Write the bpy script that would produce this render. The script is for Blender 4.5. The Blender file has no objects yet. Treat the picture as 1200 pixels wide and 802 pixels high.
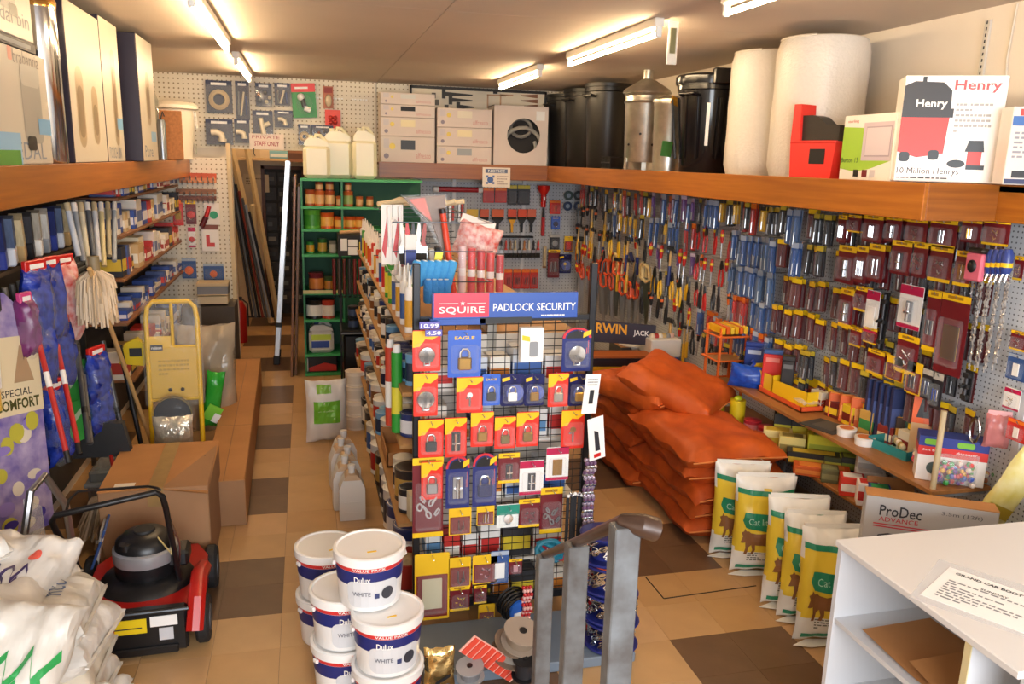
import bpy, bmesh, math, random
from mathutils import Vector, Matrix, noise
rnd = random.Random(11)
PI = math.pi
scene = bpy.context.scene
COL = scene.collection
# ---------------------------------------------------------------- camera
FPX, PITCH, YAW, ROLL, CAMH = 951.68, .2191, .24913, .02793, 2.25
def cam_axes():
    f = Vector((math.sin(YAW)*math.cos(PITCH), math.cos(YAW)*math.cos(PITCH), -math.sin(PITCH)))
    r = Vector((math.cos(YAW), -math.sin(YAW), 0)); u = r.cross(f)
    c, s = math.cos(ROLL), math.sin(ROLL)
    return c*r + s*u, c*u - s*r, f
AXR, AXU, AXF = cam_axes()
cd = bpy.data.cameras.new('camera'); cam = bpy.data.objects.new('camera', cd); COL.objects.link(cam)
m = Matrix((AXR, AXU, -AXF)).transposed().to_4x4(); m.translation = (0, 0, CAMH); cam.matrix_world = m
cd.sensor_width = 36; cd.lens = FPX/1200*36; cd.clip_start = .05; cd.clip_end = 100
scene.camera = cam
def at(px, py, X=None, Y=None, Z=None):
    "point of the place on a given wall, shelf or floor plane"
    d = AXF + AXR*((px-600)/FPX) - AXU*((py-401)/FPX)
    k = X/d.x if X is not None else Y/d.y if Y is not None else (Z-CAMH)/d.z
    return Vector((0, 0, CAMH)) + d*k
# ---------------------------------------------------------------- world, light, exposure
w = bpy.data.worlds.new('world'); scene.world = w; w.use_nodes = True
w.node_tree.nodes['Background'].inputs[0].default_value = (.75, .85, 1, 1)
w.node_tree.nodes['Background'].inputs[1].default_value = 1.0
vs = scene.view_settings
vs.view_transform = 'Standard'; vs.look = 'None'; vs.exposure = 0.42; vs.gamma = 1; vs.use_curve_mapping = False
def area(name, loc, rot, sx, sy, power, col):
    l = bpy.data.lights.new(name, 'AREA'); l.shape = 'RECTANGLE'; l.size = sx; l.size_y = sy; l.energy = power; l.color = col
    o = bpy.data.objects.new(name, l); COL.objects.link(o); o.location = loc; o.rotation_euler = rot
    return o
# area light added in an unseen shop-front window, for neutral light from behind
area('added_window_light', (0.9, -1.95, 1.95), (PI/2, 0, 0), 3.6, 1.7, 200, (.93, .96, 1.0))
TUBE_POWER = 62
# ---------------------------------------------------------------- materials
def lin(c):
    if isinstance(c, str): c = tuple(int(c[i:i+2], 16) for i in (0, 2, 4))
    return tuple((v/255/12.92 if v/255 <= .04045 else ((v/255+.055)/1.055)**2.4) for v in c) + (1,)
MATS = {}
def mat(c, rough=.5, metal=0, var=0, scale=8, bump=0, bscale=None, alpha=1, emit=0, spec=.5, stretch=(1,1,1), c2=None, trans=0):
    key = (str(c), rough, metal, var, scale, bump, bscale, alpha, emit, spec, stretch, str(c2), trans)
    if key in MATS: return MATS[key]
    m = bpy.data.materials.new('m%d' % len(MATS)); m.use_nodes = True; MATS[key] = m
    nt = m.node_tree; N, L = nt.nodes, nt.links; b = N['Principled BSDF']
    I = b.inputs; col = lin(c)
    I['Base Color'].default_value = col; I['Roughness'].default_value = rough; I['Metallic'].default_value = metal
    I['Specular IOR Level'].default_value = spec
    if alpha < 1: I['Alpha'].default_value = alpha
    if trans: I['Transmission Weight'].default_value = trans
    if emit: I['Emission Color'].default_value = col; I['Emission Strength'].default_value = emit
    if var or bump:
        tc = N.new('ShaderNodeTexCoord'); mp = N.new('ShaderNodeMapping'); mp.inputs['Scale'].default_value = stretch
        L.new(tc.outputs['Object'], mp.inputs[0])
    if var:
        no = N.new('ShaderNodeTexNoise'); no.inputs['Scale'].default_value = scale; no.inputs['Detail'].default_value = 5
        L.new(mp.outputs[0], no.inputs['Vector'])
        r = N.new('ShaderNodeValToRGB'); r.color_ramp.elements[0].position = .3; r.color_ramp.elements[1].position = .7
        d = lin(c2) if c2 else tuple(max(0, v*(1-var)) for v in col[:3]) + (1,)
        r.color_ramp.elements[0].color = d; r.color_ramp.elements[1].color = col
        L.new(no.outputs['Fac'], r.inputs[0]); L.new(r.outputs[0], I['Base Color'])
    if bump:
        n2 = N.new('ShaderNodeTexNoise'); n2.inputs['Scale'].default_value = bscale or scale; n2.inputs['Detail'].default_value = 3
        L.new(mp.outputs[0], n2.inputs['Vector'])
        bp = N.new('ShaderNodeBump'); bp.inputs['Strength'].default_value = bump; bp.inputs['Distance'].default_value = .02
        L.new(n2.outputs['Fac'], bp.inputs['Height']); L.new(bp.outputs[0], I['Normal'])
    return m
def pegmat(c, hole, ax, pitch=.0254, rough=.55):
    "perforated hardboard: regular small dark holes"
    key = ('peg', str(c), str(hole), ax, pitch)
    if key in MATS: return MATS[key]
    m = bpy.data.materials.new('pegboard_%d%d' % ax); m.use_nodes = True; MATS[key] = m
    nt = m.node_tree; N, L = nt.nodes, nt.links; b = N['Principled BSDF']; b.inputs['Roughness'].default_value = rough
    tc = N.new('ShaderNodeTexCoord'); sp = N.new('ShaderNodeSeparateXYZ'); L.new(tc.outputs['Object'], sp.inputs[0])
    ds = []
    for a in ax:
        mu = N.new('ShaderNodeMath'); mu.operation = 'DIVIDE'; mu.inputs[1].default_value = pitch; L.new(sp.outputs[a], mu.inputs[0])
        fr = N.new('ShaderNodeMath'); fr.operation = 'FRACT'; L.new(mu.outputs[0], fr.inputs[0])
        su = N.new('ShaderNodeMath'); su.operation = 'SUBTRACT'; su.inputs[1].default_value = .5; L.new(fr.outputs[0], su.inputs[0])
        pw = N.new('ShaderNodeMath'); pw.operation = 'POWER'; pw.inputs[1].default_value = 2; L.new(su.outputs[0], pw.inputs[0]); ds.append(pw)
    ad = N.new('ShaderNodeMath'); L.new(ds[0].outputs[0], ad.inputs[0]); L.new(ds[1].outputs[0], ad.inputs[1])
    lt = N.new('ShaderNodeMath'); lt.operation = 'LESS_THAN'; lt.inputs[1].default_value = .028; L.new(ad.outputs[0], lt.inputs[0])
    mx = N.new('ShaderNodeMix'); mx.data_type = 'RGBA'; mx.inputs[6].default_value = lin(c); mx.inputs[7].default_value = lin(hole)
    L.new(lt.outputs[0], mx.inputs[0]); L.new(mx.outputs[2], b.inputs['Base Color'])
    return m
def woodmat(c, c2, ax='Y', rough=.35, scale=3):
    st = {'X': (.6, 14, 14), 'Y': (14, .6, 14), 'Z': (14, 14, .6)}[ax]
    return mat(c, rough, var=.3, scale=scale, stretch=st, c2=c2)
CARD = mat('bd8650', .75, var=.18, scale=2.5, c2='a87442')
CARDSIDE = mat('a47a55', .8, var=.15, scale=3)
TAPE = mat('a08050', .3, var=.2, scale=20)
WHITE = mat('f2f0ec', .45); WHITEP = mat('efeee8', .3); BLACK = mat('121214', .4); BLACKM = mat('17171a', .6)
CLEAR = mat('eef4f8', .06, alpha=.07, spec=1.0); CLEARW = mat('f4f6f6', .15, alpha=.32, spec=.8, bump=.3, bscale=30)
STEEL = mat('b9bcc0', .3, 1); CHROME = mat('d8dadd', .12, 1); BRASS = mat('b58a3c', .3, 1); DKSTEEL = mat('55585c', .4, 1)
GALV = mat('e2dfd4', .3, .92, var=.25, scale=14)
RED = mat('c51f1c', .4); YEL = mat('f0c41a', .4); BLUE = mat('1d3f9e', .4); NAVY = mat('1c2458', .4); ORANGE = mat('e2671c', .5); GREEN = mat('2c8a3a', .4)
MAROON = mat('6d1620', .4); INK = mat('2a2a30', .6); GREYP = mat('8d9094', .5)
PALEW = mat('c9b28a', .6, var=.2, scale=6, stretch=(8,8,.7)); BROWNW = mat('8a5a2c', .5, var=.3, scale=6, stretch=(8,8,.7))
# ---------------------------------------------------------------- mesh builder
class G:
    def __init__(s): s.v = []; s.f = []; s.mi = []; s.ms = []; s.sm = []
    def mid(s, m):
        if m not in s.ms: s.ms.append(m)
        return s.ms.index(m)
    def add(s, vs, fs, m, smooth=False, M=None):
        o = len(s.v); k = s.mid(m)
        s.v += [tuple(M @ Vector(p)) if M else tuple(p) for p in vs]
        for f in fs: s.f.append([i+o for i in f]); s.mi.append(k); s.sm.append(smooth)
        return s
    def box(s, a, b, m, bev=0, M=None):
        x0, x1 = sorted((a[0], b[0])); y0, y1 = sorted((a[1], b[1])); z0, z1 = sorted((a[2], b[2]))
        if not bev:
            v = [(x, y, z) for z in (z0, z1) for y in (y0, y1) for x in (x0, x1)]
            return s.add(v, [(0,2,3,1),(4,5,7,6),(0,1,5,4),(2,6,7,3),(0,4,6,2),(1,3,7,5)], m, False, M)
        e = min(bev, (x1-x0)*.49, (y1-y0)*.49, (z1-z0)*.49); v = []; idx = {}
        for sx in (0, 1):
            for sy in (0, 1):
                for sz in (0, 1):
                    P = ((x0, x1)[sx], (y0, y1)[sy], (z0, z1)[sz]); S = (1-2*sx, 1-2*sy, 1-2*sz)
                    for ax in range(3):
                        q = [P[i] + (0 if i == ax else S[i]*e) for i in range(3)]; idx[(sx,sy,sz,ax)] = len(v); v.append(q)
        f = []
        for ax in range(3):
            o = [i for i in range(3) if i != ax]
            for sd in (0, 1):
                q = []
                for u, w in ((0,0),(1,0),(1,1),(0,1)):
                    k = [0,0,0]; k[ax] = sd; k[o[0]] = u; k[o[1]] = w; q.append(idx[(*k, ax)])
                flip = (sd == 0) ^ (ax == 1)
                f.append(q[::-1] if flip else q)
        for ax in range(3):
            o = [i for i in range(3) if i != ax]
            for u in (0, 1):
                for w in (0, 1):
                    k0 = [0,0,0]; k0[o[0]] = u; k0[o[1]] = w; k1 = list(k0); k1[ax] = 1
                    f.append([idx[(*k0, o[0])], idx[(*k1, o[0])], idx[(*k1, o[1])], idx[(*k0, o[1])]])
        for sx in (0, 1):
            for sy in (0, 1):
                for sz in (0, 1): f.append([idx[(sx,sy,sz,a)] for a in range(3)])
        return s.add(v, f, m, False, M)
    def lathe(s, prof, m, n=20, M=None, smooth=True, cap=True):
        v = []; f = []
        for r, z in prof:
            for i in range(n): a = 2*PI*i/n; v.append((r*math.cos(a), r*math.sin(a), z))
        for j in range(len(prof)-1):
            for i in range(n):
                k = (i+1) % n; f.append((j*n+i, j*n+k, (j+1)*n+k, (j+1)*n+i))
        if cap:
            if prof[0][0] > 1e-4: f.append(tuple(range(n))[::-1])
            if prof[-1][0] > 1e-4: f.append(tuple((len(prof)-1)*n+i for i in range(n)))
        return s.add(v, f, m, smooth, M)
    def tube(s, pts, r, m, n=8, closed=False, M=None, smooth=True):
        pts = [Vector(p) for p in pts]; K = len(pts); v = []; f = []; up = None
        for i, p in enumerate(pts):
            if closed: d = pts[(i+1) % K] - pts[i-1]
            else: d = pts[min(i+1, K-1)] - pts[max(i-1, 0)]
            d.normalize()
            if up is None: up = Vector((0,0,1)) if abs(d.z) < .9 else Vector((1,0,0))
            x = up - d*up.dot(d)
            if x.length < 1e-5: x = d.orthogonal()
            x.normalize(); y = d.cross(x); up = x
            rr = r[i] if isinstance(r, (list, tuple)) else r
            for k in range(n): a = 2*PI*k/n; v.append(p + x*(rr*math.cos(a)) + y*(rr*math.sin(a)))
        for i in range(K if closed else K-1):
            for k in range(n):
                a, b = i*n, ((i+1) % K)*n; f.append((a+k, a+(k+1)%n, b+(k+1)%n, b+k))
        if not closed: f.append(tuple(range(n))[::-1]); f.append(tuple((K-1)*n+k for k in range(n)))
        return s.add(v, f, m, smooth, M)
    def prism(s, poly, d0, d1, m, ax='Y', M=None):
        "2-D outline (u,w) extruded along ax"
        def P(u, w, d): return {'Y': (u, d, w), 'X': (d, u, w), 'Z': (u, w, d)}[ax]
        n = len(poly); v = [P(u, w, d0) for u, w in poly] + [P(u, w, d1) for u, w in poly]
        f = [tuple(range(n)), tuple(range(2*n-1, n-1, -1))] + [(i, n+i, n+(i+1)%n, (i+1)%n) for i in range(n)]
        return s.add(v, f, m, False, M)
    def ball(s, c, r, m, n=12, k=8, M=None):
        rx, ry, rz = r if isinstance(r, (tuple, list)) else (r, r, r); v = []; f = []
        for j in range(k+1):
            t = PI*j/k
            for i in range(n):
                a = 2*PI*i/n; v.append((c[0]+rx*math.sin(t)*math.cos(a), c[1]+ry*math.sin(t)*math.sin(a), c[2]-rz*math.cos(t)))
        for j in range(k):
            for i in range(n): q = (i+1) % n; f.append((j*n+i, j*n+q, (j+1)*n+q, (j+1)*n+i))
        return s.add(v, f, m, True, M)
    def mesh(s, name='mesh'):
        me = bpy.data.meshes.new(name); me.from_pydata(s.v, [], s.f)
        for m in s.ms: me.materials.append(m)
        me.polygons.foreach_set('material_index', s.mi); me.polygons.foreach_set('use_smooth', s.sm)
        bm = bmesh.new(); bm.from_mesh(me); bmesh.ops.remove_doubles(bm, verts=bm.verts, dist=1e-5)
        bmesh.ops.recalc_face_normals(bm, faces=bm.faces)
        if any(s.sm):
            for e in bm.edges:
                if len(e.link_faces) == 2 and e.calc_face_angle(0) > .75: e.smooth = False
        bm.to_mesh(me); bm.free(); me.update()
        return me
USED = {}
def link(name, data, parent=None, loc=(0,0,0), rot=(0,0,0)):
    o = bpy.data.objects.new(name, data); COL.objects.link(o); o.location = loc; o.rotation_euler = rot
    if parent: o.parent = parent
    return o
def part(name, g, parent, loc=(0,0,0), rot=(0,0,0), label=None):
    o = link(name, g.mesh(name) if isinstance(g, G) else g, parent, loc, rot)
    if label: o['label'] = label
    return o
def tag(o, label, cat, group=None):
    o['label'] = label; o['category'] = cat
    if group: o['group'] = group
    return o
def thing(name, label, cat, loc=(0,0,0), rot=(0,0,0), group=None):
    if not isinstance(rot, (tuple, list, Vector)): rot = (0, 0, rot)
    return tag(link(name, None, None, loc, rot), label, cat, group)
def one(name, g, label, cat, loc=(0,0,0), rot=(0,0,0), group=None):
    if not isinstance(rot, (tuple, list, Vector)): rot = (0, 0, rot)
    return tag(part(name, g, None, loc, rot), label, cat, group)
def struct(name, g, parent=None):
    o = part(name, g, parent)
    if not parent: o['kind'] = 'structure'
    return o
def dup(root, loc, rot, label=None, group=None):
    if not isinstance(rot, (tuple, list, Vector)): rot = (0, 0, rot)
    r = root.copy(); COL.objects.link(r); r.location = loc; r.rotation_euler = rot
    if label: r['label'] = label
    if group: r['group'] = group
    for ch in KIDS(root):
        c = ch.copy(); COL.objects.link(c); c.parent = r
        for gch in KIDS(ch):
            d = gch.copy(); COL.objects.link(d); d.parent = c
    return r
_kc = {}
def KIDS(o): # children are complete when first copied
    k = o.name
    if k not in _kc: _kc[k] = list(o.children)
    return _kc[k]
ORD = ['first','second','third','fourth','fifth','sixth','seventh','eighth','ninth','tenth','eleventh','twelfth','thirteenth','fourteenth','fifteenth','sixteenth','seventeenth','eighteenth','nineteenth','twentieth']
def nth(i):
    if i < 20: return ORD[i]
    a = (i+1)//10; t = {2: 'twenty', 3: 'thirty', 4: 'forty', 5: 'fifty', 6: 'sixty', 7: 'seventy'}[a]; k = (i+1) % 10
    return t + '-' + ORD[k-1] if k else t[:-1] + 'ieth'
# lettering -------------------------------------------------------------
TXT = {}
def text2d(s, size=1.0, align='LEFT', bold=0, space=1.0):
    "flat outlines of a line of lettering: verts, faces in 2-D"
    key = (s, bold, space)
    if key not in TXT:
        c = bpy.data.curves.new('t', 'FONT'); c.body = s; c.size = 1; c.resolution_u = 2; c.offset = bold; c.space_character = space
        o = bpy.data.objects.new('t', c); COL.objects.link(o)
        bpy.context.view_layer.update()
        me = bpy.data.meshes.new_from_object(o.evaluated_get(bpy.context.evaluated_depsgraph_get()))
        TXT[key] = ([(v.co.x, v.co.y) for v in me.vertices], [tuple(p.vertices) for p in me.polygons])
        bpy.data.meshes.remove(me); bpy.data.objects.remove(o); bpy.data.curves.remove(c)
    v, f = TXT[key]
    x0 = min(p[0] for p in v); x1 = max(p[0] for p in v)
    off = {'LEFT': x0, 'CENTER': (x0+x1)/2, 'RIGHT': x1}[align]
    return [((x-off)*size, y*size) for x, y in v], f
def fit2d(s, x0, y0, w, h, bold=0, space=1.0):
    "lettering stretched into a box"
    v, f = text2d(s, 1, 'LEFT', bold, space); X1 = max(p[0] for p in v); Y0 = min(p[1] for p in v); Y1 = max(p[1] for p in v)
    return [(x0 + p[0]/X1*w, y0 + (p[1]-Y0)/(Y1-Y0)*h) for p in v], f
def flat(vf, m, fn, g=None):
    "map 2-D outlines through fn(u,v)->point"
    g = g or G(); v, f = vf
    return g.add([fn(*p) for p in v], f, m)
def decal(vf, m, fn, step=.03, g=None):
    "2-D outlines cut into small cells and wrapped on a curved surface"
    g = g or G(); v, f = vf; bm = bmesh.new(); V = [bm.verts.new((x, y, 0)) for x, y in v]
    for q in f:
        try: bm.faces.new([V[i] for i in q])
        except ValueError: pass
    for ax in (0, 1):
        lo = min(p[ax] for p in v); hi = max(p[ax] for p in v); k = math.ceil(lo/step)
        while k*step < hi:
            co = [0,0,0]; co[ax] = k*step; no = [0,0,0]; no[ax] = 1
            bmesh.ops.bisect_plane(bm, geom=bm.verts[:]+bm.edges[:]+bm.faces[:], plane_co=co, plane_no=no); k += 1
    bm.verts.index_update()
    g.add([fn(p.co.x, p.co.y) for p in bm.verts], [[p.index for p in q.verts] for q in bm.faces], m); bm.free()
    return g
def rect2d(x0, y0, x1, y1): return [(x0,y0),(x1,y0),(x1,y1),(x0,y1)], [(0,1,2,3)]
def ngon2d(pts): return list(pts), [tuple(range(len(pts)))]
def circ2d(cx, cy, r, n=20, ry=None): return ngon2d([(cx+r*math.cos(2*PI*i/n), cy+(ry or r)*math.sin(2*PI*i/n)) for i in range(n)])
def textlines(w, h, n, seed=0):
    "small print: rows of short bars"
    q = random.Random(seed); v = []; f = []
    for i in range(n):
        y = h*(1-(i+.75)/n); x = 0
        while x < w*.95:
            l = q.uniform(.04, .13)*w; e = min(x+l, w); k = len(v)
            v += [(x, y), (e, y), (e, y+h/n*.45), (x, y+h/n*.45)]; f.append((k, k+1, k+2, k+3)); x = e+w*.025
            if q.random() < .06: break
    return v, f
def shift(vf, dx, dy): return [(x+dx, y+dy) for x, y in vf[0]], vf[1]
# pillow-shaped bags ----------------------------------------------------
def bagfn(w, h, t, seed=0, wr=.012, p=2.6, ears=.0, sag=0, ex=.55):
    "front/back surface of a filled bag, u,v in -1..1, side +1/-1"
    def fn(u, v, side):
        e = max(0, 1-abs(u)**p)**ex * max(0, 1-abs(v)**p)**ex
        d = t/2*e
        pin = 1 - .05*(1-abs(v)**2) + ears*(abs(u*v)**3)
        x = u*w/2*(pin if True else 1); z = v*h/2*(1-.05*(1-u*u) + ears*(abs(u*v)**3))
        n = noise.noise(Vector((u*2.2+seed*7.1, v*2.2+side*3, seed))) + .5*noise.noise(Vector((u*5+seed, v*5+side*3, seed*2.3)))
        edge = math.sin(9*u+seed)*.25*abs(v)**6 + math.sin(8*v+seed*2)*.25*abs(u)**6
        y = side*(d + wr*n*min(1, e*2.5)) + wr*edge*2 - sag*v*v
        return Vector((x, y, z))
    return fn
def bag(g, w, h, t, m, seed=0, n=18, **k):
    fn = bagfn(w, h, t, seed, **k); v = []; f = []; idx = {}
    for side in (1, -1):
        for j in range(n+1):
            for i in range(n+1):
                u, vv = -1+2*i/n, -1+2*j/n
                # finer near the border
                u = math.copysign(abs(u)**.8, u); vv = math.copysign(abs(vv)**.8, vv)
                b = i in (0, n) or j in (0, n)
                if b and (i, j, 1) in idx: idx[(i, j, side)] = idx[(i, j, 1)]; continue
                idx[(i, j, side)] = len(v); v.append(fn(u, vv, side))
        for j in range(n):
            for i in range(n):
                q = [idx[(i,j,side)], idx[(i+1,j,side)], idx[(i+1,j+1,side)], idx[(i,j+1,side)]]
                f.append(q if side < 0 else q[::-1])
    mm = m if callable(m) else None
    if mm is None: g.add(v, f, m, True)
    else:
        for q in f:
            c = sum((Vector(v[i]) for i in q), Vector())/4
            g.add([v[i] for i in q], [(0,1,2,3)], mm(c.x/(w/2), c.z/(h/2)), True)
    return fn
# ================================================================ the room
CEIL = 3.06; XL, XR, YB = -1.6, 3.32, 9.5
WALLM = mat('e4dacb', .8, var=.06, scale=3); CREAM = mat('dccbb0', .8, var=.08, scale=3)
g = G().box((XL-.1, -2.1, -.06), (XR+.1, 12.6, -.004), mat('4a3a2a', .8)); floor = struct('floor', g)
TB = [mat(c, .38, var=.13, scale=5, bump=.04, bscale=12) for c in ('c69e6c', 'c09764', 'caa273')]
TD = [mat(c, .42, var=.2, scale=7, bump=.04, bscale=12) for c in ('6e523a', '674a33')]
T = .305; TX0, TY0 = -.176, 3.539
def tilemesh(m): return G().box((.0008, .0008, -.004), (T-.0008, T-.0008, 0), m).mesh('tile')
tbm = [tilemesh(x) for x in TB]; tdm = [tilemesh(x) for x in TD]
slab = G()
for i in range(-5, 12):
    for j in range(-10, 27):
        x, y = TX0+i*T, TY0+j*T
        dark = (i % 4 in (2, 3)) and (j % 4 in (1, 2))
        seen = (-3 <= i <= 2 and -1 <= j) or (4 <= i <= 9 and -4 <= j <= 9)
        if seen: link('tile', rnd.choice(tdm if dark else tbm), floor, (x, y, 0))
        else: slab.box((x+.0008, y+.0008, -.004), (x+T-.0008, y+T-.0008, 0), (TD if dark else TB)[0])
o = part('tile_field', slab, floor); o['kind'] = 'stuff'
hs = [at(757, 677, Z=0), at(778, 702, Z=0), at(886, 687, Z=0)]
for a, b in ((hs[0], hs[1]), (hs[1], hs[2])): part('hatch_seam', G().tube([a, b], .004, mat('2a2018', .8), 4), floor)
# ceiling boards with open seams
g = G().box((XL-.1, -2.1, CEIL+.012), (XR+.1, 12.6, CEIL+.08), mat('6b5544', .9)); ceil = struct('ceiling', g)
CEILM = mat('cfbfae', .75, var=.05, scale=2)
ys = [-2.1, -.3, 2.24, 4.78, 7.36, 9.5]; xs = [XL-.1, .78, XR+.1]
for i in range(2):
    for j in range(5):
        part('ceiling_board', G().box((xs[i]+.002, ys[j]+.002, CEIL), (xs[i+1]-.002, ys[j+1]-.002, CEIL+.012), CEILM), ceil)
part('ceiling_board', G().box((-1.1, 9.52, CEIL-.02), (.4, 12.5, CEIL+.012), CEILM), ceil)
struct('wall_left', G().box((XL-.1, -2.1, 0), (XL, YB+.1, CEIL), WALLM))
wr = struct('wall_right', G().box((XR, -2.1, 0), (XR+.1, YB+.1, CEIL), WALLM))
for px in (1018, 1155):                                   # slotted shelf uprights on the upper wall
    y = at(px, 60, X=XR).y; u = G().box((XR-.014, y-.016, 2.2), (XR-.001, y+.016, CEIL-.06), mat('c9c4ba', .4))
    s = part('slotted_upright', u, wr); q = G()
    for k in range(26): q.box((XR-.0155, y-.004, 2.23+k*.03), (XR-.0138, y+.004, 2.245+k*.03), INK)
    part('slot_column', q, s)
g = G(); y = at(1185, 60, X=XR).y
g.tube([(XR-.006, y, 3.05), (XR-.008, y+.01, 2.8), (XR-.006, y-.015, 2.6), (XR-.008, y+.03, 2.4), (XR-.006, y+.02, 2.22)], .005, mat('cfc7b8', .5)); part('wall_cable', g, wr)
# back wall: solid right of the passage, pegboard over it
g = G().box((.06, YB, 0), (XR, YB+.1, CEIL), WALLM).box((XL, YB, 0), (-.78, YB+.1, CEIL), WALLM).box((-.78, YB, 2.3), (.06, YB+.1, CEIL), WALLM)
wb = struct('wall_back', g)
PEGC = pegmat('e6dcc8', '94805f', (0, 2), .048); PEGG = pegmat('b9bdc2', '6c6e72', (0, 2), .04); PEGX = pegmat('d2d6da', '5e6064', (1, 2))
for a, b, z0 in ((XL, -.3, 2.3), (-.3, .78, 2.3), (.78, 2.0, 2.2), (2.0, XR, 2.2)):
    part('pegboard_panel', G().box((a+.003, YB-.02, z0), (b-.003, YB-.001, CEIL-.005), PEGC), wb)
q = G()                                                   # row of white price-clip holders
for a in [-.02+i*.032 for i in range(14)] + [.51+i*.03 for i in range(6)]: q.box((a, YB-.026, 2.86), (a+.02, YB-.02, 2.876), WHITE)
o = part('price_clips', q, wb); o['kind'] = 'stuff'
for a, b in ((.8, 1.66), (1.66, 2.5), (2.5, XR)):
    part('pegboard_panel', G().box((a+.003, YB-.05, .3), (b-.003, YB-.03, 2.0), PEGG), wb)
for x in (1.66, 2.5): part('upright', G().box((x-.018, YB-.06, .1), (x+.018, YB-.028, 2.03), mat('d7d9da', .35)), wb)
# passage behind the opening
pw = struct('wall_passage', G().box((-1.05, 9.6, 0), (-.95, 12.5, CEIL), CREAM).box((.3, 9.6, 0), (.4, 12.5, CEIL), CREAM)
    .box((-.95, 11.9, 0), (-.56, 12.0, CEIL), CREAM).box((-.06, 11.9, 0), (.3, 12.0, CEIL), CREAM).box((-.56, 11.9, 2.06), (-.06, 12.0, CEIL), CREAM))
part('wall_panel', G().box((-.93, 11.885, 1.95), (-.6, 11.9, 2.75), mat('cdb999', .7)), pw)
dr = struct('door_1', G().box((-.6, 11.86, 0), (-.555, 11.99, 2.1), mat('5a3420', .5)).box((-.065, 11.86, 0), (-.02, 11.99, 2.1), mat('5a3420', .5)).box((-.6, 11.86, 2.055), (-.02, 11.99, 2.1), mat('5a3420', .5)))
# front of the shop, behind the photographer, with an unseen window for the area light and a door recess
struct('wall_front', G().box((XL, -2.1, 0), (-1.0, -2, CEIL), WALLM).box((2.8, -2.1, 0), (XR, -2, CEIL), WALLM).box((-1.0, -2.1, 0), (2.8, -2, .95), WALLM).box((-1.0, -2.1, 2.85), (2.8, -2, CEIL), WALLM))
wn = struct('window_1', G().box((-1.0, -2.08, .95), (-.94, -2.02, 2.85), WHITE).box((2.74, -2.08, .95), (2.8, -2.02, 2.85), WHITE).box((-1.0, -2.08, .95), (2.8, -2.02, 1.0), WHITE).box((-1.0, -2.08, 2.8), (2.8, -2.02, 2.85), WHITE))
# ---------------------------------------------------------------- ceiling tubes
TUBEM = mat('ffdfb0', .3, emit=TUBE_POWER)
def tube_light(x, y0, y1, label):
    t = thing('fluorescent_light', label, 'ceiling light', (x, (y0+y1)/2, CEIL), 0, 'fluorescent tubes on the ceiling')
    h = (y1-y0)/2
    part('housing', G().box((-.03, -h, -.05), (.03, h, 0), mat('e8e4da', .4), .006), t)
    part('tube', G().lathe([(.013, -h+.02), (.013, h-.02)], TUBEM, 12, Matrix.Translation((0, 0, -.088)) @ Matrix.Rotation(PI/2, 4, 'X')), t)
    for s in (-1, 1):
        part('lamp_holder', G().box((-.017, s*(h-.012)-.012, -.105), (.017, s*(h-.012)+.012, -.045), WHITEP, .005), t)
    part('starter', G().lathe([(.011, -.075), (.011, -.05)], WHITEP, 10, Matrix.Translation((.016, -h+.12, 0))), t)
tube_light(1.95, 6.95, 8.45, 'short-looking fluorescent tube on ceiling, farthest in the right row above boxes')
tube_light(1.95, 4.5, 6.15, 'fluorescent tube on ceiling in front of the galvanised incinerator, middle of right row')
tube_light(1.98, 2.2, 3.8, 'fluorescent tube at the top edge of the photo above the bubble wrap')
tube_light(-.53, 4.55, 6.5, 'nearer fluorescent tube above the left aisle beside tall bin cartons')
tube_light(-.53, 7.3, 8.95, 'farther fluorescent tube above the left aisle near hanging plumbing packs')
tube_light(-.35, 10.2, 11.4, 'tube light above the staff passage behind the paper sign')
# ---------------------------------------------------------------- overhead shelves
FWD = woodmat('b06c20', '965414', 'Y'); FWX = woodmat('9c5c20', '824818', 'X'); UNDER = mat('7a4a22', .6)
def oshelf(label, board, fas):
    t = thing('overhead_shelf', label, 'shelf', (0, 0, 0), 0)
    part('shelf_board', board, t)
    for a, b, m in fas: part('fascia', G().box(a, b, m, .003), t)
    return t
oshelf('long orange-brown overhead shelf with deep fascia along the left wall', G().box((XL, 1.0, 2.15), (-1.16, 8.97, 2.178), UNDER),
    [((-1.16, 1.0, 2.01), (-1.138, 8.97, 2.178), FWD)])
oshelf('overhead shelf with deep wooden fascia across the back and along the right wall',
    G().box((.78, 9.02, 2.175), (2.68, YB-.03, 2.2), UNDER).box((2.66, 3.12, 2.175), (XR, YB-.03, 2.2), UNDER).box((3.05, 1.2, 2.175), (XR, 3.12, 2.2), UNDER),
    [((.76, 9.0, 2.04), (2.65, 9.022, 2.207), FWX), ((2.65, 3.1, 2.04), (2.672, 9.022, 2.207), FWD), ((2.672, 3.1, 2.04), (3.05, 3.122, 2.207), FWX), ((3.05, 1.2, 2.04), (3.072, 3.122, 2.207), FWD)])
# right pegboard run below the shelf
pr = thing('pegboard_run', 'long pale perforated board carrying hanging ironmongery under the right shelf', 'pegboard')
PX = 3.2
for a, b in ((1.4, 2.93), (2.93, 3.85), (3.85, 4.75), (4.75, 5.65), (5.65, 6.55), (6.55, 7.45), (7.45, 9.4)):
    part('panel', G().box((PX, a+.004, .15), (PX+.018, b-.004, 2.17), PEGX), pr)
for y in (2.93, 3.85, 4.75, 5.65, 6.55, 7.45): part('upright', G().box((PX-.008, y-.02, .05), (PX+.1, y+.02, 2.17), mat('d3d6d8', .35)), pr)
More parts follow.
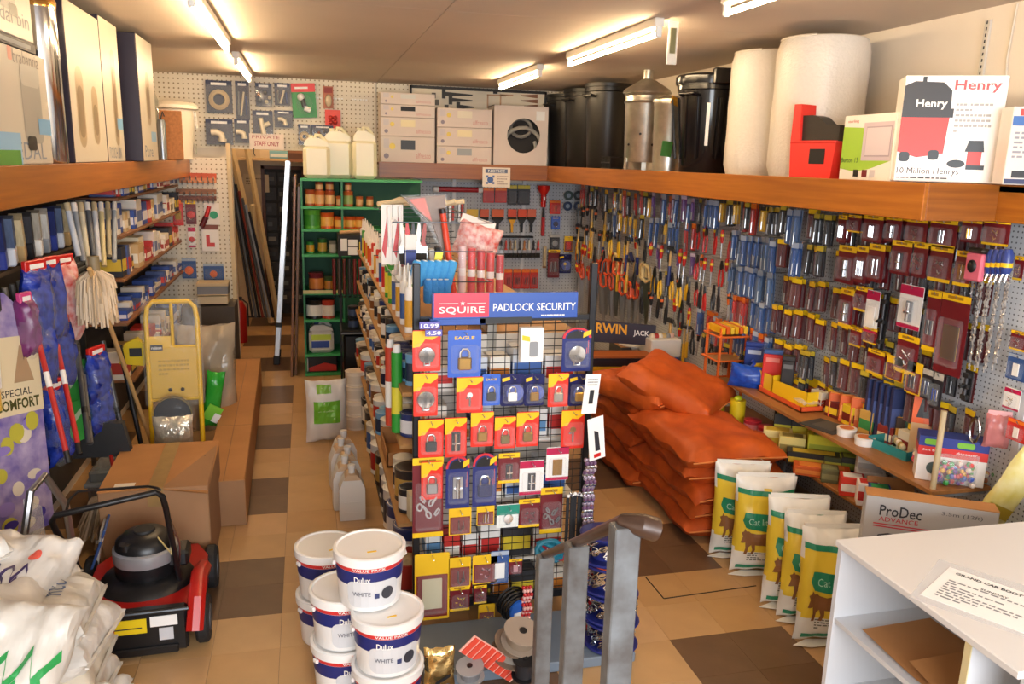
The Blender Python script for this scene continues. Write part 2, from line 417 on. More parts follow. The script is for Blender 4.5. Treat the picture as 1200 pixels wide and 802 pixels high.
# left pegboard facing the camera at the end of the left aisle
pl = thing('hook_board', 'cream perforated panel with hooks beside the passage at end of left aisle', 'pegboard')
part('panel', G().box((XL, 8.98, .2), (-.785, 9.0, 2.2), PEGC), pl)
part('edge_post', G().box((-.785, 8.96, 0), (-.745, 9.03, 2.35), mat('d8c39a', .6)), pl)
# ================================================================ things on the overhead shelves
def carton(name, label, cat, lo, hi, front, group=None, other=None, bev=.004):
    "printed carton; print parts are added by caller onto o"
    t = thing(name, label, cat, ((lo[0]+hi[0])/2, (lo[1]+hi[1])/2, lo[2]), 0, group)
    w, d, h = (hi[0]-lo[0])/2, (hi[1]-lo[1])/2, hi[2]-lo[2]
    part('carton_body', G().box((-w, -d, 0), (w, d, h), front, bev), t)
    return t, w, d, h
def onX(t, w, d): return lambda u, v, e=.0012: (w+e, -d+u, v)          # +X face, u along Y
def roundrect(x0, y0, x1, y1, r, n=4):
    p = []
    for cx, cy, a0 in ((x1-r, y1-r, 0), (x0+r, y1-r, PI/2), (x0+r, y0+r, PI), (x1-r, y0+r, 1.5*PI)):
        for i in range(n+1): a = a0+PI/2*i/n; p.append((cx+r*math.cos(a), cy+r*math.sin(a)))
    return ngon2d(p)
SLEEVE = mat('d6cbb8', .35); SLEEVED = mat('2a2230', .4); BINGREY = mat('a9a59a', .35); PALEBIN = mat('b5a07e', .3)
def lay(fn, e): return lambda u, v: fn(u, v, e)
# --- left shelf
t, w, d, h = carton('pedal_bin_carton', 'white pedal bin carton with blue tape, lower of two at the left edge', 'box', (-1.5, 3.05, 2.179), (-1.16, 4.35, 2.655), SLEEVE, 'bin cartons on the left shelf')
F = onX(t, w, d)
part('printed_bin', flat(roundrect(.93, .09, 1.19, .41, .05), BINGREY, lay(F, .0012), flat(roundrect(.93, .33, 1.19, .42, .04), mat('c2beb2', .3), lay(F, .002), flat(roundrect(.95, .06, 1.07, .12, .02), BLACK, lay(F, .003)))), t)
part('brand_lettering', flat(fit2d('brabantia', .86, .415, .34, .055), mat('9d8f84', .5), F, flat(fit2d('PEDAL', .72, .02, .48, .075), mat('8e96a2', .5), F)), t)
part('tape', flat(rect2d(1.12, .13, 1.3, .2), mat('7db4de', .3), lay(F, .003)), t); part('tape', flat(rect2d(.5, .0, .86, .13), mat('8fc0e4', .3), lay(F, .0025)), t)
part('landscape_print', flat(rect2d(.45, .0, .84, .06), mat('5c9a3a', .5), lay(F, .0032)), t)
part('logo', flat(roundrect(.8, .42, .85, .475, .01), mat('e8a08a', .5), F), t)
t, w, d, h = carton('pedal_bin_carton', 'white pedal bin carton on a dark carton, upper one at the left edge', 'box', (-1.5, 3.05, 2.7), (-1.16, 4.22, 3.02), SLEEVE, 'bin cartons on the left shelf')
F = onX(t, w, d)
part('printed_bin', flat(roundrect(.72, .1, .96, .34, .05), BINGREY, F, flat(roundrect(.87, .08, .98, .13, .02), BLACK, lay(F, .002))), t)
part('brand_lettering', flat(fit2d('pedal bin', .62, .03, .5, .08), mat('8e8a84', .5), F), t)
one('flat_carton', G().box((-.17, -.6, 0), (.17, .6, .043), mat('2c2530', .5), .003).box((.1705, .05, .012), (.172, .52, .03), GREYP), 'thin dark carton sandwiched between two pedal bin cartons', 'box', (-1.33, 3.64, 2.656))
p = Vector((0, 4.53, 0))
g = G().lathe([(.083, 0), (.087, .01), (.087, .72)], CHROME, 28); t = thing('chrome_bin', 'tall polished chrome bin between pedal bin cartons and tall cartons', 'bin', (-1.225, p.y, 2.179))
part('body', g, t); part('rim', G().lathe([(.088, .72), (.091, .75), (.086, .76)], mat('d8a860', .15, 1), 28), t); part('lid', G().lathe([(.086, .76), (.08, .8), (.04, .83), (0, .835)], CHROME, 28), t)
def tallbin(x0, x1, z0, z1):
    return roundrect(x0, z0, x1, z1, (x1-x0)*.45)
def tallcarton(label, lo, hi, bins, txt):
    t, w, d, h = carton('bin_carton', label, 'box', lo, hi, SLEEVED, 'tall bin cartons on the left shelf')
    F = onX(t, w, d)
    part('printed_face', flat(rect2d(.006, .004, 2*d-.006, h-.004), SLEEVE, lay(F, .0008)), t)
    q = G()
    for a, b, c, e in bins: flat(tallbin(a, b, c, e), PALEBIN, lay(F, .0016), q); flat(tallbin(a+.02, b-.02, c+.05, e-.1), mat('8a7658', .3), lay(F, .0024), q)
    part('printed_bin', q, t)
    q = G()
    for s, x, z, ww, hh in txt: flat(fit2d(s, x, z, ww, hh), mat('8790a0', .5), lay(F, .002), q)
    if txt: part('lettering', q, t)
    return t
tallcarton('wide tall cream carton showing two slim bins, nearest of the tall ones', (-1.5, 4.72, 2.179), (-1.155, 5.46, 2.99), [(.12, .28, .08, .5), (.44, .58, .1, .42)], [])
t = tallcarton('middle tall cream carton with blue tape and TOUCH BIN print', (-1.5, 5.47, 2.179), (-1.155, 5.96, 3.02), [(.24, .36, .1, .68)], [('TOUCH BIN', .04, .02, .34, .07)])
part('tape', flat(rect2d(.28, .2, .44, .27), mat('7db4de', .3), lambda u, v: (.176, -.215+u, v)), t)
t = tallcarton('farthest tall cream carton with dark side and small blue tape', (-1.48, 6.22, 2.179), (-1.09, 6.82, 3.025), [(.25, .4, .25, .62)], [('Pure', .08, .03, .3, .08)])
part('tape', flat(rect2d(.35, .14, .55, .21), mat('8fc0e4', .3), lambda u, v: (.1985, -.3+u, v)), t)
# bins past the cartons
t = thing('kitchen_bin', 'dull green-grey swing bin standing behind the tall cartons', 'bin', (-1.35, 7.75, 2.179))
part('body', G().lathe([(.14, 0), (.16, .45)], mat('8e8b74', .4), 4, Matrix.Rotation(PI/4, 4, 'Z'), False), t)
part('lid', G().lathe([(.17, .45), (.175, .5), (.12, .62), (.1, .66)], mat('6f6e60', .4), 4, Matrix.Rotation(PI/4, 4, 'Z'), False), t)
part('latch', G().tube([(.13, -.1, .44), (.15, -.12, .4), (.14, -.1, .3)], .008, STEEL), t)
t = thing('canister', 'slim grey metal canister beside the terracotta box', 'canister', (-1.18, 7.62, 2.179))
part('body', G().lathe([(.035, 0), (.036, .3), (.03, .33), (.012, .34)], mat('9aa0a6', .3, .8), 16), t); part('hook', G().tube([(.0, 0, .34), (.02, -.01, .4), (.03, 0, .36)], .006, DKSTEEL), t)
t = thing('terracotta_planter', 'speckled terracotta-coloured square box at end of left shelf', 'planter', (-1.2, 8.25, 2.179), .15)
part('body', G().box((-.1, -.2, 0), (.1, .2, .43), mat('c07f4c', .8, var=.3, scale=40), .006), t); part('slot', G().box((.1, .08, .36), (.1015, .17, .385), BROWNW), t)
t = thing('white_bucket', 'white lidded brewing bucket with handle at far end of left shelf', 'bucket', (-1.27, 8.98, 2.179))
part('body', G().lathe([(.17, 0), (.2, .5)], mat('f0e6d2', .35), 28), t); part('lid', G().lathe([(.205, .48), (.24, .49), (.24, .52), (.2, .55), (0, .57)], mat('f4ead6', .35), 28), t)
part('handle', G().tube([(.2, -.08, .47), (.215, -.06, .32), (.216, .0, .29), (.215, .06, .32), (.2, .08, .47)], .006, WHITEP), t)
part('label', G().box((.185, -.05, .06), (.197, .05, .16), mat('c8c2b4', .5)), t)
# --- back shelf cartons
PINKC = mat('ded0c6', .6, var=.05, scale=4)
def handcarton(x0, x1, z0, z1, label, hole, k):
    t = thing('white_carton', label, 'box', ((x0+x1)/2, 9.25, z0), 0, 'hand-hole cartons on the back shelf')
    w, h = (x1-x0)/2, z1-z0
    part('carton_body', G().box((-w, -.18, 0), (w, .14, h-.003), PINKC, .004), t)
    F = lambda u, v, e=.001: (-w+u, -.18-e, v)
    part('hand_hole', flat(rect2d(.22/.6*2*w, h*.5, .38/.6*2*w, h*.86), hole, F), t)
    part('red_script', flat(fit2d('alfresco', 1.3*w, h*.18, .55*w, h*.22), mat('c98a84', .5), F), t)
    part('side_print', flat(rect2d(.1*w, h*.55, .3*w, h*.9), mat('cfc6c6', .5), F, flat(circ2d(.2*w, h*.25, h*.1), mat('8a7f8c', .5), F)), t)
    part('sticker', flat(circ2d(.42*w, h*.62, h*.12, 10), mat('e8d060', .5), F), t)
zs = [2.201, 2.48, 2.68, 2.81, 2.935]
for i in range(4): handcarton(.79, 1.375, zs[i], zs[i+1], 'white hand-hole carton in the four-high stack, %s' % ['at the bottom', 'second from bottom', 'second from top', 'at the top'][i], [BLACK, mat('efe2b8', .6), BLACKM, mat('d8d8d2', .6)][i], i)
zs = [2.201, 2.395, 2.595, 2.8]
for i in range(3): handcarton(1.4, 2.01, zs[i], zs[i+1], 'white hand-hole carton in the three-high stack, %s' % ['at the bottom', 'in the middle', 'at the top'][i], [mat('9aa0a4', .5), mat('efe2b8', .6), mat('e8e0cc', .6)][i], i)
t = thing('round_window_carton', 'white carton with a round cut-out showing grey coiled hose', 'box', (2.345, 9.25, 2.201))
W, Hh = .31, .65; n = 28
ring = [(.19*math.cos(2*PI*i/n)+.03, .19*math.sin(2*PI*i/n)+.33) for i in range(n)]
def sq(a):
    c, s = math.cos(a), math.sin(a); k = 1/max(abs(c)/1, abs(s)/1)
    return (max(-W, min(W, .03+c*k*.6)), max(0, min(Hh, .33+s*k*.6)))
out = [sq(2*PI*i/n) for i in range(n)]
v = [(x, -.18, z) for x, z in ring] + [(x, -.18, z) for x, z in out]
g = G().add(v, [(i, (i+1) % n, n+(i+1) % n, n+i) for i in range(n)], PINKC)
g.box((-W, .12, 0), (W, .14, Hh), PINKC).box((-W, -.179, 0), (-W+.01, .18, Hh), PINKC).box((W-.01, -.179, 0), (W, .18, Hh), PINKC).box((-W, -.179, 0), (W, .18, .01), PINKC).box((-W, -.179, Hh-.01), (W, .18, Hh), PINKC)
part('carton_body', g, t)
part('hose_coil', G().tube([(.03+r*math.cos(a), -.1+.02*math.sin(3*a), .22+.9*r*math.sin(a)) for r, a in [(.24-.004*k, k*.35) for k in range(20)]], .022, mat('a8a59c', .4))
     .tube([(.03+.12*math.cos(a), -.05, .42+.1*math.sin(a)) for a in [k*.4 for k in range(16)]], .02, mat('8e8b84', .4)), t)
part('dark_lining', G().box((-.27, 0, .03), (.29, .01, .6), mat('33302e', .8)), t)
part('corner_label', G().box((.17, -.182, .5), (.27, -.18, .6), WHITE), t)
# hinge sample board on the upper pegboard
t = thing('hinge_display_board', 'pale sample board framed in black with black tee hinges and brackets', 'display board', (0, 9.42, 0))
a, b = at(480, 99, Y=9.42), at(640, 127, Y=9.42)
X0, X1, Z1 = a.x, b.x, 3.045; Z0 = 2.78
part('board', G().box((X0, 0, Z0), (X1, .012, Z1), mat('e6dbc4', .6)), t)
IRON = mat('1d1b1b', .55)
part('angle_strip', G().box((X0, -.012, Z1-.03), (X1, 0, Z1), IRON).box((X0, -.012, Z0), (X0+.025, 0, Z1), IRON).box((X1-.025, -.012, Z0), (X1, 0, Z1), IRON).box((X0+.95, -.014, Z1-.05), (X0+1.0, 0, Z1-.02), IRON), t)
for px, py, L, s in ((520, 110, .33, 1), (528, 117, .25, 1), (537, 125, .18, 1)):
    q = at(px, py, Y=9.41)
    part('tee_hinge', G().box((q.x-.02, -.014, q.z-.05), (q.x+.02, 0, q.z+.05), IRON).prism([(q.x+.02, q.z-.022), (q.x+L, q.z-.006), (q.x+L, q.z+.006), (q.x+.02, q.z+.022)], -.012, 0, IRON), t)
for px, py, L in ((630, 113, .2), (630, 119, .2), (630, 125, .16)):
    q = at(px, py, Y=9.41); part('tee_hinge', G().prism([(q.x, q.z-.022), (q.x, q.z+.022), (q.x-L, q.z+.004), (q.x-L, q.z-.004)], -.012, 0, mat('8a5a3a', .5)), t)
for px, s in ((571, 1), (586, .7)):
    q = at(px, 112, Y=9.41); part('angle_bracket', G().box((q.x, -.012, q.z), (q.x+.22*s, 0, q.z+.015), mat('c9a07a', .5)).box((q.x, -.012, q.z-.14), (q.x+.015, 0, q.z+.01), mat('c9a07a', .5)), t)
for px, py in ((508, 112), (512, 120), (523, 126)):
    q = at(px, py, Y=9.41); part('door_bolt', G().box((q.x-.02, -.014, q.z-.03), (q.x+.025, 0, q.z+.03), mat('4a443c', .5)), t)
# --- right shelf bins
BINM = mat('1f1e1d', .38, var=.15, scale=5); GLBIN = mat('101014', .16)
def dustbin(label, px, X, r, h, dz=0, gloss=BINM):
    p = at(px, 150, X=X); t = thing('dustbin', label, 'bin', (X, p.y, 2.201), math.atan2(-X, p.y)*-1, 'black dustbins on the right shelf')
    part('body', G().lathe([(r*.8, 0), (r*.82, .01), (r*.98, h*.9), (r*.99, h*.9), (r*1.03, h*.91), (r*1.03, h*.955), (r*1.06, h*.96), (r*1.06, h), (r*1.0, h), (r*.98, h*.93), (r*.76, .03), (0, .03)], gloss, 36), t)
    for s in (-1, 1):
        part('handle', G().tube([(s*r*1.0, -.07, h*.84), (s*(r+.05), -.06, h*.86), (s*(r+.055), 0, h*.85), (s*(r+.05), .06, h*.86), (s*r*1.0, .07, h*.84)], .012, gloss), t)
    return t, r, h
dustbin('black plastic dustbin farthest back, next to the round-window carton', 665, 2.98, .25, .81)
dustbin('middle of three matt black dustbins with a ribbed handle', 688, 3.03, .26, .83)
dustbin('largest matt black dustbin beside the galvanised incinerator', 711, 2.93, .225, .815)
t, r, h = dustbin('glossy black dustbin with clip-on lid beside bubble wrap', 829, 2.95, .235, .66, gloss=GLBIN)
part('lid', G().lathe([(r*1.09, h*.97), (r*1.1, h*1.0), (r*1.1, h*1.05), (r*1.04, h*1.07), (r*.9, h*1.08), (r*.85, h*1.06), (0, h*1.08)], GLBIN, 36), t)
for a in (-.4, -2.2): part('clip', G().box((-.07, -.035, h*.95), (.07, .015, h*1.12), GLBIN, .01, Matrix.Translation((r*1.08*math.cos(a), r*1.08*math.sin(a), 0)) @ Matrix.Rotation(a+PI/2, 4, 'Z')), t)
for k in range(10):
    a = 2*PI*k/10; part('rib', G().box((-.006, -.006, .1), (.006, .012, h*.82), GLBIN, .003, Matrix.Rotation(a, 4, 'Z') @ Matrix.Translation((0, -r*.92, 0)) @ Matrix.Rotation(.115, 4, 'X')), t)
part('sticker', G().box((-.012, -.004, .2), (.012, 0, .5), WHITE, 0, Matrix.Rotation(-.95, 4, 'Z') @ Matrix.Translation((0, -r*.97, 0)) @ Matrix.Rotation(.1, 4, 'X')), t)
p = at(756, 150, X=2.92); t = thing('incinerator_bin', 'galvanised garden incinerator bin with chimney lid on right shelf', 'incinerator', (2.92, p.y, 2.201))
r = .19
part('body', G().lathe([(r*.88, .07), (r*.9, .08), (r*.98, .56), (r*1.0, .57), (r*1.0, .6), (r*.98, .61), (r*1.0, .66)], GALV, 36), t)
for z in (.58, .645): part('rim_bead', G().lathe([(r*1.0, z-.012), (r*1.035, z), (r*1.0, z+.012)], GALV, 36, cap=False), t)
for k in range(3): a = 2.1*k-1.5; part('leg', G().box((-.02, -.01, 0), (.02, .01, .1), GALV, 0, Matrix.Rotation(a, 4, 'Z') @ Matrix.Translation((0, -r*.86, 0))), t)
l = part('lid', G().lathe([(r*1.1, .655), (r*1.12, .665), (r*1.05, .69), (.06, .775), (.045, .78)], GALV, 36), t)
part('chimney', G().lathe([(.044, .775), (.044, .855), (.038, .855), (.038, .78)], GALV, 24), l)
q = G()
for i in range(10): a = i*.63; q.lathe([(.011, 0), (.011, .004)], INK, 8, Matrix.Rotation(a, 4, 'Z') @ Matrix.Translation((0, -r*.94, .22+.09*(i % 2))) @ Matrix.Rotation(PI/2, 4, 'X'))
part('air_holes', q, t)
p = at(788, 150, X=2.98); t = thing('galvanised_bin', 'smaller galvanised bin with yellow hanging tag between incinerator and glossy bin', 'bin', (2.9, p.y-.12, 2.201))
r = .135; part('body', G().lathe([(r*.9, 0), (r, .52), (r*1.04, .53), (r*1.04, .55)], GALV, 32), t)
part('rim_bead', G().lathe([(r*1.0, .54), (r*1.05, .55), (r*1.0, .56)], GALV, 32), t); part('lid', G().lathe([(r*1.1, .55), (r*1.1, .57), (r*.4, .6), (0, .605)], GALV, 32), t)
part('swing_tag', G().box((-.12, -.004, -.03), (.12, .004, .03), mat('d8a030', .5), 0, Matrix.Translation((.0, -r*1.25, .53)) @ Matrix.Rotation(.25, 4, 'Y') @ Matrix.Rotation(.5, 4, 'Z')), t, label='yellow card tag')
part('bottle_label', G().box((-.045, -.004, .12), (.045, .004, .24), mat('3f7a3a', .5), 0, Matrix.Translation((-.1, -r*1.1, 0)) @ Matrix.Rotation(.1, 4, 'Y')), t, label='green and white label')
p = at(716, 187, X=2.75); t = thing('letter_rack', 'small black wire rack lying beside the incinerator', 'rack', (2.75, p.y, 2.201))
q = [('wire', G().tube([(-.05, -.11+k*.03, .005), (-.05, -.11+k*.03, .11), (.06, -.11+k*.03, .11)], .006, BLACK, 6)) for k in range(8)]
for nme, gg in q: part(nme, gg, t)
part('frame', G().tube([(-.05, -.12, .006), (-.05, .12, .006), (.06, .12, .006), (.06, -.12, .006)], .008, BLACK, 6, True).tube([(-.05, -.12, .06), (-.05, .12, .06)], .006, BLACK, 6), t)
# bubble wrap
BUB = mat('ddd6cc', .3, var=.05, scale=60, bump=.22, bscale=70); BUBI = mat('d8cfc0', .5)
def bubble(label, px, X, r, z1):
    p = at(px, 130, X=X); t = thing('bubble_wrap_roll', label, 'bubble wrap', (X, p.y, 2.201), 0, 'bubble wrap rolls'); n = 64; h = z1-2.201; v = []; f = []
    lv = 12
    for j in range(lv+1):
        for i in range(n):
            a = 2*PI*i/n; q = noise.noise(Vector((3*math.cos(a), 3*math.sin(a), j*.5+px)))
            rr = r*(1+.025*q) - (.02 if j in (0, lv) else 0); v.append((rr*math.cos(a), rr*math.sin(a), h*j/lv))
    for j in range(lv):
        for i in range(n): k = (i+1) % n; f.append((j*n+i, j*n+k, (j+1)*n+k, (j+1)*n+i))
    f.append(tuple(lv*n+i for i in range(n)))
    part('wrap', G().add(v, f, BUB, True), t)
    sp = []
    for k in range(120): a = k*.35; rr = .06+(r-.07)*k/120; sp.append((rr*math.cos(a), rr*math.sin(a), h+.004))
    part('roll_end', G().tube(sp, .006, BUBI, 5), t); part('core', G().lathe([(.045, h), (.045, h+.008), (.035, h+.008), (.035, h-.0)], CARD, 20, cap=False), t)
bubble('tall roll of bubble wrap standing directly against the glossy black dustbin', 897, 3.0, .245, 2.985)
bubble('widest roll of bubble wrap, behind the red caddy on right shelf', 958, 2.965, .262, 2.985)
# red caddy
p = at(959, 190, X=2.76); t = thing('red_caddy', 'bright red plastic caddy with dark scoop in front of bubble wrap', 'caddy', (2.76, p.y, 2.201), -PI/2+.35)
RP = mat('e03028', .35)
part('base', G().prism([(-.13, 0), (.13, 0), (.145, .2), (-.145, .2)], -.07, .07, RP), t); part('back_post', G().prism([(-.145, .2), (-.085, .2), (-.095, .4), (-.14, .4)], -.07, .06, RP), t)
part('scoop', G().prism([(-.1, .2), (.145, .2), (.145, .285), (.06, .29), (.01, .33), (-.03, .34), (-.1, .34)], -.05, .05, mat('2b2620', .5)), t)
part('badge', G().box((-.01, -.074, .08), (.085, -.07, .16), BLACK), t); part('rim', G().box((-.146, -.074, .19), (.146, .074, .205), RP, .004), t)
# small green-and-white carton and the vacuum cleaner carton
def facing(name, label, a, b, z0, h, dep, m):
    "carton whose front runs from a to b (seen left to right)"
    a = Vector((a[0], a[1], 0)); b = Vector((b[0], b[1], 0)); d = b-a; L = d.length; ang = math.atan2(d.y, d.x)
    t = thing(name, label, 'box', (a.x, a.y, z0), ang); part('carton_body', G().box((0, 0, 0), (L, dep, h), m, .003), t)
    return t, L, (lambda u, v, e=.001: (u, -e, v))
t, L, F = facing('meter_cupboard_carton', 'white and lime green carton picturing a small grey cabinet door', (2.735, 3.84), (2.715, 3.42), 2.201, .325, .2, mat('f2ece4', .4))
part('green_print', flat(ngon2d([(.003, .06), (.003, .27), (L*.45, .26), (L*.98, .25), (L*.98, .1), (L*.6, .06), (L*.3, .045)]), mat('9cc63c', .45), F), t)
part('cabinet_picture', flat(rect2d(L*.42, .1, L*.98, .285), mat('cbbcc6', .4), lay(F, .002), flat(rect2d(L*.48, .12, L*.95, .265), mat('a99aa8', .4), lay(F, .003), flat(rect2d(L*.49, .126, L*.94, .259), mat('d4c8d0', .4), lay(F, .004)))), t)
part('lettering', flat(fit2d('Burton 13', L*.03, .09, L*.34, .025), mat('24502a', .5), lay(F, .003), flat(fit2d('sterling', L*.08, .285, L*.22, .018), mat('c04038', .5), F)), t)
part('colour_swatches', flat(rect2d(L*.3, .02, L*.4, .055), BLACK, lay(F, .002), flat(rect2d(L*.47, .02, L*.57, .055), MAROON, lay(F, .002), flat(rect2d(L*.62, .02, L*.72, .055), mat('d0c8cc', .5), lay(F, .002)))), t)
t, L, F = facing('vacuum_cleaner_carton', 'big white vacuum cleaner carton with red and black drum print', (2.69, 3.36), (3.055, 3.145), 2.209, .475, .2, mat('f6f2ee', .35))
part('machine_picture', flat(ngon2d([(.0, .135), (.0, .31), (L*.48, .31), (L*.46, .13), (L*.2, .11)]), mat('d93226', .4), F,
   flat(ngon2d([(.0, .29), (L*.51, .29), (L*.51, .33), (L*.48, .33), (L*.47, .41), (L*.38, .445), (L*.1, .45), (.0, .43)]), mat('221c1a', .4), lay(F, .002),
   flat(rect2d(L*.17, .445, L*.21, .47), BLACK, F, flat(roundrect(L*.02, .09, L*.13, .135, .015), BLACK, lay(F, .002), flat(roundrect(L*.31, .1, L*.42, .145, .015), BLACK, lay(F, .002)))))), t)
part('small_machine_picture', flat(ngon2d([(L*.7, .08), (L*.7, .15), (L*.84, .15), (L*.84, .08)]), mat('d93226', .4), F, flat(ngon2d([(L*.67, .14), (L*.86, .14), (L*.84, .19), (L*.7, .19)]), BLACK, lay(F, .002), flat(circ2d(L*.6, .085, L*.09, 16, .018), BLACK, lay(F, .002), flat(rect2d(L*.7, .06, L*.88, .08), BLACK, F)))), t)
part('red_lettering', flat(fit2d('Henry', L*.49, .4, L*.45, .055, .02), mat('e04a4a', .4), F), t)
part('white_lettering', flat(fit2d('Henry', L*.13, .325, L*.31, .045, .02), WHITE, lay(F, .004)), t)
part('black_lettering', flat(fit2d('10 Million Henrys', L*.02, .028, L*.62, .036), INK, F, flat(shift(textlines(L*.36, .14, 6, 3), L*.53, .22), mat('a8a8a8', .6), F, flat(shift(textlines(L*.55, .012, 1, 4), L*.02, .012), INK, F))), t)
p = at(1190, 215, Y=2.98)
t, L, F = facing('appliance_carton', 'cut-off carton with blue and red top at the right edge of shelf', (p.x-.05, 3.0), (p.x+.3, 2.85), 2.209, .33, .12, mat('e0d8d0', .4))
part('top_band', flat(rect2d(.004, .25, L-.004, .29), mat('3568b0', .4), F, flat(rect2d(.03, .292, L-.004, .32), mat('d03a34', .4), F)), t)
part('print', flat(shift(textlines(L*.8, .12, 6, 8), .02, .11), mat('9a98a0', .6), F, flat(rect2d(.03, .03, .12, .06), BLACK, F)), t); part('dark_base', flat(rect2d(.004, .004, L-.004, .025), NAVY, F), t)
# hanging clear tag from the ceiling
t = thing('hanging_sign', 'clear plastic strip with dark card hanging from the ceiling', 'sign', at(790, 20, Y=4.6))
part('strip', G().box((-.03, -.004, -.26), (.03, .004, 0), CLEARW), t); part('card', G().box((-.018, -.006, -.2), (.018, -.0045, -.06), mat('5c5a3c', .5)), t)
part('hook', G().tube([(0, 0, 0), (.03, 0, .015), (.045, 0, CEIL-t.location.z)], .006, WHITEP, 6), t)
# NOTICE sign hung on the fascia
a, b = at(566, 196, Y=8.97), at(598, 220, Y=8.97)
t = thing('notice_sign', 'small white NOTICE sign hanging on the back shelf fascia', 'sign', (a.x, 8.985, b.z)); w, h = b.x-a.x, a.z-b.z
part('panel', G().box((0, 0, 0), (w, .006, h), mat('efe4d4', .5)), t)
F = lambda u, v, e=.001: (u, -e, v)
part('blue_band', flat(rect2d(.1*w, .72*h, .9*w, .92*h), mat('5c6a86', .5), F), t); part('lettering', flat(fit2d('NOTICE', .2*w, .75*h, .6*w, .14*h, .02), WHITE, lay(F, .002), flat(shift(textlines(.38*w, .5*h, 4, 9), .54*w, .12*h), mat('b09a90', .6), F)), t)
q = G()
for k in range(4): a = PI/4+k*PI/2; flat(([(.28*w+.05*math.cos(a)-.012, .38*h+.05*math.sin(a)-.012), (.28*w+.05*math.cos(a)+.012, .38*h+.05*math.sin(a)-.012), (.28*w+.05*math.cos(a)+.012, .38*h+.05*math.sin(a)+.012), (.28*w+.05*math.cos(a)-.012, .38*h+.05*math.sin(a)+.012)], [(0,1,2,3)]), mat('5c7ab0', .5), F, q)
flat(circ2d(.28*w, .38*h, .035), mat('4a6aa8', .5), lay(F, .0015), q); part('emblem', q, t)
# ---------------------------------------------------------------- packs on the upper pegboard
def pack(x0, y0, x1, y1, head, kind, label, tilt=0):
    Yp = 9.44; a, b = at(x0, y0, Y=Yp), at(x1, y1, Y=Yp); w, h = (b.x-a.x)/2, a.z-b.z
    t = thing('plumbing_pack', label, 'hanging pack', ((a.x+b.x)/2, Yp, a.z), (0, tilt, 0), 'packs on the upper back pegboard')
    hh = min(.06, h*.22)
    part('header_card', G().box((-w, -.004, -hh), (w, .004, 0), head).box((-w*.6, -.0052, -hh*.8), (w*.6, -.004, -hh*.35), WHITE), t)
    part('backing', G().box((-w, .001, -h), (w, .004, -hh), mat('3c4358', .5)), t)
    gb = G(); c = (0, -.02, -(h+hh)/2); s = min(w, (h-hh)/2)
    WP = mat('e8dcc4', .4)
    if kind == 'ring':
        for k in range(3): gb.tube([(s*(.72-.1*k)*math.cos(i*.4), -.02-.012*k, c[2]+s*(.72-.1*k)*math.sin(i*.4)) for i in range(16)], .012, mat('c9b694', .4), 6, True)
    elif kind == 'elbow':
        gb.tube([(-s*.8, -.03, c[2]+s*.2), (-s*.3, -.03, c[2]+s*.25), (s*.2, -.03, c[2]), (s*.3, -.03, c[2]-s*.6)], s*.34, WP, 12).tube([(s*.3, -.03, c[2]-s*.4), (s*.3, -.03, c[2]-s*.7)], s*.42, WP, 12)
    elif kind == 'tee':
        gb.tube([(-s*.2, -.03, c[2]+s*.8), (s*.1, -.03, c[2]-s*.8)], s*.26, WP, 12).tube([(0, -.03, c[2]), (s*.7, -.03, c[2]+s*.3)], s*.24, WP, 12)
    elif kind == 'stick':
        gb.tube([(-s*.3, -.02, c[2]-h*.32), (s*.25, -.02, c[2]+h*.3)], s*.14, WP, 8).tube([(-s*.6, -.02, c[2]-h*.3), (-s*.5, -.02, c[2]+h*.3)], s*.1, GREYP, 8).tube([(s*.55, -.02, c[2]-h*.3), (s*.5, -.02, c[2]+h*.2)], s*.1, mat('5a6a9a', .4), 8)
    else:
        for i in range(5): gb.ball((s*.7*math.cos(i*1.3), -.02, c[2]+s*.6*math.sin(i*1.3)), s*.24, [WP, STEEL, mat('a85a2c', .4), GREYP, WP][i], 8, 6)
    part('fitting', gb, t)
    part('clear_bag', G().prism([(-w*.98, -h), (w*.98, -h), (w*.98, -hh*.7), (-w*.98, -hh*.7)], -.05, -.005, CLEAR), t)
    part('hook', G().tube([(0, .015, -.012), (0, -.05, -.012), (0, -.055, 0)], .003, STEEL, 6), t)
def c2(x, y): return 200+x/4.454, 60+y/4.454
NAV = mat('262c4e', .4)
for (x0, y0, x1, y1), k, lb in [((180,150,325,325),'ring','clear pack with a coiled beige hose, top left of plumbing packs'), ((335,155,415,360),'stick','narrow clear pack of long plumbing parts beside the coiled hose pack'),
    ((440,165,530,290),'bits','clear pack of mixed silver fittings directly right of the ceiling tube end'), ((540,165,625,285),'stick','clear pack with one diagonal white rod beside red-green card'),
    ((180,352,328,490),'elbow','clear pack with big white pipe elbow, bottom left'), ((330,352,415,480),'elbow','clear pack with small white pipe elbow left of paper sign'),
    ((425,308,535,445),'tee','clear pack with white tee pipe just above the paper sign'), ((540,308,638,400),'elbow','clear pack with white bend below the diagonal rod pack'),
    ((665,380,730,490),'ring','dark pack with round gasket above the jerrycans'), ((735,385,850,470),'bits','dark pack of small parts behind the jerrycan tops')]:
    pack(*c2(x0, y0), *c2(x1, y1), NAV, k, lb)
def hangcard(x0, y0, x1, y1, m, label, deco, tilt=0, name='carded_item', Yp=9.44):
    a, b = at(*c2(x0, y0), Y=Yp), at(*c2(x1, y1), Y=Yp); w, h = (b.x-a.x)/2, a.z-b.z
    t = thing(name, label, 'hanging card', ((a.x+b.x)/2, Yp, a.z), (0, tilt, 0)); part('card', G().box((-w, -.003, -h), (w, .003, 0), m), t); deco(t, w, h); return t
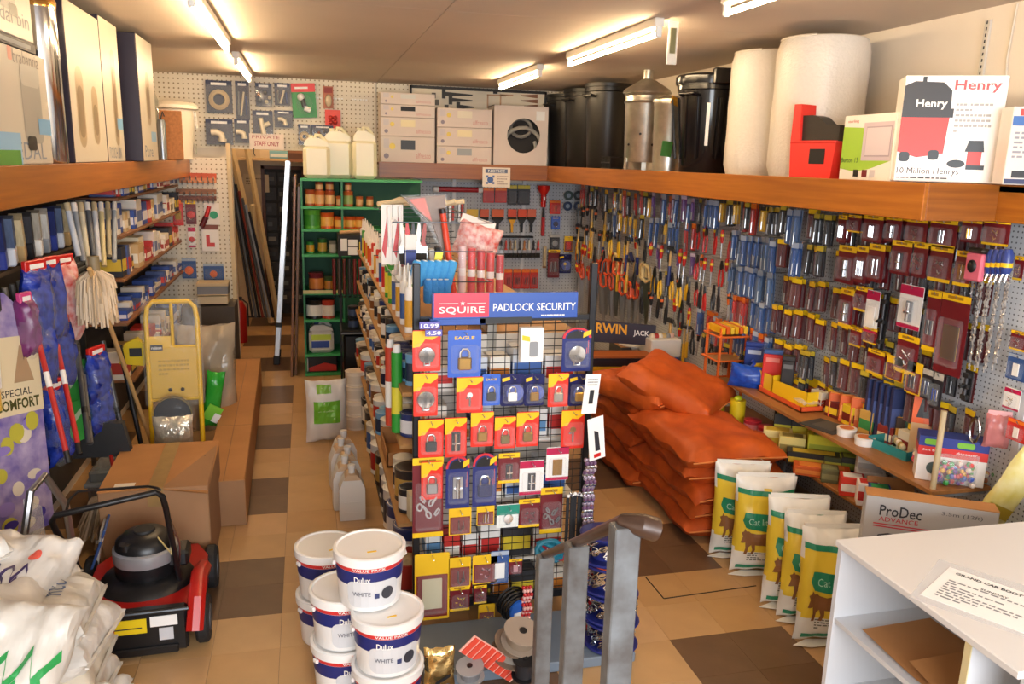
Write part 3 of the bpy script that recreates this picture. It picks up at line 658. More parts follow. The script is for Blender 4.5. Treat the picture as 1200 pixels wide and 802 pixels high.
def d1(t, w, h):
    part('red_header', G().box((-w, -.005, -h*.25), (w, -.003, 0), mat('d83a34', .4)).box((-w*.7, -.006, -h*.16), (w*.4, -.005, -h*.1), WHITE), t); part('cistern_part', G().tube([(-.02, -.03, -h*.4), (0, -.03, -h*.7)], .025, BLACK, 10).tube([(0, -.035, -h*.72), (.06, -.035, -h*.8)], .03, WHITE, 10).ball((-.03, -.03, -h*.4), .04, WHITE), t); part('blister', G().ball((0, -.02, -h*.6), (w*.7, .045, h*.3), CLEAR), t)
hangcard(625, 165, 755, 350, mat('2f8a3c', .4), 'red and green hanging card with black and white cistern part', d1, -.06)
def d2(t, w, h): part('blister', G().ball((0, -.015, -h*.65), (w*.7, .03, h*.28), mat('c8b89a', .2)), t); part('print', G().box((-w*.8, -.005, -h*.3), (w*.8, -.003, -h*.05), mat('8a2c20', .5)), t)
hangcard(795, 182, 850, 300, mat('b06a48', .5), 'small brown-red card with a round part, right of green card', d2)
def d3(t, w, h):
    q = G()
    for a in range(4): q.ball((w*.4*math.cos(a*PI/2+.8), -.01, -h*.55+w*.4*math.sin(a*PI/2+.8)), (w*.3, .02, w*.3), mat('b02a20', .4))
    part('plugs', q, t)
hangcard(805, 305, 888, 405, mat('e2442c', .45), 'small orange-red card of four plugs above the jerrycans', d3)
a, b = at(*c2(408, 428), Y=9.40), at(*c2(592, 516), Y=9.40); w, h = b.x-a.x, a.z-b.z
t = thing('staff_only_sign', 'white paper sign reading STAFF ONLY over the passage', 'sign', (a.x, 9.42, b.z))
part('paper', G().box((0, 0, 0), (w, .003, h), mat('f0dfd0', .6)), t); F = lambda u, v, e=.001: (u, -e, v)
part('lettering', flat(fit2d('STAFF ONLY', .14*w, .22*h, .72*w, .3*h, .02), mat('b04a50', .6), F, flat(fit2d('PRIVATE', .08*w, .68*h, .8*w, .2*h), mat('b86a6a', .6), F)), t)
part('hook', G().tube([(.12*w, -.004, .01), (.12*w, -.02, -.05), (.16*w, -.02, -.07)], .005, INK, 6), t)
# ================================================================ repeated goods: built once, copied afterwards
PROTO = {}
def inst(key, build, loc, rot, label, group=None):
    if not isinstance(rot, (tuple, list, Vector)): rot = (0, 0, rot)
    if key in PROTO: return dup(PROTO[key], loc, rot, label, group)
    t = build(); t.location = loc; t.rotation_euler = rot; t['label'] = label
    if group: t['group'] = group
    PROTO[key] = t
    return t
def tin(r, h, body, band, lid, handle=False):
    def b():
        t = thing('paint_tin', 'x', 'paint tin')
        part('body', G().lathe([(r, 0), (r*1.02, .004), (r, .01), (r, h*.93), (r*1.03, h*.95), (r*1.03, h*.98), (r*.95, h)], body, 22), t)
        part('label_band', G().lathe([(r*1.006, h*.15), (r*1.006, h*.72)], band, 22, cap=False), t)
        part('lid', G().lathe([(r*.97, h*.985), (r*.93, h*1.005), (r*.88, h*.985), (0, h*.985)], lid, 22), t)
        if handle: part('handle', G().tube([(r*math.cos(a), .01-r*.3*math.sin(a), h*.8-r*.9*math.sin(a)) for a in [PI*k/8 for k in range(9)]], .003, STEEL, 5), t)
        return t
    return b
def stin(key, loc, label, group, rot=0):
    r, h, a, b, c = key[1:6]
    return inst(key, tin(r, h, mat(a, .35), mat(b, .4), mat(c, .3)), loc, rot, label, group)
def cartridge(body, band, nozzle='f0ece4'):
    def b():
        t = thing('sealant_tube', 'x', 'sealant tube')
        part('body', G().lathe([(.023, 0), (.024, .005), (.024, .215), (.02, .222)], mat(body, .35), 14), t)
        part('label_band', G().lathe([(.0243, .03), (.0243, .16)], mat(band, .4), 14, cap=False), t)
        part('nozzle', G().lathe([(.012, .22), (.01, .235), (.004, .3), (.003, .3)], mat(nozzle, .4), 10), t)
        return t
    return b
def boxed(w, d, h, c, c2):
    def b():
        t = thing('small_carton', 'x', 'box')
        part('carton_body', G().box((-w/2, -d/2, 0), (w/2, d/2, h), mat(c, .5), .002), t)
        for s in (-1, 1):
            part('printed_band', G().box((-w*.46, s*d/2-.0008, h*.2), (w*.46, s*d/2+.0008, h*.6), mat(c2, .5)), t)
            part('printed_band', G().box((s*w/2-.0008, -d*.46, h*.2), (s*w/2+.0008, d*.46, h*.6), mat(c2, .5)), t)
        return t
    return b
def bottle(r, h, c, c2, capc):
    def b():
        t = thing('bottle', 'x', 'bottle')
        part('body', G().lathe([(r*.95, 0), (r, .006), (r, h*.62), (r*.85, h*.74), (r*.38, h*.84), (r*.36, h*.9)], mat(c, .3), 18), t)
        part('label_band', G().lathe([(r*1.005, h*.12), (r*1.005, h*.5)], mat(c2, .45), 18, cap=False), t); part('cap', G().lathe([(r*.44, h*.87), (r*.44, h), (0, h)], mat(capc, .4), 14), t)
        return t
    return b
# ---------------------------------------------------------------- blister cards
def sheet(w, h, m, th=.0015, r=.006): return G().prism(roundrect(-w/2, -h, w/2, 0, min(r, w*.2))[0], -th, th, m)
def lockmesh(s, body, shack=CHROME, kind='lock'):
    "little padlock etc. centred on 0, facing -Y, overall size s"
    g = G()
    if kind == 'lock':
        g.box((-s*.3, -s*.16, -s*.5), (s*.3, s*.02, s*.08), body, s*.06); g.tube([(-s*.2, -s*.07, 0), (-s*.2, -s*.07, s*.28), (-s*.1, -s*.07, s*.44), (s*.1, -s*.07, s*.44), (s*.2, -s*.07, s*.28), (s*.2, -s*.07, 0)], s*.06, shack, 8)
    elif kind == 'disc':
        M = Matrix.Rotation(PI/2, 4, 'X'); g.lathe([(s*.42, -.002), (s*.44, s*.06), (s*.4, s*.14), (s*.18, s*.16), (0, s*.16)], body, 20, M); g.tube([(-s*.14, -s*.1, -s*.25), (-s*.14, -s*.1, -s*.5), (s*.14, -s*.1, -s*.5), (s*.14, -s*.1, -s*.25)], s*.05, shack, 8)
    elif kind == 'keys':
        g.lathe([(s*.16, 0), (s*.16, s*.05)], body, 14, Matrix.Translation((0, 0, s*.2)) @ Matrix.Rotation(PI/2, 4, 'X')); g.box((-s*.05, -s*.06, -s*.45), (s*.05, -s*.01, s*.1), shack); g.box((-s*.22, -s*.05, -s*.02), (-s*.08, -s*.01, s*.06), shack)
    elif kind == 'chain':
        for i in range(7):
            a = i*.9; g.tube([(s*(-.3+.1*i)+s*.09*math.cos(k*PI/4+a), -s*.08-s*.03*(i % 2), s*.3*math.sin(i*1.7)+s*.13*math.sin(k*PI/4)) for k in range(8)], s*.035, body, 6, True)
    elif kind == 'hook':
        g.tube([(-s*.12, -.01, s*.4), (-s*.12, -.012, -s*.3), (0, -.012, -s*.46), (s*.14, -.012, -s*.3), (s*.14, -.012, -s*.1)], s*.045, shack, 8); g.tube([(s*.2, -.01, s*.35), (s*.26, -.012, -s*.3)], s*.04, shack, 8)
    elif kind == 'bolt':
        g.box((-s*.22, -.006, -s*.5), (s*.22, 0, s*.5), body, .001); g.tube([(0, -.012, -s*.45), (0, -.012, s*.45)], s*.09, shack, 8); g.box((-s*.2, -.02, -s*.1), (s*.2, -.004, 0), shack, .002)
    elif kind == 'hinge':
        g.box((-s*.3, -.004, -s*.45), (-s*.03, 0, s*.45), body); g.box((s*.03, -.004, -s*.45), (s*.3, 0, s*.45), body); g.tube([(0, -.005, -s*.45), (0, -.005, s*.45)], s*.05, shack, 8)
    elif kind == 'plate': g.box((-s*.3, -.004, -s*.5), (s*.3, 0, s*.5), body, .001)
    elif kind == 'bars':
        for i in range(4): g.tube([(s*(-.24+.16*i), -.008, -s*.45), (s*(-.24+.16*i), -.008, s*.42)], s*.045, (body, shack)[i % 2], 6)
    elif kind == 'screws':
        q = random.Random(5)
        for i in range(14): x, z = q.uniform(-.3, .3)*s, q.uniform(-.4, .4)*s; a = q.uniform(0, 3); g.tube([(x-s*.09*math.cos(a), -.008, z-s*.09*math.sin(a)), (x+s*.09*math.cos(a), -.012, z+s*.09*math.sin(a))], s*.03, (body, shack)[i % 2], 5)
    return g
def card(w, h, style, kind, body):
    "carded product hanging from its top centre, facing -Y"
    def b():
        t = thing('blister_card', 'x', 'blister card'); s = min(w*1.0, h*.5); zc = -h*.6; bs = h*.3; bw = w*.42
        if style == 'sp':        # yellow and red security card
            c = part('backing_card', sheet(w, h, mat('e0301f', .35)), t)
            part('yellow_corner', flat(ngon2d([(-w*.5, -h*.42), (-w*.5, -.004), (w*.5, -.004), (w*.5, -h*.12), (w*.2, -h*.24), (-w*.05, -h*.22), (-w*.25, -h*.4)]), mat('f7c21c', .35), lambda u, v: (u, -.0021, v)), c)
        elif style == 'blue':
            c = part('backing_card', sheet(w, h, mat('3c66c8', .3)), t); part('lettering', flat(fit2d('EAGLE', -w*.3, -h*.2, w*.6, h*.07, .02), YEL, lambda u, v: (u, -.0022, v)), c)
        elif style == 'galaxy':
            c = part('backing_card', sheet(w, h, mat('24286a', .25, var=.6, scale=25, c2='0d1030'), r=.012), t); part('planet_print', flat(circ2d(w*.12, -h*.6, w*.36), mat('5c6cc0', .3, var=.4, scale=30), lambda u, v: (u, -.002, v)), c); part('sticker', flat(ngon2d([(-w*.42, -h*.24), (-w*.1, -h*.18), (-w*.12, -h*.08), (-w*.44, -h*.13)]), YEL, lambda u, v: (u, -.0022, v)), c)
        elif style == 'navy':
            c = part('backing_card', G().prism([(-w/2, -h), (w/2, -h), (w/2, -h*.2), (w*.4, -h*.08), (w*.2, -.004), (-w*.2, -.004), (-w*.4, -h*.08), (-w/2, -h*.2)], -.0015, .0015, mat('1f2c72', .3)), t)
            part('red_arch', flat(([(w*(.5-.09*q)*math.cos(a), -h*.24+h*(.235-.045*q)*math.sin(a)) for q in (0, 1) for a in [PI*i/10 for i in range(11)]], [(i, i+1, 12+i, 11+i) for i in range(10)]), mat('cf2a34', .35), lambda u, v: (u, -.0021, v)), c)
            part('black_dome', flat(ngon2d([(w*.36*math.cos(PI*i/10), -h*.25+h*.17*math.sin(PI*i/10)) for i in range(11)]), BLACK, lambda u, v: (u, -.0021, v)), c); part('sticker', flat(ngon2d([(w*.2, -h*.24), (w*.48, -h*.16), (w*.48, -h*.06), (w*.22, -h*.12)]), YEL, lambda u, v: (u, -.003, v)), c)
            part('side_lettering', flat(shift(([(y, x) for x, y in textlines(h*.3, w*.1, 2, 3)[0]], textlines(h*.3, w*.1, 2, 3)[1]), w*.33, -h*.6), mat('e04a50', .4), lambda u, v: (u, -.0022, v)), c)
        elif style in ('mar', 'marb'):  # maroon card, yellow header (and foot)
            c = part('backing_card', sheet(w, h, MAROON), t)
            part('yellow_header', G().box((-w/2, -.003, -min(.035, h*.16)), (w/2, -.0016, -.001), YEL).box((-w*.3, -.0036, -min(.024, h*.11)), (w*.25, -.003, -min(.01, h*.05)), mat('a8781c', .4)), c)
            if style == 'marb': part('yellow_foot', G().box((-w/2, -.003, -h+.001), (w/2, -.0016, -h+min(.025, h*.1)), YEL), c)
        elif style == 'yellow':
            c = part('backing_card', sheet(w, h, mat('efc022', .4)), t); part('maroon_panel', flat(rect2d(-w*.45, -h*.96, w*.45, -h*.32), mat('7a2018', .4), lambda u, v: (u, -.0022, v)), c)
        elif style == 'white':
            c = part('backing_card', sheet(w, h, mat('ecebe8', .45)), t); part('magenta_header', flat(rect2d(-w*.5, -h*.22, w*.5, -.003), mat('b8184c', .4), lambda u, v: (u, -.0022, v)), c); part('magenta_foot', flat(rect2d(-w*.5, -h*.995, w*.5, -h*.9), mat('b8184c', .4), lambda u, v: (u, -.0022, v)), c)
        elif style == 'green':
            c = part('backing_card', sheet(w, h, mat('e8ece8', .45)), t); part('green_header', flat(rect2d(-w*.5, -h*.45, w*.5, -.003), mat('1f8a76', .4), lambda u, v: (u, -.0022, v)), c)
        elif style == 'steelblue':
            c = part('backing_card', sheet(w, h, mat('35558f', .35)), t); part('pale_header', flat(rect2d(-w*.5, -h*.14, w*.5, -.003), mat('a9b4c4', .4), lambda u, v: (u, -.0022, v)), c)
        elif style == 'red':
            c = part('backing_card', sheet(w, h, mat('c9281e', .35)), t); part('orange_header', flat(rect2d(-w*.5, -h*.18, w*.5, -.003), mat('ee7a20', .4), lambda u, v: (u, -.0022, v)), c)
        else:
            c = part('backing_card', sheet(w, h, mat('2c2a30', .4)), t); part('pale_header', flat(rect2d(-w*.5, -h*.2, w*.5, -.003), mat('d8c23a' if style == 'blacky' else 'b8b4ae', .4), lambda u, v: (u, -.0022, v)), c)
        part('product', lockmesh(s*.95, body, CHROME if body is not CHROME else STEEL, kind), t, (0, -.004, zc))
        part('blister', G().box((-bw, -.032, zc-bs), (bw, -.001, zc+bs), CLEAR, .01), t)
        return t
    return b
# ================================================================ padlock stand
SY = 3.55
st = thing('padlock_stand', 'black wire grid stand with red and blue PADLOCK SECURITY header', 'display stand', (0, SY, 0))
BLKM = mat('15151a', .35, .3)
for x in (.46, 1.285): part('post', G().box((x-.016, -.016, .0), (x+.016, .016, 1.8), BLKM, .003), st)
part('crossbar', G().box((.46, -.012, 1.535), (1.285, .012, 1.56), BLKM), st); part('crossbar', G().box((.46, -.012, .115), (1.285, .012, .15), BLKM), st)
wv = G().tube([(0, 0, .13), (0, 0, 1.54)], .0022, BLACK, 5).mesh('wire'); wh = G().tube([(.46, 0, 0), (1.285, 0, 0)], .0022, BLACK, 5).mesh('wire')
for k in range(1, 14): part('wire', wv, st, (.46+.825*k/14, 0, 0))
for k in range(38): part('wire', wh, st, (0, -.004, .17+k*.0365))
for x in (.46, 1.285): part('foot', G().box((x-.02, -.05, 0), (x+.02, .2, .03), BLKM, .004), st)
hx0, hx1, hz0, hz1 = .525, 1.2, 1.553, 1.672
hd = part('header_sign', G().box((hx0, -.045, hz0), (hx1, -.022, hz1), mat('2450a8', .35), .002).box((hx0-.01, -.05, hz0-.022), (hx0+.24, -.02, hz0+.004), mat('2450a8', .35)), st)
part('red_panel', G().box((hx0+.008, -.0475, hz0+.012), (hx0+.255, -.044, hz1), mat('e0304c', .35)), hd)
F = lambda u, v, e=.001: (hx0+u, -.0478-e, hz0+v)
part('lettering', flat(fit2d('SQUIRE', .03, .025, .205, .035, .01), WHITE, F), hd); part('lettering', flat(fit2d('PADLOCK SECURITY', .275, .035, .39, .036, .012), WHITE, lambda u, v: (hx0+u, -.0462, hz0+v)), hd)
part('small_print', flat(shift(textlines(.12, .012, 1, 2), .5, .008), WHITE, lambda u, v: (hx0+u, -.0462, hz0+v)), hd)
q = G()
for k in range(5):
    a = PI/2+k*2*PI/5; flat(ngon2d([(.135+.012*math.cos(a), .075+.012*math.sin(a)), (.135+.004*math.cos(a+.6), .075+.004*math.sin(a+.6)), (.135, .075), (.135+.004*math.cos(a-.6), .075+.004*math.sin(a-.6))]), WHITE, F, q)
flat(rect2d(.03, .0735, .115, .0755), WHITE, F, q); flat(rect2d(.155, .0735, .24, .0755), WHITE, F, q); part('star_emblem', q, hd)
part('label_clip', G().box((.74, -.05, hz0-.02), (.98, -.045, hz0+.008), BLACK), hd)
def c5(x, y): return 470+x/4.454, 320+y/4.454
def c6(x, y): return 470+x/4.454, 480+y/4.454
def c7(x, y): return 470+x/3.75, 640+y/3.75
hookm = G().tube([(0, .01, .004), (0, -.07, -.002), (0, -.085, .006)], .0025, STEEL, 6).mesh('hook')
def oncard(cf, bx, style, kind, body, label, dy=-.03, group='cards on the padlock stand', tilt=0):
    Yp = SY+dy; a, b = at(*cf(bx[0], bx[1]), Y=Yp), at(*cf(bx[2], bx[3]), Y=Yp); w, h = round(b.x-a.x, 3), round(a.z-b.z, 3)
    t = inst(('c', w, h, style, kind, id(body)), card(w, h, style, kind, body), ((a.x+b.x)/2, Yp, a.z), (0, tilt, 0), label, group)
    part('hook', hookm, st, ((a.x+b.x)/2, -.005, a.z-.012))
    return t, w, h
DB = mat('2a2a2e', .3); PLAT = mat('c8c4ba', .25, .8)
SP = [(c5,(60,300,205,510),'disc',CHROME,'with round steel lock, topmost at left post'), (c5,(65,525,190,745),'disc',CHROME,'with round steel lock, second down the left post'), (c5,(290,545,425,725),'keys',WHITE,'with white cylinder keys under the blue brass-lock card'),
  (c5,(770,525,870,695),'lock',PLAT,'with pale combination lock beside the galaxy cards'), (c6,(90,55,220,245),'lock',DB,'with black lock, first in the third row'), (c6,(230,45,340,245),'bolt',DB,'with long black shackle lock, second in third row'),
  (c6,(365,15,480,190),'lock',BRASS,'with large brass lock in the middle of third row'), (c6,(490,40,595,200),'lock',mat('8a7a4a', .3, .8),'with dull brass lock, right of large brass lock'), (c6,(605,15,715,190),'lock',mat('9a7a34', .3, .8),'with small brass lock beside the white patch'), (c6,(840,5,950,200),'keys',BRASS,'with brass key lock near the right post'),
  (c6,(105,275,215,465),'lock',STEEL,'with small steel lock in front of the chain card')]
for cf, bx, k, bd, lb in SP: oncard(cf, bx, 'sp', k, bd, 'yellow and red card ' + lb, dy=-.05 if bx[1] == 275 else -.03)
for cf, bx, sty, k, bd, lb in [(c5,(245,300,415,540),'blue','lock',BRASS,'large blue card with brass shutter lock near the header'), (c5,(425,530,515,690),'blue','lock',DB,'small blue card with tiny padlock in second row'),
  (c5,(520,530,640,690),'galaxy','lock',WHITE,'dark starry blue card with white combination lock'), (c5,(645,530,745,690),'galaxy','lock',BRASS,'dark starry blue card with dull brass lock'), (c5,(875,530,985,690),'galaxy','lock',mat('c8a038', .3, .6),'dark starry blue card with shiny square brass lock at right post'),
  (c5,(845,285,985,510),'navy','disc',CHROME,'arched red and black card with chrome lock at top right'), (c6,(235,245,355,510),'navy','bolt',STEEL,'navy arched card with striped barrel lock'), (c6,(375,230,495,500),'navy','lock',NAVY,'navy arched card with square navy padlock'),
  (c6,(60,255,218,660),'marb','chain',CLEARW,'tall maroon card with clear plastic chain at lower left'), (c6,(510,230,615,380),'marb','bolt',DB,'small maroon card with dark bolt in the middle'), (c6,(620,270,740,440),'white','bolt',DB,'white and magenta card with black bolt'),
  (c6,(760,200,870,365),'white','plate',BRASS,'white and magenta card with brass strip, higher one'), (c6,(250,520,365,650),'yellow','hook',STEEL,'yellow header card with two steel hooks'), (c6,(395,505,485,600),'yellow','bars',BRASS,'small yellow and maroon card below the navy padlock card'),
  (c6,(500,500,615,610),'green','disc',CHROME,'white and green card with three rings'), (c6,(615,470,720,610),'marb','screws',STEEL,'maroon card with clear bubble of steel bits'), (c6,(730,410,835,640),'marb','chain',STEEL,'long maroon card with knotted steel chain, yellow header'),
  (c7,(60,40,210,315),'yellow','plate',mat('c8c0a0', .3),'biggest yellow card with clear bag, lower left of stand'), (c7,(210,55,305,180),'yellow','hook',CHROME,'yellow and maroon card with chrome snap hook'), (c7,(315,45,420,160),'yellow','screws',mat('d8a8b4', .3),'yellow card with pinkish glossy pouch'),
  (c7,(215,180,300,280),'marb','screws',YEL,'maroon card with yellow pouch under snap hook card'), (c7,(320,175,375,250),'marb','screws',BRASS,'tiny maroon card with yellow print left of the cable coil'), (c7,(395,25,470,160),'steelblue','plate',WHITE,'blue-topped white card right of pinkish pouch'),
  (c7,(475,60,530,120),'mar','plate',mat('c08a90', .4),'tiny maroon card at the right of lowest row'), (c7,(340,260,410,360),'yellow','screws',YEL,'yellow and maroon card above the hanging white tag'), (c7,(345,362,400,432),'white','plate',WHITE,'small white tag card near the bottom bar'),
  (c7,(235,350,300,520),'mar','bars',STEEL,'long maroon card below the bottom bar with steel spring')]: oncard(cf, bx, sty, k, bd, lb)
# boxed padlock, foil bag, sign tags, combination badge
a, b = at(*c5(622, 285), Y=3.5), at(*c5(735, 457), Y=3.5)
t = thing('padlock_box', 'small white carton with grey padlock picture hanging under the header', 'box', ((a.x+b.x)/2, 3.5, b.z)); w, h = b.x-a.x, a.z-b.z
part('carton_body', G().box((-w/2, -.02, 0), (w/2, .02, h), WHITE, .002), t); part('padlock_picture', flat(roundrect(-w*.12, h*.15, w*.25, h*.6, .008), GREYP, lambda u, v: (u, -.021, v)), t); part('sticker', flat(ngon2d([(-w*.45, h*.65), (-w*.1, h*.6), (-w*.12, h*.75), (-w*.45, h*.8)]), YEL, lambda u, v: (u, -.0212, v)), t)
a, b = at(*c5(95, 255), Y=3.47), at(*c5(215, 330), Y=3.47)
t = thing('price_badge', 'two rows of small purple price tickets at top left of the stand', 'price tag', (a.x, 3.47, b.z)); w, h = b.x-a.x, a.z-b.z
for i, (x0, x1, z0, z1) in enumerate(((0, .9*w, .5*h, h), (.25*w, w, 0, .45*h))):
    part('ticket', G().box((x0, -.004, z0), (x1, .002, z1), mat('6a66b8', .4), .003), t); part('digits', flat(fit2d(('10.99', '4.50')[i], x0+.006, z0+h*.1, (x1-x0)-.012, h*.26, .02), WHITE, lambda u, v: (u, -.0045, v)), t)
def foil(cf, bx, m, label):
    Yp = 3.05; a, b = at(*cf(bx[0], bx[1]), Y=Yp), at(*cf(bx[2], bx[3]), Y=Yp); w, h = b.x-a.x, a.z-b.z
    t = thing('foil_bag', label, 'bag', ((a.x+b.x)/2, Yp, (a.z+b.z)/2)); g = G(); bag(g, w, h, .05, m, 3, 12, wr=.012); part('pouch', g, t)
    part('fish_hook_print', flat(ngon2d([(-w*.2, -h*.4), (w*.3, -h*.2), (w*.35, -h*.1), (-w*.15, -h*.28)]), BLACK, lambda u, v: (u, -.03, v)), t)
foil(c7, (100, 450, 235, 608), mat('d8b878', .15, .9, bump=.5, bscale=14), 'shiny gold foil pouch hanging below the stand')
a = at(*c7(400, 500), Y=3.03); t = thing('plastic_grater', 'red-orange mesh sanding sheet with white border propped below the stand', 'sanding sheet', a, (.2, .7, .1))
g = G()
for k in range(9): g.box((-.14+k*.033, -.004, -.045), (-.118+k*.033, .004, .045), mat('e8503c', .4))
part('mesh_sheet', g, t); part('backing', G().box((-.15, .004, -.05), (.16, .008, .05), mat('f0b8a8', .4)), t)
# coil of black cable with a blue centre; spools below
a = at(*c7(500, 262), Y=3.4); t = thing('cable_coil', 'coil of black cable around a blue and white disc', 'cable', a, (.15, 0, .3))
for k in range(6): part('cable_turn', G().tube([((.062+.006*(k % 3))*math.cos(i*.35), -.03+.014*k, (.062+.006*(k % 3))*math.sin(i*.35)) for i in range(18)], .0065, BLACK, 6, True), t)
part('disc', G().lathe([(.052, 0), (.052, .015), (0, .015)], mat('2a62c0', .35), 24, Matrix.Translation((0, -.03, 0)) @ Matrix.Rotation(PI/2, 4, 'X')), t); part('disc_label', G().box((-.03, -.049, -.028), (.03, -.046, -.006), WHITE), t)
def spool(c, r, h, m1, m2, label, tilt=(0, 0, 0)):
    t = thing('spool', label, 'spool', c, tilt); part('flange', G().lathe([(r, 0), (r, .006)], m1, 24), t); part('flange', G().lathe([(r, h-.006), (r, h)], m1, 24), t); part('winding', G().lathe([(r*.7, .006), (r*.7, h-.006)], m2, 20), t); part('hub', G().lathe([(r*.2, h), (r*.2, h+.004), (r*.12, h+.004)], BLACK, 14), t)
spool(at(*c7(520, 425), Z=.2), .085, .07, mat('a89888', .3, alpha=.85), mat('8a7a68', .4), 'beige see-through wire spool lying below cable coil', (.25, .15, 0))
spool(at(*c7(480, 480), Z=.13), .095, .07, mat('7c6a5a', .3), mat('98928a', .3), 'brown-grey wire spool leaning near the sanding sheet', (.2, .25, 0))
spool(at(*c7(540, 570), Z=.09), .055, .09, mat('16161a', .4), mat('2a2a2e', .4), 'black wire spool standing by the railing post', (.1, 0, 0))
spool(at(*c7(305, 575), Z=.1), .06, .06, mat('9a9a9c', .35), mat('7a7a7e', .4), 'round grey lid-like spool at the bottom edge', (.15, -.1, 0))
# low plinth tray that carries the loose spools
one('plinth_tray', G().box((.44, 3.1, 0), (1.42, 3.52, .05), mat('6d7a88', .5), .005), 'grey-blue plinth on the floor below the padlock stand', 'plinth')
# red and blue hanging bundles, strap, bead chain and paper tags at the right post
def beads(px, y0, y1, Yp, r, m, label, name='bead_chain'):
    a, b = at(px, y0, Y=Yp), at(px, y1, Y=Yp); t = thing(name, label, 'chain', a); n = 26
    for s in (-1, 0, 1):
        g = G()
        for k in range(n): g.ball((s*r*1.6+.004*math.sin(k), .01*math.cos(k*1.3), -(a.z-b.z)*k/n), r, m[k % len(m)], 6, 4)
        part('strand', g, t)
beads(692, 540, 628, 3.42, .012, [mat('b8a8b8', .25, .6), mat('6a4a6a', .3), CHROME], 'hank of purple and silver chain hanging at the right post')
beads(701, 645, 770, 3.3, .015, [mat('b01e22', .35), mat('8a1418', .35), mat('e8c8c4', .35)], 'thick red and white chain hanging behind the railing, nearer the reels')
beads(618, 690, 770, 3.35, .01, [mat('b01e22', .35), mat('d8a8a0', .35)], 'thin red and white chain hanging left of the railing posts')
a, b = at(674, 580, Y=3.45), at(674, 640, Y=3.45); t = thing('strap_bundle', 'bundle of black straps with silver ends hanging near right post', 'strap', a)
for k in range(5): part('strap', G().box((-.045+.018*k, -.01-.006*(k % 2), -(a.z-b.z)*(1-.05*(k % 3))), (-.03+.018*k, -.004-.006*(k % 2), 0), BLACKM), t)
q = G()
for k in range(8): q.ball((-.04+.011*k, -.02, .005+.01*(k % 2)), .009, WHITE if k % 3 == 0 else CHROME, 6, 4)
part('clip_row', q, t)
a = at(648, 640, Y=3.4); t = thing('rope_hank', 'shiny teal and red twisted rope hank beside the straps', 'rope', a)
for k in range(6): part('loop', G().tube([(.06*math.cos(i*.5+k)+.01*k-.03, -.03+.012*k, .045*math.sin(i*.5)-.012*k) for i in range(13)], .012, mat('1f6a80', .25) if k != 2 else mat('a02030', .3), 7, True), t)
for bx, tl, lb in (((960, 530, 1040, 730), .1, 'upper white paper tag hanging at the right post'),):
    a, b = at(*c5(bx[0], bx[1]), Y=3.4), at(*c5(bx[2], bx[3]), Y=3.4); w, h = b.x-a.x, a.z-b.z
    t = thing('paper_tag', lb, 'tag', ((a.x+b.x)/2, 3.4, a.z), (0, tl, .3)); part('paper', G().box((-w/2, -.001, -h), (w/2, .001, 0), WHITE), t); part('print', flat(rect2d(-.01, -h*.75, .015, -h*.4), INK, lambda u, v: (u, -.002, v), flat(shift(textlines(w*.7, h*.2, 3, 5), -w*.35, -h*.3), GREYP, lambda u, v: (u, -.002, v))), t)
a, b = at(*c6(965, 45), Y=3.38), at(*c6(1050, 262), Y=3.38); w, h = b.x-a.x, a.z-b.z
t = thing('paper_tag', 'lower white paper tag with dark picture, tilted beside bead chain', 'tag', ((a.x+b.x)/2, 3.38, a.z), (0, -.12, .3)); part('paper', G().box((-w/2, -.001, -h), (w/2, .001, 0), WHITE), t); part('picture', flat(ngon2d([(-.01, -h*.8), (.018, -h*.8), (.012, -h*.35), (-.012, -h*.3)]), INK, lambda u, v: (u, -.002, v), flat(rect2d(-.02, -h*.95, .02, -h*.86), RED, lambda u, v: (u, -.002, v))), t)
# ---------------------------------------------------------------- reels of chain right of the stand
BLU = mat('20286e', .3)
def reel(z, k, label, ex=False):
    c = at(718, 700, Y=3.2); t = thing('chain_reel', label, 'chain reel', (c.x-.01*k, 3.2+.01*k, z), (0, .03*k, .4*k), 'reels of chain beside the stand')
    part('flange', G().lathe([(.125, 0), (.13, .006), (.125, .012)], BLU, 28), t); part('flange', G().lathe([(.125, .118), (.13, .124), (.125, .13), (.05, .13), (.045, .125), (0, .125)], BLU, 28), t); part('drum', G().lathe([(.07, .012), (.07, .118)], BLU, 20), t)
    q = random.Random(k); gs = G()
    for i in range(90):
        a = q.uniform(0, 2*PI); zz = q.uniform(.025, .105); ph = q.uniform(0, 3)
        gs.tube([(.106*math.cos(a)+.019*math.cos(j*PI/3)*math.sin(a)*-1, .106*math.sin(a)+.019*math.cos(j*PI/3)*math.cos(a), zz+.013*math.sin(j*PI/3+ph)) for j in range(6)], .0042, CHROME, 5, True)
    o = part('chain_winding', gs, t); o['kind'] = 'stuff'
    if ex:
        gs = G()
        for i in range(9): gs.tube([(.11+.012*math.cos(j*PI/3)*(i % 2), -.06+.012*math.cos(j*PI/3)*(1-i % 2), .1-.024*i+.016*math.sin(j*PI/3)) for j in range(6)], .0035, CHROME, 5, True)
        part('loose_chain', gs, t)
reel(.055, 0, 'lowest blue reel of silver chain beside the stand'); reel(.192, 1, 'second reel from the floor, chain hanging loose', True); reel(.33, 2, 'third reel from the floor, with an orange sticker'); reel(.468, 3, 'topmost blue chain reel beside the stand')
c = at(718, 700, Y=3.2); one('reel_label', G().lathe([(.1, 0), (.1, .003)], mat('e0582c', .4), 24), 'orange round label lying on the third chain reel', 'label', (c.x-.02, 3.21, .462), (.0, .06, 0))
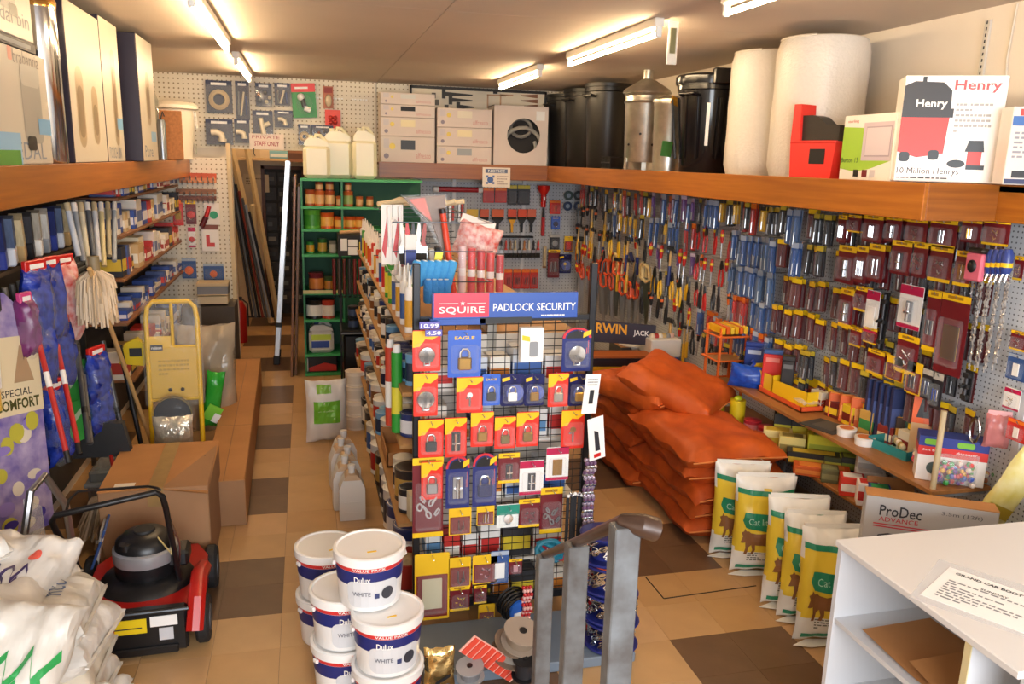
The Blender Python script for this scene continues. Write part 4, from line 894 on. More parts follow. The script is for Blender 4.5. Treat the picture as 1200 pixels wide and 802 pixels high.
# ---------------------------------------------------------------- railing in the foreground
t = thing('stair_railing', 'grey painted steel railing posts under a sloping worn handrail', 'railing'); GM = mat('767a7d', .45, .2, var=.3, scale=14, c2='565250')
P = []
for x0, x1, ytop, Yp in ((632, 650, 656, 2.5), (667, 691, 643, 1.95), (722, 752, 622, 1.5)):
    a, b = at(x0, ytop, Y=Yp), at(x1, ytop, Y=Yp); w = b.x-a.x; cx = (a.x+b.x)/2; P.append((cx, Yp, a.z))
    part('post', G().box((cx-w/2, Yp, 0), (cx+w/2, Yp+.045, a.z), GM, .003), t)
a = P[2]; HR = mat('4a3428', .35, .1, var=.3, scale=20)
e = (Vector(P[0])-Vector(P[2])).normalized()
pts = [Vector(P[0])+e*.03+Vector((0, .02, .006)), Vector(P[1])+Vector((0, .02, .006)), Vector(P[2])+Vector((0, .025, .008)), Vector(P[2])+Vector((.03, -.0, .006)), Vector(P[2])+Vector((.062, .0, -.006))]
part('handrail', G().tube(pts, [.014, .015, .017, .026, .027], HR, 12), t)
# ================================================================ value-pack paint buckets
WB = mat('f1f0ee', .28)
def bucketb():
    t = thing('paint_bucket', 'x', 'paint bucket'); r0, r1, h = .122, .14, .235
    part('body', G().lathe([(r0, 0), (r0+.003, .006), (r1, h*.93)], WB, 40), t)
    rr = lambda z: r0+.003+(r1-r0-.003)*(z-.006)/(h*.93-.006)+.0012
    part('navy_band', G().lathe([(rr(.115), .115), (rr(.175), .175)], mat('232c72', .35), 40, cap=False), t)
    part('red_band', G().lathe([(rr(.176), .176), (rr(.198), .198)], mat('d23434', .35), 40, cap=False), t)
    fn = lambda u, v: (lambda a, z: ((rr(z)+.0015)*math.sin(a), -(rr(z)+.0015)*math.cos(a), z))(u/.135, v)
    part('grey_panel', decal(roundrect(-.12, .02, .1, .135, .03), mat('d4d6da', .35), fn), t)
    fn2 = lambda u, v: (lambda a, z: ((rr(z)+.003)*math.sin(a), -(rr(z)+.003)*math.cos(a), z))(u/.135, v)
    part('value_pack_lettering', decal(fit2d('VALUE PACK', -.09, .181, .13, .012, .02), WHITE, fn2), t); part('brand_lettering', decal(fit2d('Dulux', -.085, .132, .065, .026, .02), WHITE, fn2), t); part('colour_lettering', decal(fit2d('WHITE', -.095, .072, .075, .018, .01), mat('6a6c78', .4), fn2), t)
    part('dial_print', decal(circ2d(.05, .078, .027), mat('3a3c46', .4), fn2), t); part('shield_print', decal(rect2d(-.005, .06, .015, .082), mat('3a4470', .4), fn2), t)
    part('lid', G().lathe([(r1+.002, h*.83), (r1+.007, h*.84), (r1+.008, h*.985), (r1+.003, h), (r1-.006, h*1.0), (r1-.01, h*.975), (0, h*.97)], WB, 40), t)
    part('price_sticker', G().box((-.02, -.065, h*.972), (.018, -.055, h*.978), YEL), t)
    for s in (-1, 1): part('handle_lug', G().box((s*(r1-.002), -.015, h*.72), (s*(r1+.012), .015, h*.8), WB, .004), t)
    return t
def bucket(px, py, z, label, rz):
    p = at(px, py, Z=z+.23); inst('bucket', bucketb, (p.x, p.y, z), rz, label, 'value pack paint buckets')
    return p
p1 = at(454, 709, Z=.485); p3 = at(403, 683, Z=.485)
for k, z in enumerate((.0, .237)):
    inst('bucket', bucketb, (p1.x, p1.y, z), .12+.1*k, ['white paint bucket at the bottom front, cut by the photo edge', 'white paint bucket second from the front, right of the left-hand stack'][k], 'value pack paint buckets')
    inst('bucket', bucketb, (p3.x, p3.y, z), .55-.1*k, ['bottom white paint bucket of the left-hand stack', 'upper white paint bucket of the left-hand stack, partly hidden behind top one'][k], 'value pack paint buckets')
    p = at(384, 641, Z=.485); inst('bucket', bucketb, (p.x-.005, p.y+.06, z), .5, ['paint bucket on the floor behind the left-hand stack', 'paint bucket lid peeping out farthest back left of the stacks'][k], 'value pack paint buckets')
p = at(433, 634, Z=.722); inst('bucket', bucketb, (p.x, p.y, .474), .1, 'topmost white paint bucket resting on the others, VALUE PACK facing front', 'value pack paint buckets')
# ================================================================ central gondola
GY0, GY1 = 3.8, 7.55
SHW = mat('b98a52', .5, var=.2, scale=4, stretch=(6, .6, 6))
t = thing('gondola_shelving', 'double-sided brown shelving run down the middle of the shop', 'shelving')
part('plinth', G().box((.42, GY0, 0), (1.3, GY1, .07), mat('5a564e', .6)), t); part('spine_panel', G().box((.85, GY0, .07), (.875, GY1, 1.5), mat('b6b2a8', .6)), t)
GZ = (.455, .87, 1.14, 1.42)
for i, z in enumerate(GZ):
    part('shelf', G().box((.40+.012*i, GY0, z-.022), (.85, GY1, z), SHW, .003), t); part('shelf', G().box((.875, GY0, z-.022), (1.31, GY1, z), SHW, .003), t)
for y in (GY0+.01, 5.05, 6.3, GY1-.01):
    part('upright', G().box((.84, y-.02, 0), (.885, y+.02, 1.52), mat('8d8a82', .4, .5)), t)
for z in (.3, .62, .93, 1.2): part('end_shelf', G().box((.5, 3.63, z-.015), (1.27, 3.795, z), mat('d8d4cc', .5)), t)
part('end_panel', G().box((.5, 3.796, .07), (1.27, 3.8, 1.42), mat('cfc8be', .6)), t)
# cartons behind the wire grid, seen through it
EC = [('e8e6e2', 'c8302c'), ('f0efec', 'e8e4dc'), ('d8dde4', '3a62a8'), ('efe9dc', 'd8842c'), ('c9342c', 'f0ece4'), ('2c2c30', 'd8c030'), ('e4e2de', '5a8ab8')]
for r, z in enumerate((.071, .3, .62, .93, 1.2)):
    x = .52; k = 0
    while x < 1.2:
        w = rnd.choice((.08, .1, .13, .15)); h = rnd.choice((.1, .14, .18)); c = EC[rnd.randrange(7)]
        if x+w > 1.26: break
        inst(('ec', w, h, c), boxed(w, .13, h, *c), (x+w/2, 3.715, z), 0, 'carton behind padlock grid, %s shelf up, %s from left' % (ORD[r], ORD[k]), 'cartons behind the wire grid'); x += w+.012; k += 1
PAL = [('f0eee8', '1f2440', 'f2e8dc'), ('22242c', 'e8e4dc', 'efe2d0'), ('d8d4cc', '2c5aa0', 'f0e4d4'), ('f2efe8', 'c03028', 'e8d8c4'), ('2c3c78', 'e8e8ec', 'efe0cc'), ('b8b4a8', '26282e', 'd8cbb8'), ('e8e4d8', '7a4a24', 'efe4d8'), ('6fa4d0', '20304c', 'f0e6da'), ('3a3230', 'c8a050', 'caa878')]
NM = {0: 'white tin with navy band', 1: 'black tin with white band', 2: 'grey tin with blue band', 3: 'white tin with red band', 4: 'navy tin with white band', 5: 'grey tin with black band', 6: 'cream tin with brown band', 7: 'pale blue tin with dark band', 8: 'dark tin with gold band'}
SHN = ['bottom', 'second', 'third', 'fourth']
for s, (z, x, sizes, gap) in enumerate(((.071, .5, ((.1, .22), (.085, .2), (.105, .25)), .02), (.456, .49, ((.075, .15), (.085, .18), (.06, .13)), .012), (.871, .485, ((.05, .11), (.045, .13), (.06, .12)), .01), (1.141, .49, ((.035, .16), (.04, .1), (.045, .13)), .01))):
    y = GY0+.1; k = 0
    if s == 0: y = 4.05
    while y < GY1-.1:
        r, h = rnd.choice(sizes); i = rnd.randrange(9); y += r
        if s == 1 and 4.55 < y < 5.0: y = 5.05
        stin(('t', r, h, *PAL[i]), (x+rnd.uniform(-.015, .015), y, z), NM[i] + ', gondola %s shelf, %s from near end' % (SHN[s], nth(k)), 'tins on the gondola', rnd.uniform(0, 6)); k += 1
        if s in (1, 2) and rnd.random() < .6: stin(('t', r, h, *PAL[(i+3) % 9]), (x+.19, y, z), NM[(i+3) % 9] + ' in rear of gondola %s shelf, behind the %s' % (SHN[s], nth(k-1)), 'tins on the gondola')
        y += r+gap
# items at near end of the lower shelf: red tub, cardboard tray
t = thing('cardboard_tray', 'open brown cardboard tray between tins on the gondola second shelf', 'tray', (.55, 4.77, .456))
part('base', G().box((-.13, -.2, 0), (.13, .2, .01), CARD), t)
for a, b in (((-.13, -.2, 0), (-.122, .2, .09)), ((.122, -.2, 0), (.13, .2, .12)), ((-.13, -.2, 0), (.13, -.192, .09)), ((-.13, .192, 0), (.13, .2, .12))): part('side', G().box(a, b, CARD), t)
t = thing('catalogue_box', 'cream printed box standing at near end of the gondola lower shelf', 'box', (.56, 3.86, .456), .1)
part('carton_body', G().box((-.1, -.04, 0), (.1, .04, .14), mat('e0d8b8', .5), .002), t); part('print', flat(shift(textlines(.14, .05, 3, 3), -.07, .06), INK, lambda u, v: (u, -.041, v)), t)
t = thing('red_tub', 'open red tub of odds and ends beside the front paint buckets', 'tub', (.46, 3.93, .0)); part('tub', G().lathe([(.1, 0), (.115, .2), (.12, .2), (.12, .21), (.11, .21), (.096, .02), (0, .02)], mat('b0342a', .35), 24), t)
part('contents', G().ball((0, 0, .15), (.1, .1, .06), mat('c8b890', .6, var=.4, scale=25)), t); part('handle', G().tube([(-.115, 0, .2), (-.08, -.06, .28), (0, -.08, .31), (.08, -.06, .28), (.115, 0, .2)], .006, WHITEP, 6), t)
# row of flat white bottles on the floor
def flatbottle():
    t = thing('white_bottle', 'x', 'bottle'); W = mat('e9e6e0', .35)
    part('body', G().prism([(-.075, 0), (.075, 0), (.08, .01), (.08, .21), (.055, .27), (.03, .3), (-.03, .3), (-.055, .27), (-.08, .21), (-.08, .01)], -.055, .055, W), t)
    part('neck', G().lathe([(.02, .3), (.02, .33), (.024, .33), (.024, .355), (0, .355)], W, 14), t); part('tinted_shoulder', G().prism([(-.0555, .268), (.0555, .268), (.03, .302), (-.03, .302)], -.0555, .0555, mat('d8b894', .5)), t)
    part('ridge', G().box((-.06, -.06, .05), (.06, -.054, .056), W).box((-.06, -.06, .12), (.06, -.054, .126), W), t)
    return t
for k in range(5): inst('fb', flatbottle, (.23-.005*k-.03*(k % 2), 4.92+.17*k, 0), .05*k, 'white flat-sided bottle on the aisle floor, %s from the front' % ORD[k], 'white bottles on the aisle floor')
# sack with green panel
t = thing('compost_sack', 'white upright sack with lime green panel standing in the left aisle', 'sack', (.11, 6.4, .26), .12)
g = G(); LG = mat('74b832', .4); fn = bag(g, .33, .52, .16, mat('ded8d0', .4), 4, 16, wr=.02); part('sack_body', g, t)
part('green_panel', decal(rect2d(-.68, -.35, .62, .38), LG, lambda u, v: fn(u, v, -1)-Vector((0, .003, 0)), .12), t); part('top_print', decal(rect2d(-.5, .62, .2, .9), mat('8cc04a', .4), lambda u, v: fn(u, v, -1)-Vector((0, .003, 0)), .12), t)
part('lettering', decal(fit2d('wood pellets', -.5, .02, .8, .08), mat('d8ecc0', .4), lambda u, v: fn(u, v, -1)-Vector((0, .0055, 0)), .12), t)
# sealant tubes on the fourth shelf and up
TC = [('f0ece4', 'e0582c'), ('efeae2', 'c8302c'), ('e8e4e0', '3a5a98'), ('3a9a3a', 'd8d040'), ('c83a2c', 'e8e4dc'), ('f0ece4', 'd8a030')]
for k in range(34):
    c = TC[rnd.randrange(6)]; y = 3.88+.105*k
    inst(('cart',)+c, cartridge(*c), (.47+.03*(k % 2), y, 1.421), rnd.uniform(0, 6), '%s sealant tube, %s band, top gondola shelf, %s from near end' % ({'f0ece4': 'white', 'efeae2': 'white', 'e8e4e0': 'grey-white', '3a9a3a': 'green', 'c83a2c': 'red'}[c[0]], {'e0582c': 'orange', 'c8302c': 'red', '3a5a98': 'blue', 'd8d040': 'yellow', 'e8e4dc': 'white', 'd8a030': 'gold'}[c[1]], nth(k)), 'sealant tubes on the gondola')
# two long green and yellow tubes leaning at the near corner
for k, (c, lb) in enumerate((('2f9a34', 'long green and yellow foam tube leaning at gondola near corner, inner'), ('c8442c', 'long red and white foam tube leaning beside the green one'))):
    a = at(473-8*k, 430, X=.43); t = thing('foam_tube', lb, 'tube', (.42-.02*k, 4.0+.12*k, .875), (0, 0, 0))
    part('body', G().lathe([(.028, 0), (.028, .42)], mat(c, .35), 16), t); part('label_band', G().lathe([(.0285, .1), (.0285, .24)], mat('e0d23a' if k == 0 else 'efece6', .4), 16, cap=False), t); part('cap', G().lathe([(.022, .42), (.018, .46), (0, .46)], WHITE, 12), t)
# ---------------------------------------------------------------- decorating goods hanging over the gondola
t = thing('wire_rack', 'bent silver wire racks above the gondola holding decorating tools', 'wire rack')
for y in (4.2, 4.6, 5.0, 5.4):
    for z in (1.62, 1.78, 1.93): part('wire', G().tube([(.42, y, z), (.5, y-.02, z), (.7, y, z), (.9, y-.02, z), (.95, y, z)], .003, DKSTEEL, 6), t)
for x in (.45, .93): part('wire', G().tube([(x, 4.2, 1.62), (x, 5.4, 1.62)], .004, STEEL, 6), t); part('wire', G().tube([(x, 4.2, 1.93), (x, 5.4, 1.93)], .004, STEEL, 6), t)
def hang(px, y0, y1, Yp): a, b = at(px, y0, Y=Yp), at(px, y1, Y=Yp); return a, a.z-b.z
def brush(hc, fc, fer=STEEL):
    def b():
        t = thing('paint_brush', 'x', 'paint brush')
        part('handle', G().prism([(-.006, 0), (.006, 0), (.012, -.05), (.008, -.09), (.022, -.12), (-.022, -.12), (-.008, -.09), (-.012, -.05)], -.008, .008, hc), t)
        part('ferrule', G().box((-.025, -.009, -.155), (.025, .009, -.118), fer), t); part('bristles', G().prism([(-.025, -.155), (.025, -.155), (.027, -.21), (-.027, -.21)], -.008, .008, fc), t)
        return t
    return b
def sleeve(c, L=.23):
    def b():
        t = thing('roller_sleeve', 'x', 'roller'); part('sleeve', G().lathe([(.02, -L), (.026, -L+.008), (.026, -.008), (.02, 0)], mat(c, .8, bump=.4, bscale=60), 14), t); part('core', G().lathe([(.012, -L-.004), (.012, .004)], WHITEP, 10), t); return t
    return b
LW = mat('c8a068', .5)
for k in range(2):
    a, h = hang(453+13*k, 240, 310, 4.35); t = thing('brush_pack', 'long white and red brush pack at the top left of gondola, %s one' % ('left', 'right')[k], 'hanging pack', a)
    part('card', G().box((-.028, 0, -h), (.028, .004, 0), mat('efe6dc', .5)), t); part('red_stripe', flat(ngon2d([(-.026, -h*.75), (.002, -h*.2), (.016, -h*.2), (-.006, -h*.9)]), RED, lambda u, v: (u, -.002, v)), t); part('handle', G().tube([(.008, -.012, -.01), (.014, -.012, -h*.7)], .008, WHITE, 8), t)
t = thing('lining_paper_offcuts', 'crumpled cream foam strips lying on top of the wire rack', 'packing', at(490, 238, Y=4.5))
for k in range(7): part('strip', G().tube([(-.22+.05*k, .02*k, -.01), (-.15+.05*k, .02, .02*math.sin(k)), (-.05+.05*k, -.03, .015)], .014, mat('e0cca4', .8), 6), t)
a, h = hang(508, 232, 322, 4.3); t = thing('dust_sheet_pack', 'orange and grey folded dust sheet in clear wrap, triangular, above gondola', 'hanging pack', a)
part('sheet', G().prism([(-.16, 0), (.06, .015), (.06, -h*.8), (.0, -h*.35)], -.02, .02, mat('8a6a50', .5, var=.4, scale=9)), t); part('orange_print', flat(ngon2d([(-.13, -.01), (-.05, 0), (-.01, -h*.3), (-.06, -h*.2)]), mat('e0502c', .4), lambda u, v: (u, -.022, v)), t); part('wrap', G().prism([(-.17, .01), (.07, .02), (.07, -h*.85), (-.02, -h*.4)], -.03, .03, CLEAR), t)
a, h = hang(515, 296, 332, 4.2); t = thing('yellow_tag_strip', 'bright yellow zigzag tag strip hanging under the dust sheet', 'tag', a); part('strip', G().prism([(-.02, 0), (.02, .005), (.012, -h*.25), (.026, -h*.3), (.008, -h*.6), (.02, -h*.65), (-.01, -h), (-.022, -h*.6), (-.008, -h*.5), (-.028, -h*.25)], -.002, .002, mat('f2e22a', .4)), t)
for k in range(5):
    a, h = hang(470+7*k, 262, 300, 4.3); inst(('bp', k), brush([mat('e8e4dc', .4), RED, BLACK, WHITEP, mat('a83a2c', .4)][k], mat('2a2420', .8)), a, (0, .05*k-.1, 0), ['white-handled brush in the brush row over the gondola', 'red-handled brush in the brush row over the gondola', 'black-handled brush in the brush row over the gondola', 'glossy white-handled brush near dust sheet pack', 'dark red-handled brush next to the dust sheet pack'][k], 'brushes over the gondola')
# shelf edge strip of white/red goods
t = thing('scraper_tray', 'dark red and grey tray of scrapers on the wire rack', 'tray', at(493, 305, Y=4.35)); part('tray', G().box((-.12, -.05, -.03), (.13, .08, 0), mat('7a2a22', .4), .006), t)
for k in range(6): part('scraper', G().box((-.1+.036*k, -.03, 0), (-.075+.036*k, .04, .05+.01*(k % 3)), (STEEL, WHITEP, INK)[k % 3]), t)
for k in range(6):
    a, h = hang(490+8.2*k, 306, 328, 4.15); inst(('sl', 'a'), sleeve('4aa4e4', .13), a, (0, .25, 0), 'sky blue roller sleeve in the upper blue row left of red pole, %s from left' % ORD[k], 'blue roller sleeves')
for k in range(4):
    a, h = hang(502+7*k, 328, 347, 4.1); inst(('sl', 'b'), sleeve('3a8ad8', .12), a, 0, 'blue mini roller in the lower row just above the header sign, %s from left' % ORD[k], 'blue roller sleeves')
a, b = at(519, 250, Y=4.25), at(536, 352, Y=4.25); t = thing('red_extension_pole', 'thick orange-red pole leaning above the red header panel', 'pole', b); part('shaft', G().tube([(0, 0, -.1), a-b], .016, mat('e0482c', .4), 12), t); part('end_cap', G().tube([a-b, (a-b)*1.05], .018, BLACK, 10), t)
for k in range(5):
    a, b = at(541+10*k, 282+3*k, Y=4.3+.02*k), at(541+11*k, 345, Y=4.3+.02*k); t = thing('roller_pack', 'red roller tube in clear wrap beside the red pole, %s from left' % ORD[k], 'roller', b, 0, 'red wrapped rollers'); L = a.z-b.z
    part('tube', G().lathe([(.022, 0), (.022, L*.9)], mat(['e8c8c8', 'd83a3c', 'c82c30', 'd8403c', 'c03034'][k], .35), 14), t); part('wrap', G().lathe([(.026, -.01), (.026, L*.95), (.01, L*1.12)], CLEAR, 12), t); part('band', G().lathe([(.0225, L*.35), (.0225, L*.5)], mat('f0e4e0', .4), 14, cap=False), t)
a, h = hang(560, 262, 300, 4.5); t = thing('red_cloth_pack', 'red and white patterned cloth pack over the wrapped rollers', 'hanging pack', a); g = G(); bag(g, .26, .2, .08, mat('cc3a30', .5, var=.7, scale=26, c2='efe0d8'), 6, 12); part('pack_body', g, t, (0, 0, -.1), (0, .3, 0)); part('header', G().box((-.1, -.004, -.02), (.1, .004, .03), mat('efe4d8', .5), 0, Matrix.Rotation(.3, 4, 'Y')), t)
# white vertical tube boxes and goods left of the stand
for k in range(7):
    z = 1.66; y = 4.3+.2*k
    inst(('rollb', k % 3), boxed(.06, .05, .2, ['efeae4', 'e8e2dc', 'f0ece8'][k % 3], ['3a4a90', 'd04a34', '2c2c34'][k % 3]), (.52, y, z), .2, '%s-printed slim white box hanging left of gondola top, %s from near end' % (['blue', 'red', 'black'][k % 3], ORD[k]), 'slim white boxes')
# ================================================================ goods at the far end of the gondola
t = thing('price_board_rack', 'black rack front with white and yellow price tickets near green shelves', 'rack', (0, 7.95, 0))
a, b = at(396, 276, Y=7.95), at(448, 300, Y=7.95)
part('fascia', G().box((a.x, 0, b.z), (b.x, .3, a.z), BLACKM), t)
for i, (x0, y0, x1, y1, m) in enumerate(((399, 280, 407, 294, WHITE), (408, 281, 419, 289, WHITE), (408, 290, 419, 299, WHITE), (421, 284, 432, 296, mat('ecd84a', .5)), (433, 287, 441, 292, WHITE))):
    c, d = at(x0, y0, Y=7.94), at(x1, y1, Y=7.94); part('price_ticket', G().box((c.x, -.006, d.z), (d.x, -.001, c.z), m), t)
part('top_goods', G().tube([(a.x+.02, .1, a.z+.02), (a.x+.2, .12, a.z+.03), (b.x-.05, .1, a.z+.015)], .016, mat('c8a070', .6), 7), t)
for x in (a.x+.02, b.x-.02): part('leg', G().box((x-.012, .1, 0), (x+.012, .124, b.z), BLACKM), t)
for k in range(9):
    a, b = at(392+6*k, 304, Y=8.0), at(392+6*k, 345, Y=8.0); t = thing('hanging_rod', 'dark red or brown hanging rod under the price rack, %s from left' % ORD[k], 'rod', b, 0, 'rods under the price rack')
    part('rod', G().lathe([(.017, 0), (.017, a.z-b.z)], mat(['6a1a1c', '4a3a30', '5c2018', '3a3432', '7a2420', '8a2c28', '4c4038', '6b5a50', '3c2a26'][k], .4), 10), t); part('tip', G().lathe([(.017, -.02), (.008, -.03)], DKSTEEL, 10), t)
# black storage trunk with black tins on it
c = at(408, 480, Z=0); t = thing('black_bin', 'tall black plastic bin with tins on its lid behind the sack', 'bin', (.47, 7.75, 0)); part('body', G().box((-.17, -.16, 0), (.15, .2, .62), mat('0e0e10', .35), .02), t); part('lid', G().box((-.19, -.18, .62), (.17, .22, .66), mat('141416', .35), .012), t); part('rim_line', G().box((-.192, -.183, .628), (.172, -.178, .634), GREYP), t)
for k in range(4):
    stin(('t', .05, .1, '1c2028', '3a4a6a', '8a8e94'), (.4+.13*(k % 2), 7.72, .661+.11*(k//2)), 'black and blue tin on the black bin, %s' % ['lower left', 'lower right', 'upper left', 'upper right'][k], 'tins on the black bin')
for k in range(4):
    a = at(404+5*k, 448+6*k, X=.33); inst('wh', tin(.085, .12, mat('e8dccc', .4), mat('d8ccbc', .5), mat('efe2d2', .4)), (.36, 6.7+.02*k, .0+.123*k), 0, 'cream-lidded tub in the floor stack behind the sack, %s from floor' % ORD[k], 'stack of cream tubs')
# ================================================================ green shelf unit at the back
GRN = mat('1f7a48', .45); GRL = mat('3aa45a', .45); gy = 8.45
t = thing('green_shelf_unit', 'bright green metal shelf unit stocked with tins against the back wall', 'shelving')
X0, X1 = -.06, 1.2
part('back_panel', G().box((X0, 8.93, 0), (X1, 8.95, 2.03), mat('14583a', .6)), t)
for x in (X0, .335): part('side_panel', G().box((x, gy, 0), (x+.02, 8.93, 2.03), GRN), t)
for z, xr in ((2.03, 1.15), (1.755, .75), (1.53, .75), (1.275, .42), (.885, .335), (.6, .335), (.235, .335), (.03, .335)): part('shelf', G().box((X0, gy-.01, z-.025), (xr, 8.93, z), GRL), t)
part('price_strip', G().box((X0, gy-.016, .875), (.34, gy-.011, .91), mat('d8cc8a', .5)), t)
def gt(px, z, r, h, cols, label, y=8.56):
    X = at(px, 300, Y=y).x; return stin(('t', r, h)+cols, (X, y, z), label, 'tins on the green shelves')
BRN = ('a84a24', 'e8b878', '8a6a50'); BR2 = ('c8642c', 'd8a870', '9a8a78'); ORG = ('d85a20', 'f0b050', 'c89070')
for px, z, r, h, c, lb in [(365,1.756,.05,.16,BRN,'brown tin, first from left on top tier'), (376,1.756,.05,.15,BR2,'orange-brown tin under a small one, second on top tier'), (376,1.907,.04,.085,BRN,'small tin stacked second from left, top tier'), (388,1.756,.05,.15,BRN,'brown tin under another, third on top tier'), (388,1.907,.04,.09,('8a2c24','e0a060','7a6a5a'),'small red-brown tin stacked third, top tier'),
    (399,1.756,.035,.1,BR2,'low tin between the two-tin stacks, top tier'), (409,1.756,.05,.15,('c8642c','9aac5a','9a8a78'),'tin with greenish band under another, top tier'), (409,1.907,.032,.085,BRN,'small tin stacked fifth from left, top tier'), (422,1.756,.036,.1,BR2,'lone small brown tin right of stacks, top tier'), (434,1.756,.036,.1,BRN,'brown tin at the far right of the top tier'),
    (367,1.531,.085,.19,('58a838','3a8a2c','86b860'),'big lime green tub on the second tier'), (384,1.531,.07,.16,ORG,'large orange tin beside the green tub'), (399,1.531,.058,.12,ORG,'orange tin, first of three alike on second tier'), (411,1.531,.058,.12,ORG,'orange tin, middle of three alike on second tier'), (422,1.531,.05,.12,ORG,'orange tin, last of three alike on second tier'),
    (364,1.276,.04,.12,('2f7a3a','d8a030','3a6a3a'),'green and gold tin at left of third tier'), (378,1.276,.045,.15,('2f6a34','c8a040','b8b0a0'),'taller green and gold tin on third tier'), (390,1.276,.04,.13,('8a8478','c8c0b0','a09a90'),'dull grey tin on third tier'),
    (370,.886,.075,.19,('6a2430','c87a3a','8a3a40'),'maroon and orange tin on the fourth tier'), (385,.886,.05,.15,('3a5a34','c07a34','8a6a44'),'green and orange tin at right of fourth tier'), (367,.601,.085,.2,('141416','efece6','1c1c20'),'black tin with white label on the fifth tier'), (383,.601,.07,.19,('c0402c','e8d8c8','8a3a2c'),'red tin with pale label beside the black one')]: gt(px, z, r, h, c, lb)
def jerry(w, d, h, m, capm=None):
    def b():
        t = thing('jerrycan', 'x', 'jerrycan')
        part('body', G().box((-w*.97, -d, 0), (w*.97, d, h*.76), m, .035), t); part('shoulder', G().prism([(-w*.9, h*.74), (w*.93, h*.74), (w*.8, h*.84), (w*.2, h*.93), (-w*.55, h*.93), (-w*.86, h*.83)], -d*.8, d*.8, m), t)
        part('handle', G().tube([(-w*.1, 0, h*.9), (w*.0, 0, h*1.0), (w*.3, 0, h*.99), (w*.75, 0, h*.84)], .02, m, 8), t); part('cap', G().lathe([(.026, h*.92), (.028, h*.99), (0, h*.99)], capm or m, 14, Matrix.Translation((-w*.35, 0, 0))), t)
        return t
    return b
JM = mat('e8e0bc', .3)
for px, w, h, dy, lb in ((371, .135, .42, -.06, 'shortest translucent cream jerrycan, left one on green unit'), (396, .145, .5, .1, 'middle translucent cream jerrycan on top of the green unit'), (427, .125, .51, .02, 'right-hand cream jerrycan with brown cap on the green unit')):
    inst(('j', w, h), jerry(w, .11, h, JM, BROWNW if px == 425 else None), (at(px, 190, Y=8.6+dy).x, 8.62+dy, 2.031), 0, lb, 'cream jerrycans')
t = inst('jw', jerry(.13, .1, .32, mat('d8d4cc', .35), mat('2c3a6a', .4)), (.11, 8.58, .236), 0, 'grey-white jerrycan with green and blue label on green unit'); part('label_print', G().box((-.1, -.103, .06), (.08, -.1, .13), mat('2c4a9a', .4)).box((-.1, -.103, .14), (.1, -.1, .2), mat('b8d040', .4)), t)
t = thing('red_tool_case', 'black and red case on the lowest shelf of green unit', 'case', (.12, 8.6, .031)); part('case_body', G().box((-.15, -.1, 0), (.15, .1, .17), BLACK, .01), t); part('red_front', G().prism([(-.14, .01), (.14, .01), (.14, .07), (.02, .1), (-.14, .05)], -.106, -.1, mat('c8322c', .4)), t); part('white_print', G().box((-.17, -.108, .01), (-.15, -.09, .15), WHITE), t)
# sheet materials and ladder at the mouth of the passage
for k, (c, lb) in enumerate((('8a5a30', 'brown wooden sheet leaning on the green unit, front one'), ('6a4a2c', 'dark wooden sheet leaning behind the front one'))):
    g = G().box((-.012, 0, 0), (.012, .85, 2.05-.1*k), woodmat(c, '7a4c26', 'Z'), .002); one('wooden_sheet', g, lb, 'board', (-.2+.04*k, 8.45+.05*k, 0), (0, .045, 0), 'sheets beside the green unit')
t = thing('ladder', 'silver aluminium ladder with black feet leaning in the passage', 'ladder', (-.37, 9.0, 0), (-.03, .085, 0)); AL = mat('c2c6ca', .3, .9)
for y in (0, .38):
    part('stile', G().box((-.025, y-.012, .06), (.025, y+.012, 2.2), AL, .003), t); part('foot', G().box((-.035, y-.02, 0), (.035, y+.02, .1), BLACKM, .006), t); part('clamp', G().box((-.035, y-.022, .42), (.035, y+.022, .47), BLACKM, .004), t)
for k in range(7): part('rung', G().tube([(0, 0, .3+.28*k), (0, .38, .3+.28*k)], .013, AL, 8), t)
# ================================================================ orange sacks
OR = [mat('cf5a1c', .55, var=.3, scale=7, bump=.35, bscale=9, c2='a8410f'), mat('d4601e', .55, var=.3, scale=6, bump=.35, bscale=8, c2='b0480f'), mat('c65316', .55, var=.3, scale=8, bump=.35, bscale=9, c2='9c3b0c')]
def sack(c, rot, w, L, th, seed, label):
    t = thing('orange_sack', label, 'sack', c, rot, 'pile of orange sacks'); g = G(); bag(g, w, L, th, OR[seed % 3], seed, 20, wr=.026, p=5, ears=.0, ex=.42); me = g.mesh('sack_body'); me.transform(Matrix.Rotation(-PI/2, 4, 'X')); part('sack_body', me, t)
    part('seam', G().tube([(-w*.46, -L*.5, 0), (0, -L*.48, .004), (w*.46, -L*.5, 0)], .005, mat('e08a4a', .6), 5), t)
    part('twine', G().tube([(w*.2, -L*.49, 0), (w*.24, -L*.53, -.02), (w*.2, -L*.55, -.07)], .002, mat('d8c8b0', .6), 4), t)
    return t
K = 0
LAY = ['on the floor', 'second from the floor', 'third from the floor', 'fourth from the floor', 'fifth from the floor']
for k in range(5):
    sack((2.52-.012*k+.02*(k % 2), 4.58+.03*(k % 2), .085+.114*k), (.02*(k % 2), .03*(1-k % 3), .06*(k % 3)-.05), .68, .95, .175, 3+k, 'orange sack %s in the front column of the pile' % LAY[k])
    if k < 5: sack((2.46+.015*(k % 2)+.01*k, 5.42-.02*(k % 2), .085+.114*k), (.02, .03*(k % 2), .05*(k % 2)+.03), .68, .92, .175, 13+k, 'orange sack %s in the rear column of the pile' % LAY[k])
sack((2.33, 5.3, .655), (.06, .05, .5), .5, .7, .19, 31, 'plump orange sack with pointed corner, upper left on the pile')
sack((2.52, 5.1, .73), (.3, -.08, .75), .62, .72, .2, 37, 'topmost orange sack tilted towards the front of the pile')
